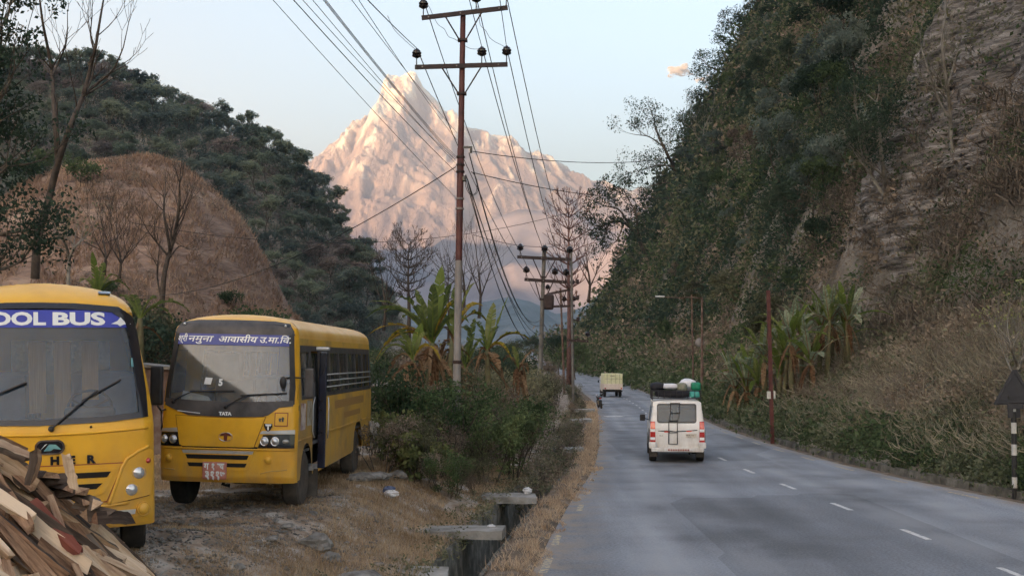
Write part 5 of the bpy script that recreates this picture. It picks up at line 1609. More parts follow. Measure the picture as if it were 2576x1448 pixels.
mb = MB(); mb.box((0,-.02,1.92), (.26,.05,.30)); mb.build('backing_plate', M_signback, r_)

# ------------------------------------------------------------------ concrete slabs over the drain
def slab(x0, x1, y0, y1, z, th, label, seed, name='concrete_slab'):
    rg = random.Random(seed)
    bm = bmesh.new(); bmesh.ops.create_cube(bm, size=1)
    for v in bm.verts: v.co = Vector((v.co.x*(x1-x0), v.co.y*(y1-y0), v.co.z*th)) + Vector([rg.uniform(-.02,.02) for _ in range(3)])
    bmesh.ops.subdivide_edges(bm, edges=bm.edges, cuts=6, use_grid_fill=True)
    for v in bm.verts: v.co += Vector([noise.fractal(v.co*5+Vector((seed*3.1,k*7.,0)),1,2,3)*.014 for k in range(3)])
    me = bpy.data.meshes.new(name); bm.to_mesh(me); bm.free(); me.materials.append(M_concrete)
    o = bpy.data.objects.new(name, me); link(o); o.location = ((x0+x1)/2, (y0+y1)/2, z)
    o.rotation_euler = (R(rg.uniform(-1,1)), R(rg.uniform(-1.5,1.5)), R(rg.uniform(-5,5)))
    tag(o, label, 'concrete slab', 'concrete slabs bridging the roadside drain')
slab(-1.58,-.14,17.75,18.5,.13,.13,'nearest concrete slab across the drain, long and pale',1)
slab(-.62,.50,22.2,23.1,.13,.13,'second concrete slab across the drain with white litter on its end',2)
slab(1.65,2.3,34.6,35.4,.12,.12,'small mossy concrete slab across the drain, third from the camera',3)
slab(2.75,3.75,50.6,51.8,.14,.14,'fourth drain slab, a thin pale one beside the bare concrete pole',4)
slab(3.35,4.75,60.6,62.2,.16,.15,'farthest drain slab, thin and slanting near the motorcycle',5)
for i, (x0,x1,y0,y1,z) in enumerate([(-1.9,-.9,14.7,15.3,.03),(2.5,3.4,45.5,46.3,-.25),(2.4,3.3,43.0,43.8,-.2)]):
    slab(x0,x1,y0,y1,z,.12,['broken drain edge slab at the bottom of the picture left of the drain','fallen slab lying in the drain beyond the bushes','lower fallen slab in the drain beyond the bushes'][i],10+i)

# stones
def stone(c, r, seed, label, group=None, m=None):
    bm = bmesh.new(); bmesh.ops.create_icosphere(bm, subdivisions=3, radius=1)
    for v in bm.verts:
        k = 1 + .35*noise.fractal(v.co*1.3+Vector((seed*2.7,0,0)), 1, 2, 4)
        q = v.co.copy(); q.z = max(-.35, q.z)
        v.co = Vector((q.x*r[0]*k, q.y*r[1]*k, q.z*r[2]*k))
    me = bpy.data.meshes.new('stone'); bm.to_mesh(me); bm.free(); me.materials.append(m or M_stone)
    o = bpy.data.objects.new('stone', me); link(o); o.location = c; o.rotation_euler = (0,0,seed*1.3)
    tag(o, label, 'stone', group); return o
M_stone = mat('stone', [(.07,.065,.055), (.2,.19,.175), (.36,.35,.33)], scale=3.5, detail=9, rough=.95, bump=.7, bscale=9)
def gz(x, y): return float(lot_z(x, y))
stone((-2.65,14.6,gz(-2.65,14.6)+.05),(.24,.2,.16),1,'pale angular stone in the dry grass in front of the second bus')
stone((-2.42,14.3,gz(-2.4,14.3)+.02),(.13,.16,.09),2,'small pale stone right beside the angular one')
stone((-1.95,13.8,gz(-1.95,13.8)+.0),(.42,.3,.14),3,'flat grey stone half sunk in the mound beside the drain')
stone((-1.55,13.3,gz(-1.55,13.3)+.0),(.28,.25,.10),4,'low grey stone at the foot of the flat one')
for i, (px, Y) in enumerate([(925,20.5),(955,20.8),(905,20.2),(1000,21.5)]):
    x = (px-1288)/F*Y; stone((x,Y,gz(x,Y)+.06),(.35-.05*i,.2,.10),10+i,'flat pale stone in the row behind the second bus, right side','stones beside the second bus')
rg = random.Random(77)
protos = []
for i in range(110):
    Y = rg.uniform(10.2, 16.5); px = rg.uniform(380, 1000)
    x = (px-1288)/F*Y
    s = rg.uniform(.012, .05)
    if i < 6:
        o = stone((x,Y,gz(x,Y)+.02), (s*1.5,s,s*.7), 30+i, 'small loose stone on the gravel in front of the buses', 'loose stones on the gravel'); protos.append(o)
    else:
        o = protos[i % 6].copy(); link(o); o.location = (x,Y,gz(x,Y)+.02); k = rg.uniform(.6,1.5); o.scale = (k,k,k); o.rotation_euler = (0,0,rg.uniform(0,6))

# litter
def litter(c, r, seed, label, m):
    mb = MB(); mb.sphere((0,0,0), 1, 12, 8); out = []
    for v in mb.v:
        p = Vector(v); k = 1+.5*noise.fractal(p*2+Vector((seed*5.,0,0)),1,2,4); out.append((p.x*r[0]*k,p.y*r[1]*k,p.z*r[2]*k))
    mb.v = out; o = mb.build('plastic_bag', m); o.location = c; tag(o, label, 'litter')
M_litter = mat('white_plastic', [(.5,.5,.5), (.68,.68,.7)], scale=6, rough=.5)
M_litterb = mat('blue_plastic', [(.06,.08,.16), (.1,.12,.2)], scale=6, rough=.5)
x, Y = (985-1288)/F*19.5, 19.5
litter((x,Y,gz(x,Y)+.08),(.14,.1,.07),1,'crumpled white plastic bag on the grassy mound',M_litter)
litter((x-.06,Y+.12,gz(x,Y)+.14),(.11,.1,.07),2,'dark blue plastic scrap behind the white bag on the mound',M_litterb)
litter((.32,22.9,.25),(.10,.08,.07),3,'white plastic litter lying on the second drain slab',M_litter)
litter((-.35,18.35,.20),(.07,.06,.03),4,'small white litter on the nearest drain slab',M_litter)
x, Y = (940-1288)/F*23, 23.; litter((x,Y,gz(x,Y)+.8),(.12,.12,.22),5,'white plastic bag caught in the plants right of the second bus',M_litter)

# ------------------------------------------------------------------ houses at the far bend
M_wallwhite = mat('whitewash', [(.5,.48,.48), (.66,.64,.64)], scale=.6, rough=.9)
M_roofsheet = mat('roof_sheet', [(.06,.065,.075), (.12,.12,.13)], scale=.5, rough=.6)
M_dark = mat('dark_opening', [(.01,.01,.01), (.02,.02,.02)], scale=1, rough=.9)
def house(px, py, Y, wd, h, label, seed=0):
    b = P(px, py, Y)
    root = empty('house', b, (0,0,R(-12)), label, 'house')
    mb = MB(); mb.box((0,0,h/2), (wd,6,h)); mb.build('wall', M_wallwhite, root)
    mb = MB(); mb.add([(-wd/2-.5,-3.6,h),(wd/2+.5,-3.6,h),(wd/2+.5,0,h+1.3),(-wd/2-.5,0,h+1.3),(wd/2+.5,3.6,h),(-wd/2-.5,3.6,h)], [(0,1,2,3),(3,2,4,5)]); 
    o = mb.build('roof', M_roofsheet, root); md = o.modifiers.new('s','SOLIDIFY'); md.thickness = .12
    for k in range(3):
        x = -wd*.33+k*wd*.33
        mb = MB(); mb.box((x,-3.02,h*.5), (1.0,.06,1.1 if k != 1 else 2.0)); mb.build('window' if k != 1 else 'door', M_dark, root)
house(1396,908,318,7,2.2,'low white house with a dark roof at the far bend of the road')
mb = MB(); c = P(1396,905,300)
mb.box((0,0,.5), (10,.3,1.3)); o = mb.build('low_wall', M_wallwhite); o.location = (c.x,c.y,c.z+.2); tag(o, 'low white wall in front of the far white house', 'wall')
# hut roof between and behind the two buses
b = P(395,860,30)
root = empty('shed', (b.x,30,.4), (0,0,R(8)), 'small brown shed glimpsed between the two buses', 'shed')
mb = MB(); mb.box((0,0,1.2), (2.2,2,2.4)); mb.build('wall', M_polerust, root)
mb = MB(); mb.box((0,0,2.46), (2.6,2.4,.08), Matrix.Rotation(R(6),3,'Y')); mb.build('roof', M_rim, root)
# ================================================================== firewood heap
def wood_mat(name, cols, rnd=1.0):
    m, nt, out = new_mat(name)
    b = N(nt, 'ShaderNodeBsdfPrincipled'); b.inputs['Roughness'].default_value = .85; b.inputs['Specular IOR Level'].default_value = .2
    tc = N(nt, 'ShaderNodeTexCoord'); mp = N(nt, 'ShaderNodeMapping'); mp.inputs['Scale'].default_value = (1.2, 14, 14)
    oi = N(nt, 'ShaderNodeObjectInfo')
    nt.links.new(tc.outputs['Object'], mp.inputs[0])
    cmb = N(nt, 'ShaderNodeMath', operation='MULTIPLY'); nt.links.new(oi.outputs['Random'], cmb.inputs[0]); cmb.inputs[1].default_value = 40
    no = N(nt, 'ShaderNodeTexNoise', noise_dimensions='4D', i_Scale=2.2, i_Detail=7.0, i_Roughness=.65)
    nt.links.new(mp.outputs[0], no.inputs['Vector']); nt.links.new(cmb.outputs[0], no.inputs['W'])
    m1 = N(nt, 'ShaderNodeMath', operation='MULTIPLY_ADD'); nt.links.new(oi.outputs['Random'], m1.inputs[0]); m1.inputs[1].default_value = .55*rnd; m1.inputs[2].default_value = -.27*rnd
    a = N(nt, 'ShaderNodeMath', operation='ADD'); nt.links.new(no.outputs[0], a.inputs[0]); nt.links.new(m1.outputs[0], a.inputs[1])
    k = len(cols); r = ramp(nt, a.outputs[0], [(.22+.56*i/(k-1), c) for i, c in enumerate(cols)])
    nt.links.new(r.outputs[0], b.inputs['Base Color'])
    bp = N(nt, 'ShaderNodeBump'); bp.inputs['Strength'].default_value = .8; bp.inputs['Distance'].default_value = .012
    nt.links.new(no.outputs[0], bp.inputs['Height']); nt.links.new(bp.outputs[0], b.inputs['Normal'])
    nt.links.new(b.outputs[0], out.inputs[0]); return m
M_split = wood_mat('split_wood', [(.12,.068,.042), (.31,.19,.12), (.51,.36,.235), (.70,.55,.40)])
M_cut = wood_mat('cut_wood_end', [(.20,.11,.07), (.45,.30,.19), (.62,.46,.31)])
M_logbark = wood_mat('log_bark', [(.04,.028,.022), (.11,.08,.062), (.19,.155,.125)])
M_palelog = wood_mat('pale_split_wood', [(.38,.24,.11), (.62,.46,.24), (.74,.60,.36)], .2)
M_redlog = wood_mat('red_split_wood', [(.11,.03,.022), (.19,.06,.042), (.25,.10,.07)], .2)
def log_mesh(seed, L=.75, wd=.1, mats=None):
    rg = random.Random(seed)
    kind = rg.randint(0, 3)
    if kind == 0: sec = [(-.5,-.3),(.5,-.35),(.1,.45)]
    elif kind == 1: sec = [(-.55,-.25),(.5,-.3),(.45,.25),(-.4,.3)]
    elif kind == 2: sec = [(-.5,-.3),(.45,-.3),(.5,.1),(.0,.42)]
    else: sec = [(-.6,-.16),(.55,-.2),(.5,.16),(-.5,.2)]
    sec = [(a*wd*rg.uniform(.85,1.2), b*wd*rg.uniform(.85,1.2)) for a, b in sec]
    nS = 9; n = len(sec); vs = []; fs = []; mi = []
    for i in range(nS):
        t = i/(nS-1); x = (t-.5)*L
        k = 1 - .35*max(0, t-.8)*rg.uniform(0,4) 
        dy = .012*math.sin(t*4+seed)+rg.uniform(-.004,.004); dz = .012*math.cos(t*3+seed*2)+rg.uniform(-.004,.004)
        for (a, b) in sec:
            ex = (rg.uniform(-.03,.03) if i in (0, nS-1) else 0)
            vs.append((x+ex, a*k+dy+rg.uniform(-.003,.003), b*k+dz+rg.uniform(-.003,.003)))
    bark = rg.randint(0, n-1)
    for i in range(nS-1):
        for k in range(n):
            k2 = (k+1) % n
            fs.append((i*n+k, i*n+k2, (i+1)*n+k2, (i+1)*n+k)); mi.append(1 if k == bark else 0)
    fs.append(tuple(range(n-1,-1,-1))); mi.append(2); fs.append(tuple((nS-1)*n+k for k in range(n))); mi.append(2)
    me = bpy.data.meshes.new('firewood_log'); me.from_pydata(vs, [], fs)
    for m in (mats or [M_split, M_logbark, M_cut]): me.materials.append(m)
    me.polygons.foreach_set('material_index', mi); me.update()
    return me
HC = Vector((-4.95, 8.25)); HH = 2.21
def heap_z(x, y): return 1.0 + HH - .98*math.hypot((x-HC.x), (y-HC.y)*.95)
rg = random.Random(21)
lm = [log_mesh(100+i, rg.uniform(.7,1.2), rg.uniform(.065,.115)) for i in range(16)]
def place_log(me, x, y, dz, swing, roll, label, group=None, tilt=0.0):
    o = bpy.data.objects.new('firewood_log', me); link(o)
    rad = Vector((x-HC.x, (y-HC.y), 0)); rad.normalize()
    d = Vector((rad.x, rad.y, -.92)); d.normalize()
    nrm = Vector((rad.x*.92, rad.y*.92, 1)).normalized()
    d.rotate(Matrix.Rotation(swing, 3, nrm)); nr2 = nrm.copy()
    d = (d + nrm*tilt).normalized()
    q = d.to_track_quat('X', 'Z')
    o.rotation_euler = (q.to_matrix() @ Matrix.Rotation(roll, 3, 'X')).to_euler()
    o.location = (x, y, heap_z(x, y) + dz)
    tag(o, label, 'firewood log', group); return o
cnt = 0
for layer in range(4):
    for i in range(900):
        if cnt >= (66, 134, 204, 276)[layer]: break
        x = rg.uniform(-4.9, -2.45); y = rg.uniform(6.2, 9.4)
        px = 1288+x/y*F; z = heap_z(x, y)
        if z < 1.06 or px < -150: continue
        py = YH+(ZC-z)/y*F
        if py > 1500 + 60*layer: continue
        sw = rg.gauss(.12, .26) + (.25 if y < 7.4 else 0)*rg.uniform(0, 1)
        place_log(lm[rg.randint(0, 15)], x, y, -.27+.085*layer+rg.uniform(-.03,.03), sw, rg.uniform(0, 6.28),
                  'split brown log in the jumbled firewood heap in front of the near school bus', 'split firewood logs in the heap', rg.uniform(-.10,.14))
        cnt += 1
o = place_log(log_mesh(5, 1.0, .17, [M_palelog]*3), -3.62, 7.1, .06, .30, .35, 'longest and palest firewood log, honey coloured, lying steeply at the front of the heap')
o = place_log(log_mesh(8, .62, .10, [M_redlog]*3), -3.42, 8.05, .08, -.22, .3, 'dark red split log in the middle of the firewood heap', tilt=.1)
for i, (px, py, ln_, rx, lab) in enumerate([(178,1188,.27,.10,'short upright brown stick of firewood standing before the near bus grille'),(82,1170,.26,-.15,'short dark upright block of firewood on the heap crest'),
        (20,1128,.34,1.2,'pale topped block of firewood at the very top left of the heap')]):
    o = bpy.data.objects.new('firewood_log', log_mesh(300+i, ln_, .12 if i else .085)); link(o)
    c = P(px, py, 8.2); o.location = c; o.rotation_euler = (.3*i, R(90)-rx, .4*i); tag(o, lab, 'firewood log')
for i in range(9):
    px = 110+22*i; py = 1195+14*i+rg.uniform(-6,6)
    o = bpy.data.objects.new('firewood_log', log_mesh(340+i, .30, .12, [M_logbark, M_logbark, M_cut])); link(o)
    o.location = P(px, py, 8.6); o.rotation_euler = (rg.uniform(-.4,.4), rg.uniform(-.2,.3), rg.uniform(-.9,.9)); tag(o, 'short barky grey log on the crest of the heap against the near bus', 'firewood log', 'grey barky logs along the heap crest')

# ================================================================== trees
RS = np.random.default_rng(11)
def tree_proto(name, seed, h, leaf, nleaf, lm, bark, spread=.62, up=.22, depth=4, trunk=.30, kids=(2,3), clr=.62, top=True, flat=.8, bare=.0, side=0, wob=.12, ratio=.74, r0=None, join=False):
    """tree with trunk and crown at the origin, about h metres tall"""
    rg = random.Random(seed); rs = np.random.default_rng(seed)
    br, tips = grow(rg, (0,0,-.4), (rg.uniform(-.1,.1), rg.uniform(-.1,.1), 1), h*trunk, r0 or h*.018, depth, spread=spread, up=up, kids=kids, side=side, wob=wob, ratio=ratio)
    zmax = max(t.z for t in tips); k = h/(zmax+h*.04)
    br = [([p*k for p in pts], rad) for pts, rad in br]; tips = [t*k for t in tips]
    mb = branches_mesh(br)
    tp = np.array([list(t) for t in tips])
    extra = np.array([list(pts[-2]) for pts, rad in br[len(br)//3:]])
    cen = np.concatenate([tp, extra]) if len(extra) else tp
    keep = rs.random(len(cen)) > bare; cen = cen[keep]
    rad = clr*h/10*rs.uniform(.6,1.35,len(cen))
    ne = max(3, int(nleaf/max(len(cen),1)))
    pts = clump_points(cen, rad, ne, rs, flat)
    V, Fc = leaf_quads(pts, leaf*rs.uniform(.6,1.4,len(pts)), rs, .6, .25)
    if join:
        Vt = np.array(mb.v); 
        me_v = np.concatenate([V, Vt]); nb0 = len(V)
        quads = [f for f in mb.f if len(f) == 4]
        Fa = np.concatenate([Fc, np.array(quads)+nb0]); mi = [0]*len(Fc)+[1]*len(quads)
        return np_mesh(name, me_v, Fa, [lm, bark], mi)
    root = empty(name)
    mb.build('trunk', bark, root, smooth=True)
    np_mesh('crown', V, Fc, lm, parent=root)
    return root

class Kind:
    """one built tree of a kind; every further placing copies it with its parts"""
    def __init__(s, proto): s.p = proto; s.used = False
    def put(s, loc, rz, k, label, cat, group, lean=(0,0)):
        if not s.used: o = s.p; s.used = True
        else: o = copy_tree(s.p)
        o.location = loc; o.rotation_euler = (lean[0], lean[1], rz); o.scale = (k, k, k*1.0)
        o['label'] = label; o['category'] = cat
        if group: o['group'] = group
        elif 'group' in o: del o['group']
        return o

rg = random.Random(4)
# ---- trees on the left wooded hill (far: crown and trunk in one mesh)
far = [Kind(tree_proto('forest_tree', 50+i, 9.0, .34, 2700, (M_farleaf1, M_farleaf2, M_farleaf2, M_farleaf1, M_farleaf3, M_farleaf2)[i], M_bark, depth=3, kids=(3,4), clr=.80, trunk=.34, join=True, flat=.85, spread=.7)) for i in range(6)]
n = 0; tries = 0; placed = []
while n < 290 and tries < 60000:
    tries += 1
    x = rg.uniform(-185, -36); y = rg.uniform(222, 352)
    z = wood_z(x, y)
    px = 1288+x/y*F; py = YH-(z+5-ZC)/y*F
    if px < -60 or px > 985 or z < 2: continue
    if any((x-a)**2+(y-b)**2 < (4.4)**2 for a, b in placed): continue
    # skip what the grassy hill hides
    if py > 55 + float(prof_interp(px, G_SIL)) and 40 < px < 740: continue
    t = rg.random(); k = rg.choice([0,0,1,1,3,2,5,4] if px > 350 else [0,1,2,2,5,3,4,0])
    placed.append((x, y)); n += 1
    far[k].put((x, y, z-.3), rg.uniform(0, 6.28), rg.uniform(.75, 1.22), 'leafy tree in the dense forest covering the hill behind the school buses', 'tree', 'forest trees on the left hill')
# a few bushes dotting the grassy hill
gb = Kind(tree_proto('hill_bush', 71, 3.4, .30, 900, M_leafmid, M_bark, depth=2, kids=(4,5), clr=2.4, trunk=.2, join=True, spread=.9))
for (px, Y, k, lab) in [(200,172,1.5,'round green bush low on the left of the dry grassy hill'),(640,160,2.3,'large dark green thicket at the lower right foot of the dry grassy hill'),(270,150,1.0,'small green bush at the foot of the dry grassy hill'),(690,158,1.7,'second dark thicket right of the large one on the grassy hill'),
        (60,180,1.6,'green bush at the far left of the dry grassy hill'),(120,186,1.5,'green bush high on the left shoulder of the grassy hill'),(450,140,1.2,'low bush below the middle of the dry grassy hill'),(580,168,1.0,'low green bush right of the middle of the grassy hill')]:
    x = (px-1288)/F*Y; gb.put((x, Y, grass_z(x, Y)-.3), rg.uniform(0,6), k, lab, 'bush', None)

# ---- trees on the right hillside
hp = [Kind(tree_proto('hillside_tree', 90+i, 8.0, (.24,.2,.24,.22,.3)[i], (4200,3800,3600,2600,3600)[i], (M_leafdark, M_leafmid, M_farleaf1, M_leafbrown, M_leafolive)[i], M_bark, depth=4, kids=(2,3), clr=.85, bare=(.0,.05,.1,.3,0)[i], spread=.75)) for i in range(5)]
placed = []; n = 0; tries = 0
while n < 125 and tries < 9000:
    tries += 1
    Y = 62*math.exp(rg.uniform(0, 1.72)); s = rg.uniform(6, 66)
    if s > 12 + (Y-60)*.33: continue
    X, Y, Z = hill_pt(s, Y)
    px = 1288+X/Y*F; py = YH-(Z-ZC)/Y*F
    if px > 2640 or py < -120: continue
    if px > 2250 and py < 640: continue
    dmin = 3.2 + Y*.012
    if any((X-a)**2+(Y-b)**2+(Z-c)**2 < dmin**2 for a, b, c in placed): continue
    placed.append((X, Y, Z)); n += 1
    k = rg.choice([0,0,0,1,1,2,2,3,4]) if py < 700 else rg.choice([1,2,3,4,4,3])
    hp[k].put((X-.3, Y, Z-.5), rg.uniform(0, 6.28), rg.uniform(.6, 1.15)*(1.0 if py < 650 else .62), 'tangled tree in the dense growth covering the steep right hillside', 'tree', 'trees covering the right hillside', (rg.uniform(-.15,.15), rg.uniform(-.5,-.1)))

def spot(px, py, Y):
    """hillside point at depth Y seen in column px"""
    X = (px-1288)/F*Y; s = X - float(roadR(Y)) - .5
    return hill_pt(s, Y)
def crest(px):
    """the hillside point that stands highest in column px"""
    best = None
    for Y in np.arange(60, 400, 6.):
        X = (px-1288)/F*Y; s = X-float(roadR(Y))-.5
        if s < 1: continue
        q = hill_pt(s, Y); e = (q[2]-ZC)/Y
        if best is None or e > best[0]: best = (e, q)
    return best[1]
# overhanging crowns on the skyline of the right hill
def hit(px, py):
    """distance at which the line of sight meets the right hillside"""
    for Y in np.arange(16, 420, 1.5):
        X = (px-1288)/F*Y; s = X-float(roadR(Y))-.5
        if s < .5: continue
        if hill_pt(s, Y)[2] > ZC+(YH-py)/F*Y: return float(Y)-.5
    return 300.
# explicit trees drawn from their limbs
def limb_tree(name, limbs, Y, m, label, cat='tree', twigs=2, tw=.8, leaf=None, seed=1, nleaf=0, lsize=.2, lr=.5, zb=None, dy=.6, mdepth=1, end_only=True, spr=.55, on_hill=False, dx=0, dyy=0):
    if dx or dyy: limbs = [([(a+dx, b+dyy) for a, b in pts], r0, r1) for pts, r0, r1 in limbs]
    if on_hill:
        k = hit(*limbs[0][0][0])/Y; Y *= k; tw *= k; lsize *= k; lr *= k; dy *= k
        limbs = [(pts, r0*k, r1*k) for pts, r0, r1 in limbs]
    rgx = random.Random(seed); root = empty(name, P(limbs[0][0][0][0], limbs[0][0][0][1], Y), (0,0,0), label, cat)
    o0 = root.location.copy(); mb = MB(); tips = []
    for pts, r0, r1 in limbs:
        ps = [P(x, y, Y + (dy*math.sin(i*1.3+seed+len(pts)) if i else 0)) - o0 for i, (x, y) in enumerate(pts)]
        sm = []
        for i in range(len(ps)-1):
            a, b, c, d = ps[max(i-1,0)], ps[i], ps[i+1], ps[min(i+2,len(ps)-1)]
            for k in range(4):
                t = k/4; sm.append(.5*((2*b)+(-a+c)*t+(2*a-5*b+4*c-d)*t*t+(-a+3*b-3*c+d)*t**3))
        sm.append(ps[-1]); nn = len(sm)
        mb.tube(sm, [r0+(r1-r0)*i/(nn-1) for i in range(nn)], 8)
        L = sum((sm[i+1]-sm[i]).length for i in range(nn-1))
        for q in range(twigs):
            i = int(nn*rgx.uniform(.45 if end_only else .15, .98)); i = min(i, nn-2)
            d = (sm[i+1]-sm[i]).normalized()
            s = Vector((rgx.uniform(-1,1), rgx.uniform(-1,1), rgx.uniform(-.1,1))).normalized()
            rr = r0+(r1-r0)*i/(nn-1)
            br, tp = grow(rgx, sm[i], d*.5+s, tw*rgx.uniform(.6,1.3), min(rr*.5,.06), mdepth, spread=spr, up=.3, kids=(2,2), minrad=.008, seg=3)
            branches_mesh(br, mb); tips += tp
        br, tp = grow(rgx, sm[-1], (sm[-1]-sm[-2]), tw, r1, mdepth, spread=.5, up=.25, kids=(2,3), minrad=.008, seg=3)
        branches_mesh(br, mb); tips += tp
    mb.build('trunk', m, root, smooth=True)
    if nleaf:
        rs = np.random.default_rng(seed)
        c = np.array([list(t) for t in tips])
        pts = clump_points(c, lr*rs.uniform(.6,1.3,len(c)), max(2, nleaf//len(c)), rs)
        V, Fc = leaf_quads(pts, lsize*rs.uniform(.6,1.4,len(pts)), rs, .6, .3); np_mesh('crown', V, Fc, leaf, parent=root)
    return root
limb_tree('dead_tree', [([(88,700),(95,600),(118,520),(135,450),(152,390),(172,330),(195,275),(212,235)],.16,.07),([(145,410),(140,330),(135,260),(132,190),(122,130),(108,60),(100,0)],.10,.035),
    ([(212,235),(228,170),(240,120),(250,60),(262,-10)],.08,.03),([(210,240),(250,205),(285,175),(310,120)],.06,.02),([(132,190),(150,150),(166,110),(170,70)],.04,.015),([(238,130),(228,90),(232,40)],.04,.015),([(168,345),(186,310),(192,260),(180,200)],.04,.02)],
    38, M_bark_grey, 'tall dead forked tree with bare branches rising above the near school bus', twigs=3, tw=.9, seed=3, mdepth=2)
limb_tree('bare_tree', [([(405,800),(412,700),(425,640),(440,590),(448,540),(452,500)],.17,.07),([(428,630),(420,580),(412,530),(415,490)],.10,.04),([(420,640),(395,610),(375,585)],.07,.03),([(440,590),(462,545),(470,520)],.06,.025),([(425,650),(450,620),(470,625)],.05,.02),([(408,760),(396,700),(398,650)],.07,.03)],
    60, M_bark_grey, 'many branched leafless tree standing before the dry grassy hill', twigs=6, tw=.9, seed=5, mdepth=2)
limb_tree('bare_tree', [([(172,740),(172,690),(174,650),(165,615),(148,590)],.09,.04),([(174,650),(190,620),(214,598)],.06,.025),([(174,655),(184,625),(188,600)],.04,.02)], 44, M_bark_pale, 'small thin tree with sparse leaves above the near school bus roof', twigs=5, tw=.8, leaf=M_leafolive, nleaf=260, lsize=.13, lr=.3, seed=7)
for i, (px, py, hgt, Y, lab) in enumerate([(262,690,85,50,'spindly leafless sapling left of the many branched bare tree'),(300,700,80,52,'second spindly leafless sapling beside the first'),
        (1480,760,90,170,'faint leafless tree at the foot of the right hill'),(1165,790,110,120,'thin leafless tree just right of the main pole in the distance'),(1205,800,120,130,'thin leafless tree in the distance behind the banana plants'),(965,830,110,90,'slender pale bare tree behind the banana plants at left')]):
    limb_tree('bare_tree', [([(px,py),(px+4,py-hgt*.5),(px-2,py-hgt)],.10*Y/60,.03*Y/60),([(px+3,py-hgt*.4),(px+22,py-hgt*.85)],.05*Y/60,.02*Y/60),([(px+3,py-hgt*.5),(px-18,py-hgt*.95)],.05*Y/60,.02*Y/60)], Y, M_bark_grey, lab, twigs=5, tw=.02*Y+.3, seed=20+i, mdepth=2)
# kapok trees with whorled branches
def kapok(px, pyb, pyt, wpx, Y, m, label, seed, whorls=8, rr=.28, fine=2, minr=.02):
    rgx = random.Random(seed); b = P(px, pyb, Y); root = empty('kapok_tree', b, (0,0,0), label, 'tree')
    h = P(0, pyt, Y).z-b.z; W = wpx/F*Y/2
    mb = MB(); mb.tube([(0,0,-1),(0.05,0,h*.3),(-.05,0,h*.6),(0,0,h*.97)], [rr, rr*.8, rr*.5, minr*1.5], 10)
    for k in range(whorls):
        t = k/(whorls-1); z = h*(.42+.54*t)
        L = W*(math.sin(PI*(.28+.62*(1-t)))**.7)*rgx.uniform(.85,1.1)
        nb2 = rgx.randint(4, 6); a0 = rgx.uniform(0, 6)
        for q in range(nb2):
            a = a0+2*PI*q/nb2+rgx.uniform(-.25,.25)
            d = Vector((math.cos(a), math.sin(a), .22+.35*t))
            br, tp = grow(rgx, (0,0,z), d, L*.52, rr*(.38-.22*t), fine, spread=.5, up=.22, kids=(2,3), ratio=.62, wob=.10, seg=4, minrad=minr, side=1)
            branches_mesh(br, mb, 4)
    mb.build('trunk', m, root, smooth=True); return root
M_pinkbark = mat('pinkish_bark', [(.10,.055,.05), (.19,.11,.10)], scale=3, rough=.95)
kapok(1431,940,500,165,100,M_pinkbark,'large leafless tree with whorled reddish branches behind the far poles',2,9,.26,2,.022)
kapok(1028,860,606,150,112,M_bark_grey,'rounded leafless tree with fine grey twigs, between the forest hill and main pole',3,8,.24,3,.018)
kapok(1128,850,660,100,150,M_bark_grey,'smaller leafless rounded tree behind the upright banana leaf',5,7,.2,2,.022)
# leaning tree and jutting branch on the right skyline
limb_tree('leaning_tree', [([(1752,480),(1728,430),(1712,400),(1695,365),(1680,330)],.30,.13),([(1718,412),(1745,380),(1770,350)],.14,.06),([(1700,375),(1665,350),(1640,345)],.12,.05),([(1725,425),(1690,420),(1650,430)],.12,.05),([(1745,465),(1700,465),(1660,475)],.12,.05)],
    150, M_bark, 'isolated tree leaning left on the skyline of the right hill', twigs=9, tw=2.0, leaf=M_leafdark, nleaf=5200, lsize=.24, lr=1.1, seed=9, end_only=False, on_hill=True, dx=-30, dyy=-5, dy=1.6, mdepth=2)
limb_tree('overhanging_tree', [([(1640,690),(1605,600),(1570,560),(1535,560),(1505,575)],.22,.06),([(1590,580),(1560,530),(1530,520)],.12,.05),([(1535,560),(1520,590),(1515,620)],.07,.03),([(1605,600),(1600,540),(1580,500)],.12,.05),([(1570,560),(1555,600),(1545,610)],.08,.03)],
    105, M_bark, 'dark leafy branch overhanging leftwards from the right hill towards the leafless tree', twigs=7, tw=1.2, leaf=M_leafdark, nleaf=5200, lsize=.20, lr=.62, seed=13, end_only=False, on_hill=True, dy=1.2, mdepth=2)
limb_tree('bare_tree', [([(1830,420),(1800,370),(1795,330),(1810,290)],.12,.04),([(1800,370),(1775,340),(1765,310)],.07,.03),([(1815,400),(1830,350),(1828,310)],.07,.03)], 140, M_bark_pale, 'pale leafless twiggy tree on the skyline right of the leaning tree', twigs=7, tw=1.6, seed=17, on_hill=True, dx=-25, dyy=0, mdepth=2)
limb_tree('pale_trunked_tree', [([(2252,566),(2240,520),(2228,470),(2222,420),(2214,360),(2210,300)],.17,.08),([(2240,520),(2215,480),(2192,440),(2180,390),(2168,340)],.12,.05),([(2192,440),(2160,400)],.05,.03)],
    55, M_bark_pale, 'pale forked trunk climbing the middle of the right hillside', twigs=7, tw=1.2, leaf=M_leafdark, nleaf=5200, lsize=.15, lr=.75, seed=19, on_hill=True, mdepth=2)
limb_tree('pale_trunked_tree', [([(2398,470),(2396,400),(2392,330),(2388,260),(2380,200),(2370,120),(2376,50)],.15,.06),([(2390,300),(2360,250),(2340,190),(2320,130)],.08,.03),([(2382,220),(2400,160),(2420,90)],.06,.02),([(2396,400),(2360,420),(2340,450)],.05,.02)],
    57, M_bark_pale, 'thin pale leafless tree in front of the layered rock at upper right', twigs=7, tw=1.0, seed=23, on_hill=True, mdepth=2)
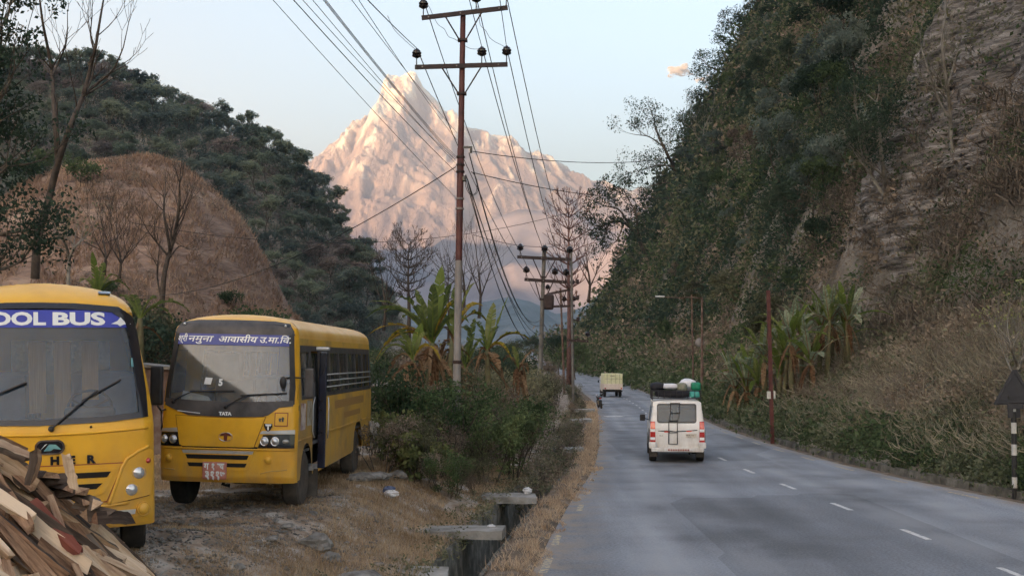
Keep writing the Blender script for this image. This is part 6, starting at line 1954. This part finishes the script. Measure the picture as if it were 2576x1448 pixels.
limb_tree('bare_shrub', [([(2556,1010),(2560,930),(2545,880),(2538,850)],.05,.02),([(2560,930),(2585,870)],.04,.015),([(2558,960),(2530,900)],.03,.015)], 27, M_bark_pale, 'pale leafless shrub rising behind the triangular sign', twigs=7, tw=.6, leaf=M_leafyellow, nleaf=60, lsize=.09, lr=.2, seed=29, mdepth=2)
_cr = [(px, crest(px)) for px in range(1480, 2000, 6)]
def crest_px(row): return min(_cr, key=lambda t: abs(YH-(t[1][2]-ZC)/t[1][1]*F - row))
for i, (row, L, W, lab, lsz) in enumerate([(95,80,52,'dark leafy tree on the top left skyline of the right hill, near the picture top',.42),(205,85,60,'dark tree jutting out from the skyline level with the small cloud',.42),
        (270,48,40,'loose tree jutting from the skyline below the cloud',.36),(345,55,34,'dark tree on the skyline above the pale leafless tree',.4),
        (500,40,38,'spreading tree on the skyline below the leaning tree',.4),(600,45,30,'dense tree low on the skyline of the right hill',.4),(655,38,30,'lowest tree jutting from the skyline of the right hill',.36)]):
    px_, (X, Y, Z) = crest_px(row); x0, y0 = px_+16, row+22
    limb_tree('skyline_tree', [([(x0,y0),(x0-W*.4,y0-L*.45),(x0-W,y0-L*.7)],.34,.12),([(x0-W*.4,y0-L*.45),(x0-W*.25,y0-L*.8),(x0-W*.4,y0-L*1.1)],.2,.08),([(x0-W*.3,y0-L*.3),(x0-W*.8,y0-L*.35),(x0-W*1.15,y0-L*.3)],.16,.07),([(x0,y0),(x0+8,y0-L*.5),(x0+4,y0-L*.9)],.2,.08)],
        Y-3, M_bark, lab, twigs=7, tw=2.2, leaf=M_leafdark if i % 2 == 0 else M_leafmid, nleaf=4200, lsize=lsz, lr=1.7, seed=60+i, end_only=False, dy=2.5, mdepth=2)
# dark tree at the left picture edge
limb_tree('broadleaf_tree', [([(-150,1000),(-140,700),(-110,500),(-90,350),(-60,220)],.22,.09),([(-120,560),(-60,480),(0,430),(20,410)],.10,.04),([(-100,400),(-40,320),(0,250)],.09,.04),([(-135,650),(-50,600),(0,590)],.09,.04),([(-90,350),(-30,230),(-5,150)],.07,.03),([(-138,720),(-60,690),(-10,680)],.07,.03)],
    24, M_bark, 'dark leafy tree cut off by the left picture edge', twigs=9, tw=.7, leaf=M_leafdark, nleaf=9000, lsize=.10, lr=.42, seed=31, end_only=False, mdepth=2)
limb_tree('bare_shrub', [([(-60,160),(-20,110),(0,70),(12,0)],.04,.015),([(0,70),(20,40),(26,0)],.03,.012)], 23.5, M_bark_pale, 'thin bare twigs at the very top left corner', twigs=5, tw=.5, seed=37, mdepth=2)

# ================================================================== shrubs and low trees
def shrub_proto(name, seed, h, leaf, nleaf, lm, stems=7, spreadr=.55, bare=0.0):
    rgx = random.Random(seed); rs = np.random.default_rng(seed); root = empty(name)
    mb = MB(); tips = []
    for k in range(stems):
        a = rgx.uniform(0, 6.28); d = Vector((math.cos(a)*.5, math.sin(a)*.5, 1))
        br, tp = grow(rgx, (math.cos(a)*.1*h, math.sin(a)*.1*h, -.15), d, h*rgx.uniform(.35,.6), .018*h/1.5, 2, spread=spreadr, up=.25, kids=(2,3), ratio=.62, seg=3, minrad=.004)
        branches_mesh(br, mb); tips += tp + [b[0][2] for b in br]
    mb.build('stems', M_bark, root, smooth=True)
    c = np.array([list(t) for t in tips]); c = c[rs.random(len(c)) > bare]
    pts = clump_points(c, .17*h*rs.uniform(.5,1.3,len(c)), max(2, nleaf//len(c)), rs)
    V, Fc = leaf_quads(pts, leaf*rs.uniform(.5,1.5,len(pts)), rs, .55, .2)
    np_mesh('foliage', V, Fc, lm, parent=root)
    return root
sh = [Kind(shrub_proto('roadside_shrub', 200, 2.0, .085, 3600, M_leafbush)), Kind(shrub_proto('roadside_shrub', 201, 2.1, .075, 3400, M_leafolive)),
      Kind(shrub_proto('roadside_shrub', 202, 1.9, .07, 2400, M_leafbrown, bare=.1)), Kind(shrub_proto('roadside_shrub', 203, 1.6, .15, 1100, M_leafyellow)),
      Kind(shrub_proto('roadside_shrub', 204, 2.2, .08, 3800, M_leafmid)), Kind(shrub_proto('roadside_shrub', 205, 2.0, .07, 2600, M_leafolive, stems=10, bare=.0))]
LSH = 'leafy shrub in the thicket between the parking ground and the roadside drain'
rg = random.Random(8)
for i in range(74):
    Y = rg.uniform(21.5, 47) if i < 52 else rg.uniform(44, 92)
    dl = rg.uniform(.25, 4.2) if i < 52 else rg.uniform(-.1, 5)
    if Y < 25.5 and dl > 2.6 - .0*(Y): dl = rg.uniform(.5, 2.4)
    x = float(roadL(Y))-1.5-dl; z = gz(x, Y)
    px = 1288+x/Y*F
    if px < 935: continue
    top = 905 - (z+1.9-ZC)/Y*F
    k = rg.uniform(.55, 1.1)*(1 if Y > 26 else .6)
    if dl < .9: k *= .7
    kd = rg.choice([0,1,1,2,2,5,2,2,1])
    sh[kd].put((x, Y, z), rg.uniform(0, 6.28), k, LSH, 'shrub', 'shrubs of the thicket beside the drain', (rg.uniform(-.1,.1), rg.uniform(-.1,.1)))
for (px, Y, k, kd, lab) in [(1010,22.4,.72,3,'pale large leaved shrub at the right of the second bus'),(1060,21.8,.62,3,'pale large leaved shrub at the foot of the main pole'),(965,23.4,.6,3,'pale leaved shrub closest to the rear of the second bus'),
        (1110,24.0,.95,0,'bright green shrub close behind the foot of the main pole'),(1070,25.2,1.0,4,'dense green shrub left of the main pole'),(1285,26.5,.9,4,'green shrub above the second drain slab'),(1230,25.2,.8,0,'green shrub right of the main pole foot')]:
    x = (px-1288)/F*Y; sh[kd].put((x, Y, gz(x, Y)), rg.uniform(0,6), k, lab, 'shrub', None)
for i in range(26):
    Y = rg.uniform(27, 46); dl = rg.uniform(1.6, 5); x = float(roadL(Y))-1.5-dl
    sh[rg.choice([2,2,5,1])].put((x, Y, gz(x, Y)), rg.uniform(0, 6.28), rg.uniform(.75, 1.1), 'tall dry brownish shrub standing up out of the drainside thicket', 'shrub', 'tall dry shrubs of the drainside thicket')
# low trees and scrub behind the buses, in front of the hills
lt = [Kind(tree_proto('low_tree', 230+i, 5.0, .15, 3000, (M_leafolive, M_leafmid, M_leafbrown, M_leafdark)[i], M_bark, depth=3, kids=(3,4), clr=1.35, trunk=.25, bare=(.0,.0,.25,.0)[i], spread=.75)) for i in range(4)]
for i in range(95):
    Y = rg.uniform(30, 112); px = rg.uniform(-40, 1330)
    if px < 520 and Y < 36: Y += 12
    x = (px-1288)/F*Y
    if float(roadL(Y)) - x < 4.2: continue
    z = gz(x, Y)
    lim = 735 if px < 500 else (800 if px < 900 else 850)
    hmax = (905-lim)/F*Y + ZC - z
    k = min(1.3, max(.35, hmax/5.0*rg.uniform(.7, 1.02)))
    lt[rg.choice([0,0,1,2,2,3])].put((x, Y, z-.2), rg.uniform(0,6.28), k, 'low bushy tree in the scrub between the school buses and the hills', 'tree', 'low trees behind the school buses')
for i, (px, Y, k, kd, lab) in enumerate([(1405,175,1.5,3,'dark rounded tree where the road meets the foot of the right hill'),(1450,150,1.3,1,'leafy tree at the foot of the right hill by the far road'),(1350,215,1.5,3,'dark tree left of the far road bend'),(1310,150,1.2,0,'low tree behind the second pole'),
        (1270,120,1.1,1,'low green tree left of the second pole in the distance'),(1385,120,.7,2,'small brown tree beside the third pole')]):
    x = (px-1288)/F*Y; z = float(roadZ(Y))-.5; lt[kd].put((x, Y, z), 1.1*i, k, lab, 'tree', None)

# ================================================================== banana plants
M_ban = leaf_mat('banana_green', [(.08,.11,.04), (.16,.19,.065), (.28,.29,.11)], scale=1.5, trans=.45)
M_banlight = leaf_mat('banana_light_green', [(.13,.18,.04), (.23,.28,.08)], scale=1.5, trans=.5)
M_banyel = leaf_mat('banana_yellow', [(.12,.13,.02), (.42,.30,.04), (.5,.36,.06)], scale=3, trans=.4)
M_bandry = leaf_mat('banana_dry', [(.10,.055,.03), (.2,.12,.07), (.32,.22,.13)], scale=3, trans=.3)
M_banstem = mat('banana_stem', [(.07,.08,.035), (.15,.14,.07), (.10,.06,.04)], scale=4, rough=.8)
def banana_leaf(a, b, bow, wd, rgx, m, parent, torn=.35, name='leaf', droop=0.0):
    """a: base, b: tip, bow: how far the midrib arches above the chord"""
    a, b = Vector(a), Vector(b); L = (b-a).length; n = 22
    mid = []
    for i in range(n+1):
        t = i/n; p = a.lerp(b, t); p.z += 4*bow*t*(1-t) - droop*t*t; mid.append(p)
    V = []; Fc = []
    side = (b-a).cross(Vector((0,0,1)))
    if side.length < .15*L: side = Vector((1, rgx.uniform(-.6,.6), 0))
    side.normalize()
    tilt = rgx.uniform(.1,.55)
    for sg in (-1, 1):
        i = 2
        while i < n:
            seg = min(n-i, 1 if rgx.random() < torn else rgx.randint(2, 4))
            sag = rgx.uniform(-.25,.45)
            for j in range(i, i+seg):
                t0, t1 = j/n, (j+1)/n
                w0 = wd*(math.sin(PI*min(1, t0*1.02+.02))**.55)*.5; w1_ = wd*(math.sin(PI*min(1,t1*1.02+.01))**.55)*.5
                if j == n-1: w1_ = .01
                gp = .93 if (j == i+seg-1 and rgx.random() < .8) else 1.0
                m0, m1 = mid[j], mid[j+1]; mm1 = m0.lerp(m1, gp)
                off0 = side*sg*w0*math.cos(tilt) + Vector((0,0,w0*(math.sin(tilt)-sag*.8))); off1 = side*sg*w1_*math.cos(tilt) + Vector((0,0,w1_*(math.sin(tilt)-sag*.8)))
                fw = (m1-m0).normalized()*w0*.25
                k = len(V); V += [tuple(m0), tuple(mm1), tuple(mm1+off1+fw), tuple(m0+off0+fw)]; Fc.append((k,k+1,k+2,k+3))
            i += seg
    mb = MB(); mb.v = V; mb.f = Fc; mb.m = [0]*len(Fc)
    mb.mi = 1; mb.tube(mid, [.028*(1-.8*i/n) for i in range(n+1)], 5)
    return mb.build(name, [m, M_banlight if m in (M_ban, M_banlight) else M_bandry], parent)
def banana_px(label, base, top, Y, leaves, seed, dead=6, r=.11):
    """plant whose leaves run from the crown to given pixels"""
    rgx = random.Random(seed); b = P(base[0], base[1], Y); root = empty('banana_plant', b, (0,0,0), label, 'banana plant')
    t = P(top[0], top[1], Y)-b
    mb = MB(); mb.tube([(0,0,-.3), t*.5, t], [r*1.2, r, r*.6], 10); mb.build('stem', M_banstem, root, smooth=True)
    for (x, y, dy, bow, wd, m) in leaves:
        e = P(x, y, Y+dy)-b
        banana_leaf(t*.97, e, bow*1.25, wd*.92, rgx, m, root, torn=.62, droop=.12)
    for k in range(dead):
        a = rgx.uniform(0, 6.28); rr = rgx.uniform(.2,1.0)
        banana_leaf(t*rgx.uniform(.7,.98), t*.8+Vector((math.cos(a)*rr, math.sin(a)*rr, -rgx.uniform(.3,1.5))), rgx.uniform(.05,.5), rgx.uniform(.1,.3), rgx, M_bandry, root, torn=.8, name='dead_leaf')
    return root
banana_px('big banana plant left of the main pole with long arching leaves', (1080,1015), (1088,862), 29, [(930,748,.3,.30,.42,M_ban),(1112,655,.1,.0,.42,M_banlight),(1045,715,.5,.05,.38,M_ban),(1000,735,-.4,.25,.4,M_ban),
    (925,832,-.3,.30,.36,M_banyel),(960,870,.6,.3,.36,M_banyel),(1170,720,.3,.2,.40,M_ban),(1135,700,.6,.1,.4,M_ban),(1180,800,-.5,.3,.38,M_ban),(1010,790,.9,.3,.36,M_ban),(1090,700,-.6,.05,.36,M_ban),(965,775,.5,.3,.34,M_ban),(918,790,-.2,.45,.36,M_ban),(940,905,.1,.5,.34,M_banyel),(1165,760,-.3,.35,.34,M_banyel),(1150,880,.3,.45,.3,M_bandry)], 1, 12)
banana_px('banana plant behind the main pole with a yellowing leaf', (1130,1010), (1138,850), 31.5, [(1195,700,.2,.2,.4,M_ban),(1235,815,.2,.45,.42,M_banyel),(1085,745,.3,.2,.36,M_ban),(1150,695,.1,.0,.34,M_ban),(1215,760,.8,.3,.36,M_banyel),(1190,850,.5,.3,.34,M_ban)], 2, 7)
banana_px('banana plant right of the main pole with upright light green leaf', (1228,1000), (1226,880), 30.5, [(1278,735,.1,.02,.38,M_banlight),(1242,750,.4,.05,.34,M_ban),(1335,846,.2,.25,.3,M_banyel),(1190,800,.3,.2,.32,M_ban),(1165,870,.3,.25,.3,M_ban),(1290,900,-.3,.25,.3,M_banyel),(1255,810,.5,.1,.3,M_ban)], 3, 8, .09)
banana_px('ragged banana plant low on the left of the big one', (1035,1010), (1040,905), 27.5, [(945,905,.2,.35,.36,M_ban),(985,850,.4,.2,.36,M_ban),(1075,830,.2,.15,.34,M_ban),(1110,900,-.3,.3,.3,M_banyel),(1000,815,-.4,.15,.34,M_ban),(1060,800,.5,.05,.3,M_banlight),(965,960,.3,.35,.3,M_bandry),(1120,950,.2,.3,.28,M_bandry)], 8, 9, .09)
banana_px('ragged banana plant directly behind the main pole foot', (1175,1015), (1172,925), 33, [(1105,860,.3,.25,.34,M_ban),(1140,820,.1,.1,.34,M_ban),(1225,840,.3,.2,.34,M_ban),(1240,925,-.2,.3,.3,M_bandry),(1195,790,.4,.1,.32,M_ban),(1110,930,.3,.3,.28,M_bandry)], 9, 9, .09)
banana_px('small dry banana plant next to the second pole', (1300,1010), (1305,930), 34, [(1345,870,.1,.1,.3,M_bandry),(1265,900,.2,.2,.3,M_bandry),(1330,930,.3,.2,.28,M_bandry),(1290,860,.2,.05,.28,M_ban)], 4, 6, .08)
banana_px('banana plant above the near bus roof with one upright leaf', (245,790), (246,745), 33, [(232,622,.1,.0,.34,M_banlight),(300,690,.3,.25,.36,M_ban),(330,725,.4,.3,.36,M_ban),(200,700,.3,.2,.34,M_ban),(262,650,.5,.1,.3,M_ban)], 5, 3)
banana_px('banana plant showing between the two bus roofs', (352,900), (352,800), 31, [(300,735,.3,.15,.34,M_ban),(395,740,.2,.15,.34,M_ban),(480,775,.3,.3,.36,M_ban),(440,800,.6,.3,.34,M_ban),(330,730,.5,.1,.32,M_ban),(300,790,.4,.2,.34,M_ban)], 6, 3)
def banana_rand(x, y, z, h, n, seed, label, tilt=0.0, L=(1.25,2.1)):
    rgx = random.Random(seed); root = empty('banana_plant', (x, y, z), (0,0,0), label, 'banana plant', 'banana plants on the right bank')
    t = Vector((tilt, -.1, h)); mb = MB(); mb.tube([(0,0,-.3), t*.5, t], [.12,.1,.06], 9); mb.build('stem', M_banstem, root, smooth=True)
    for k in range(n):
        a = 2*PI*k/n + rgx.uniform(-.3,.3); ll = rgx.uniform(*L); el = rgx.uniform(-.15, 1.2) if k % 3 else rgx.uniform(.9,1.4)
        e = t + Vector((math.cos(a)*math.cos(el), math.sin(a)*math.cos(el)*.8, math.sin(el)))*ll
        banana_leaf(t*.95, e, .35*math.cos(el), rgx.uniform(.26,.38), rgx, rgx.choice([M_bang2, M_bang2, M_ban, M_banlight]), root, .3)
    for k in range(3):
        a = rgx.uniform(3.3, 6.1)
        banana_leaf(t*.9, t*.75+Vector((math.cos(a)*.6, math.sin(a)*.4, -.9)), .25, .24, rgx, M_bandry, root, .8, name='dead_leaf')
    return root
M_bang2 = leaf_mat('banana_grey_green', [(.15,.19,.12), (.26,.31,.2), (.4,.44,.3)], scale=1.5, trans=.4)
for i, (px, Y, h) in enumerate([(1893,50,1.4),(1945,47.5,1.9),(1990,46,1.6),(2035,48,2.1),(2075,46.5,2.2),(2110,47.5,1.7),(1920,48.5,.9),(2060,44.5,1.0),(2135,46,1.3),(1872,50,1.0),(1858,52,1.3),(1900,49,.8),(1975,46.5,1.1),(2010,45,2.3),(2095,45,2.3),(2150,45,1.7)]):
    X, Y2, Z = spot(px, 0, Y)
    banana_rand(X-.5, Y-.8, Z+.1, h*1.08, 11, 400+i, 'grey green banana plant in the clump on the right bank behind the red post', .1*(-1)**i)
# ================================================================== layered rock and hillside cover
M_rockmats = M_rock
def rock_face(name, c_px, size, n, seed, label_none=None):
    """strata ledges: many thin broken plates stepping up the slope, one rock mass"""
    rgx = random.Random(seed); mb = MB()
    for i in range(n):
        px = rgx.uniform(c_px[0], c_px[1]); Y = rgx.uniform(c_px[2], c_px[3])
        X, Y2, Z = spot(px, 0, Y)
        py = YH-(Z-ZC)/Y*F
        if not (c_px[4] < py < c_px[5]): continue
        L = rgx.uniform(.5,1.8)*size; d = rgx.uniform(.4,1.0)*size; th = rgx.uniform(.05,.22)*size
        Rm = Matrix.Rotation(R(rgx.gauss(-22,7)),3,'Y') @ Matrix.Rotation(R(rgx.gauss(62,16)),3,'Z') @ Matrix.Rotation(R(rgx.gauss(0,9)),3,'X')
        k = len(mb.v)
        mb.rbox((X-.1*size, Y, Z+rgx.uniform(-.22,.06)), (L, d, th), min(.03, th*.3), Rm)
        for q in range(k, len(mb.v)):
            v = Vector(mb.v[q]); f_ = noise.noise_vector(v*1.6)*.16*size; mb.v[q] = tuple(v+f_)
    return tag(mb.build(name, M_rock, autosmooth=35), kind='structure')
rock_face('rock_face', (2300,2640,42,68,-60,420), .62, 1300, 3)
def rock_bed(s0, s1, y0, y1, seed):
    V = []; ns, ny = 70, 110
    for j in range(ny):
        for i in range(ns):
            a, b = i/(ns-1), j/(ny-1); S_ = s0+(s1-s0)*a; Y = y0+(y1-y0)*b
            X, Y_, Z = hill_pt(S_, Y)
            e = min(a, 1-a, b, 1-b)*6 + .9*nz(a*5, b*7, seed); e = max(-1, min(1, e))
            st = (Z*1.0 + Y*.42 + .5*nz(X*.2, Y*.2, Z*.2)); fr = (st*1.9) % 1.0
            o = -.5 + .75*e + .28*fr + .35*nz(X*.6, Y*.6, Z*1.4, 4)
            V.append((X-o*.86, Y, Z+o*.5))
    tag(np_mesh('rock_face', np.array(V), grid_faces(ns, ny), M_rock), kind='structure')
rock_bed(10.5, 26, 43, 72, 2.)
rock_bed(9, 13, 52, 64, 6.)
rock_face('rock_face', (2080,2260,52,66,430,640), .8, 110, 4)
rock_face('rock_face', (1770,1850,84,110,720,800), .9, 60, 6)
rock_face('rock_face', (2360,2460,48,60,400,600), .8, 90, 7)

def hill_cover():
    """undergrowth that clothes the slope"""
    rgx = random.Random(99); rs = np.random.default_rng(99)
    sets = {k: ([], [], []) for k in range(6)}
    n = 0
    while n < 31000:
        Y = 15.5*math.exp(rgx.uniform(0, 3.15))
        smax = min(9.5+max(0, .36*Y-1.0)/1.95, .52*Y-float(roadR(Y))+2, 80)
        if smax < .3: continue
        s = rgx.uniform(.15, smax)
        X, Y_, Z = hill_pt(s, Y)
        px = 1288+X/Y*F; py = YH-(Z-ZC)/Y*F
        n += 1
        rocky = (2290 < px and py < 430 and Y < 72) or (2080 < px < 2260 and 440 < py < 620 and 50 < Y < 68)
        if rocky and rgx.random() < .36: continue
        v = nz(X*.08, Y*.08, Z*.08, 3); v2 = nz(X*.3+9, Y*.3, Z*.3, 2)
        if s < 1.6: k = 5 if v2 > -.05 else 1
        elif s < 8: k = 3 if v+v2*.8 > .22 else (4 if v2 < -.25 else (2 if v > -.12 else 1))
        elif Y < 62: k = 3 if v2 > .22 else (2 if v < .15 else (1 if v2 < -.1 else 4))
        else: k = 0 if v < -.12 else (1 if v2 < -.05 else (2 if v < .16 else (3 if v2 < .3 else 4)))
        lsz = max(.06, .0030*Y)*rgx.uniform(.55,1.6)
        sets[k][0].append((X-.1, Y, Z + lsz*1.2)); sets[k][1].append(lsz*rgx.uniform(3.0,6.5)); sets[k][2].append(lsz)
    V = []; Fc = []; MI = []; off = 0
    for k, (c, r, l) in sets.items():
        if not c: continue
        ne = 30
        pts = clump_points(c, r, ne, rs, .9); sz = np.repeat(np.array(l), ne)*rs.uniform(.6,1.4,len(c)*ne)
        v, f = leaf_quads(pts, sz, rs, .5 if k != 3 else .16, .1)
        if k == 3: pass
        V.append(v); Fc.append(f+off); off += len(v); MI.append(np.full(len(f), k))
    o = np_mesh('hillside_undergrowth', np.concatenate(V), np.concatenate(Fc), [M_leafdark, M_leafmid, M_leafolive, M_leafbrown, M_rustgrass, M_leafweed], np.concatenate(MI))
    tag(o, kind='stuff')
M_leafweed = leaf_mat('weed_leaves', [(.05,.065,.035), (.11,.13,.07), (.22,.23,.16)], scale=1.5)
hill_cover()

def tufts(name, centers, n_each, length, width, m, seed, hang=True, spread=.3):
    """long grass tufts falling down the slope"""
    rs = np.random.default_rng(seed); c = np.repeat(np.array(centers), n_each, 0)
    n = len(c); L = length*rs.uniform(.5,1.2,n)
    d = rs.normal(size=(n,3))*.5; d[:,0] -= .55; d[:,1] -= .35; d[:,2] = d[:,2]*.4+.35
    d /= np.linalg.norm(d,axis=1)[:,None]
    p0 = c + rs.normal(size=(n,3))*spread*np.array([1,1,.5])
    p1 = p0 + d*L[:,None]*.5
    p2 = p1 + (d*.35+np.array([0,0,-1 if hang else .2]))*L[:,None]*.6
    s = np.cross(d, rand_dirs(n, rs)); s /= np.linalg.norm(s,axis=1)[:,None]
    w_ = width*rs.uniform(.6,1.4,n)[:,None]
    V = np.stack([p0-s*w_*.5, p0+s*w_*.5, p1+s*w_*.45, p1-s*w_*.45, p2+s*w_*.08, p2-s*w_*.08],1).reshape(-1,3)
    b = np.arange(n)*6
    Fc = np.concatenate([np.stack([b,b+1,b+2,b+3],1), np.stack([b+3,b+2,b+4,b+5],1)])
    return tag(np_mesh(name, V, Fc, m), kind='stuff')
rgx = random.Random(61)
cs = []; cs2 = []
while len(cs) < 230:
    px = rgx.uniform(1900, 2640); Y = rgx.uniform(34, 90); X, Y2, Z = spot(px, 0, Y); py = YH-(Z-ZC)/Y*F
    if 150 < py < 860 and nz(px*.004, py*.004, 3.) > -.22: cs.append((X, Y, Z+.3))
while len(cs2) < 260:
    px = rgx.uniform(1900, 2600); Y = rgx.uniform(22, 46); X, Y2, Z = spot(px, 0, Y); py = YH-(Z-ZC)/Y*F
    s = X-float(roadR(Y))
    if s > 1.2 and 780 < py < 1240: cs2.append((X, Y, Z+.1))
tufts('hanging_rust_grass', cs, 60, 1.1, .05, M_rustgrass, 5, spread=.65)
tufts('bank_grass', cs2, 70, .75, .022, M_bankgrass if 'M_bankgrass' in globals() else M_drygrass, 6, hang=False, spread=.35)

# ------------------------------------------------------------------ grasses
def scatter_blades(name, pts, h, w_, m, seed, lean=.35):
    rs = np.random.default_rng(seed); V, Fc = blades(np.array(pts), np.array(h), np.array(w_), rs, lean)
    return tag(np_mesh(name, V, Fc, m), kind='stuff')
rgx = random.Random(31)
pts = []; hh_ = []; ww = []
while len(pts) < 110000:
    Y = 10.2*math.exp(rgx.uniform(0, 1.05)); L = float(roadL(Y)); dl = rgx.uniform(0.02, 9.5)
    x = L-1.47-dl
    px = 1288+x/Y*F
    if px < 300: continue
    g = nz(x*.55, Y*.55, 4.) + .5*nz(x*2, Y*2, 8.)
    bare = 0.0
    if x < -2.3 and Y < 19: bare = .55*min(1, (-2.3-x)/1.2)
    if g < -.45 + bare*1.0: continue
    pts.append((x, Y, gz(x, Y) + min(1, (dl)/1.2)*(.06*nz(x*.5, Y*.5) + .03*nz(x*3, Y*3, 1.7, 4)) - .01))
    k = 1.0 if bare < .2 else .5
    hh_.append(rgx.uniform(.03,.13)*k*(1+.5*max(0,g))); ww.append(rgx.uniform(.006,.012)*Y/14)
scatter_blades('dry_grass', pts, hh_, ww, M_moundgrass if 'M_moundgrass' in globals() else M_drygrass, 3, .55)
pts = []; hh_ = []; ww = []
while len(pts) < 16000:
    Y = 10.5*math.exp(rgx.uniform(0, 2.0)); t = abs(rgx.gauss(.28, .22)); g = nz(Y*.5, 3.3); g2 = nz(Y*1.7, t*3, 5.)
    if g2 < -.12: continue
    t = t - .30*max(0, g)*2
    if t > .72: continue
    x = float(roadL(Y))-t
    pts.append((x, Y, float(roadZ(Y))+.01)); hh_.append(rgx.uniform(.04,.20)*(1.2 if t > .1 else .35)); ww.append(rgx.uniform(.006,.012)*Y/14)
scatter_blades('verge_grass', pts, hh_, ww, M_palegrass, 4, .7)
pts = []; hh_ = []; ww = []
while len(pts) < 26000:
    px = rgx.uniform(-20, 860); Y = rgx.uniform(120, 200); x = (px-1288)/F*Y; z = grass_z(x, Y)
    if z < 0: continue
    if nz(x*.25, Y*.25, 6.) < -.25: continue
    pts.append((x, Y, z)); hh_.append(rgx.uniform(.4,1.1)); ww.append(rgx.uniform(.12,.3))
scatter_blades('hill_grass', pts, hh_, ww, M_hillgrass, 5, .5)
# weeds on the drain's left wall and in the lot's fringe
rs = np.random.default_rng(12); c = []; r = []
for i in range(520):
    Y = 11*math.exp(rgx.uniform(0, 1.7)); dl = abs(rgx.gauss(0,.35))-.05; x = float(roadL(Y))-1.42-dl
    if rgx.random() < .5 and Y < 20: continue
    c.append((x, Y, gz(x,Y)+.04)); r.append(rgx.uniform(.06,.22)*(1+Y/60))
pts = clump_points(c, r, 34, rs, .8); V, Fc = leaf_quads(pts, .045*rs.uniform(.6,1.6,len(pts)), rs, .5)
tag(np_mesh('drain_weeds', V, Fc, M_leafolive), kind='stuff')
c = []; r = []
for i in range(900):
    Y = 17*math.exp(rgx.uniform(0, 1.6)); s = rgx.uniform(.0, 2.2); X, Y_, Z = hill_pt(s, Y); c.append((X, Y, Z+.06)); r.append(rgx.uniform(.10,.30))
pts = clump_points(c, r, 40, rs, .8); V, Fc = leaf_quads(pts, .085*rs.uniform(.5,1.6,len(pts)), rs, .6)
tag(np_mesh('roadside_weeds', V, Fc, M_leafweed), kind='stuff')

def forest_floor():
    rgx = random.Random(5); rs = np.random.default_rng(5); c = []; r = []
    while len(c) < 8500:
        x = rgx.uniform(-190, -34); y = rgx.uniform(214, 348); z = wood_z(x, y); px = 1288+x/y*F
        if z < -1 or px < -60 or px > 1020: continue
        c.append((x, y, z+.8)); r.append(rgx.uniform(1.2, 2.8))
    pts = clump_points(c, r, 30, rs, .8); V, Fc = leaf_quads(pts, .46*rs.uniform(.6,1.5,len(pts)), rs, .6)
    mi = np.repeat(np.array([0 if nz(a[0]*.03, a[1]*.03, 2.) < 0 else (1 if rgx.random() < .6 else 2) for a in c]), 30)
    tag(np_mesh('forest_undergrowth', V, Fc, [M_farleaf1, M_farleaf2, M_farleaf3], mi), kind='stuff')
forest_floor()

def hill_scrub():
    rgx = random.Random(15); rs = np.random.default_rng(15); c = []; r = []
    while len(c) < 900:
        px = rgx.uniform(-20, 840); Y = rgx.uniform(122, 198); x = (px-1288)/F*Y; z = grass_z(x, Y)
        if z < 0 or nz(x*.10, Y*.07, 9.) < .13: continue
        c.append((x, Y, z+.2)); r.append(rgx.uniform(.4, 1.5))
    pts = clump_points(c, r, 18, rs, .7); V, Fc = leaf_quads(pts, .28*rs.uniform(.6,1.5,len(pts)), rs, .6)
    tag(np_mesh('hill_scrub', V, Fc, M_leafbrown), kind='stuff')
hill_scrub()

# weeds and dry stalks closing over the drain farther on, and gravel on the lot
rs = np.random.default_rng(44); rgx = random.Random(44); c = []; r = []; mi = []
for i in range(1500):
    Y = 19.5*math.exp(rgx.uniform(0, 1.5)); t = rgx.uniform(.62, 1.75)
    if Y < 24 and (t < 1.35 or rgx.random() < .6): continue
    if 24 < Y < 27 and rgx.random() < .5: continue
    c.append((float(roadL(Y))-t, Y, float(roadZ(Y))+rgx.uniform(-.35, .22))); r.append(rgx.uniform(.12,.34)); mi.append(0 if rgx.random() < .4 else (1 if rgx.random() < .5 else 2))
pts = clump_points(c, r, 30, rs, .8); V, Fc = leaf_quads(pts, .075*rs.uniform(.5,1.6,len(pts)), rs, .35)
tag(np_mesh('drain_growth', V, Fc, [M_leafbrown, M_leafolive, M_bankgrass], np.repeat(np.array(mi), 30)), kind='stuff')
def gravel(n, seed):
    rgx = random.Random(seed); rs = np.random.default_rng(seed); P0 = []; S_ = []
    while len(P0) < n:
        Y = 10*math.exp(rgx.uniform(0, .62)); x = rgx.uniform(-7, -1.9); px = 1288+x/Y*F
        if px < 280 or float(roadL(Y))-x < 1.9: continue
        if nz(x*.9, Y*.9, 6.) < -.15 and x > -3: continue
        P0.append((x, Y, gz(x, Y) + .06*nz(x*.5, Y*.5) + .03*nz(x*3, Y*3, 1.7, 4) + .003)); S_.append(rgx.uniform(.006, .022)*(2 if rgx.random() < .06 else 1))
    P0 = np.array(P0); S_ = np.array(S_)[:, None]
    o = np.array([(1,0,0),(0,1,0),(-1,0,0),(0,-1,0),(0,0,.7),(0,0,-.5)])
    V = (P0[:, None, :] + o[None]*S_[:, None, :]*rs.uniform(.6,1.5,(n,6,1))).reshape(-1, 3)
    f = np.array([(0,1,4),(1,2,4),(2,3,4),(3,0,4),(1,0,5),(2,1,5),(3,2,5),(0,3,5)])
    Fc = (np.arange(n)[:, None, None]*6 + f[None]).reshape(-1, 3)
    tag(np_mesh('gravel', V, Fc, M_stone), kind='stuff')
gravel(9000, 9)
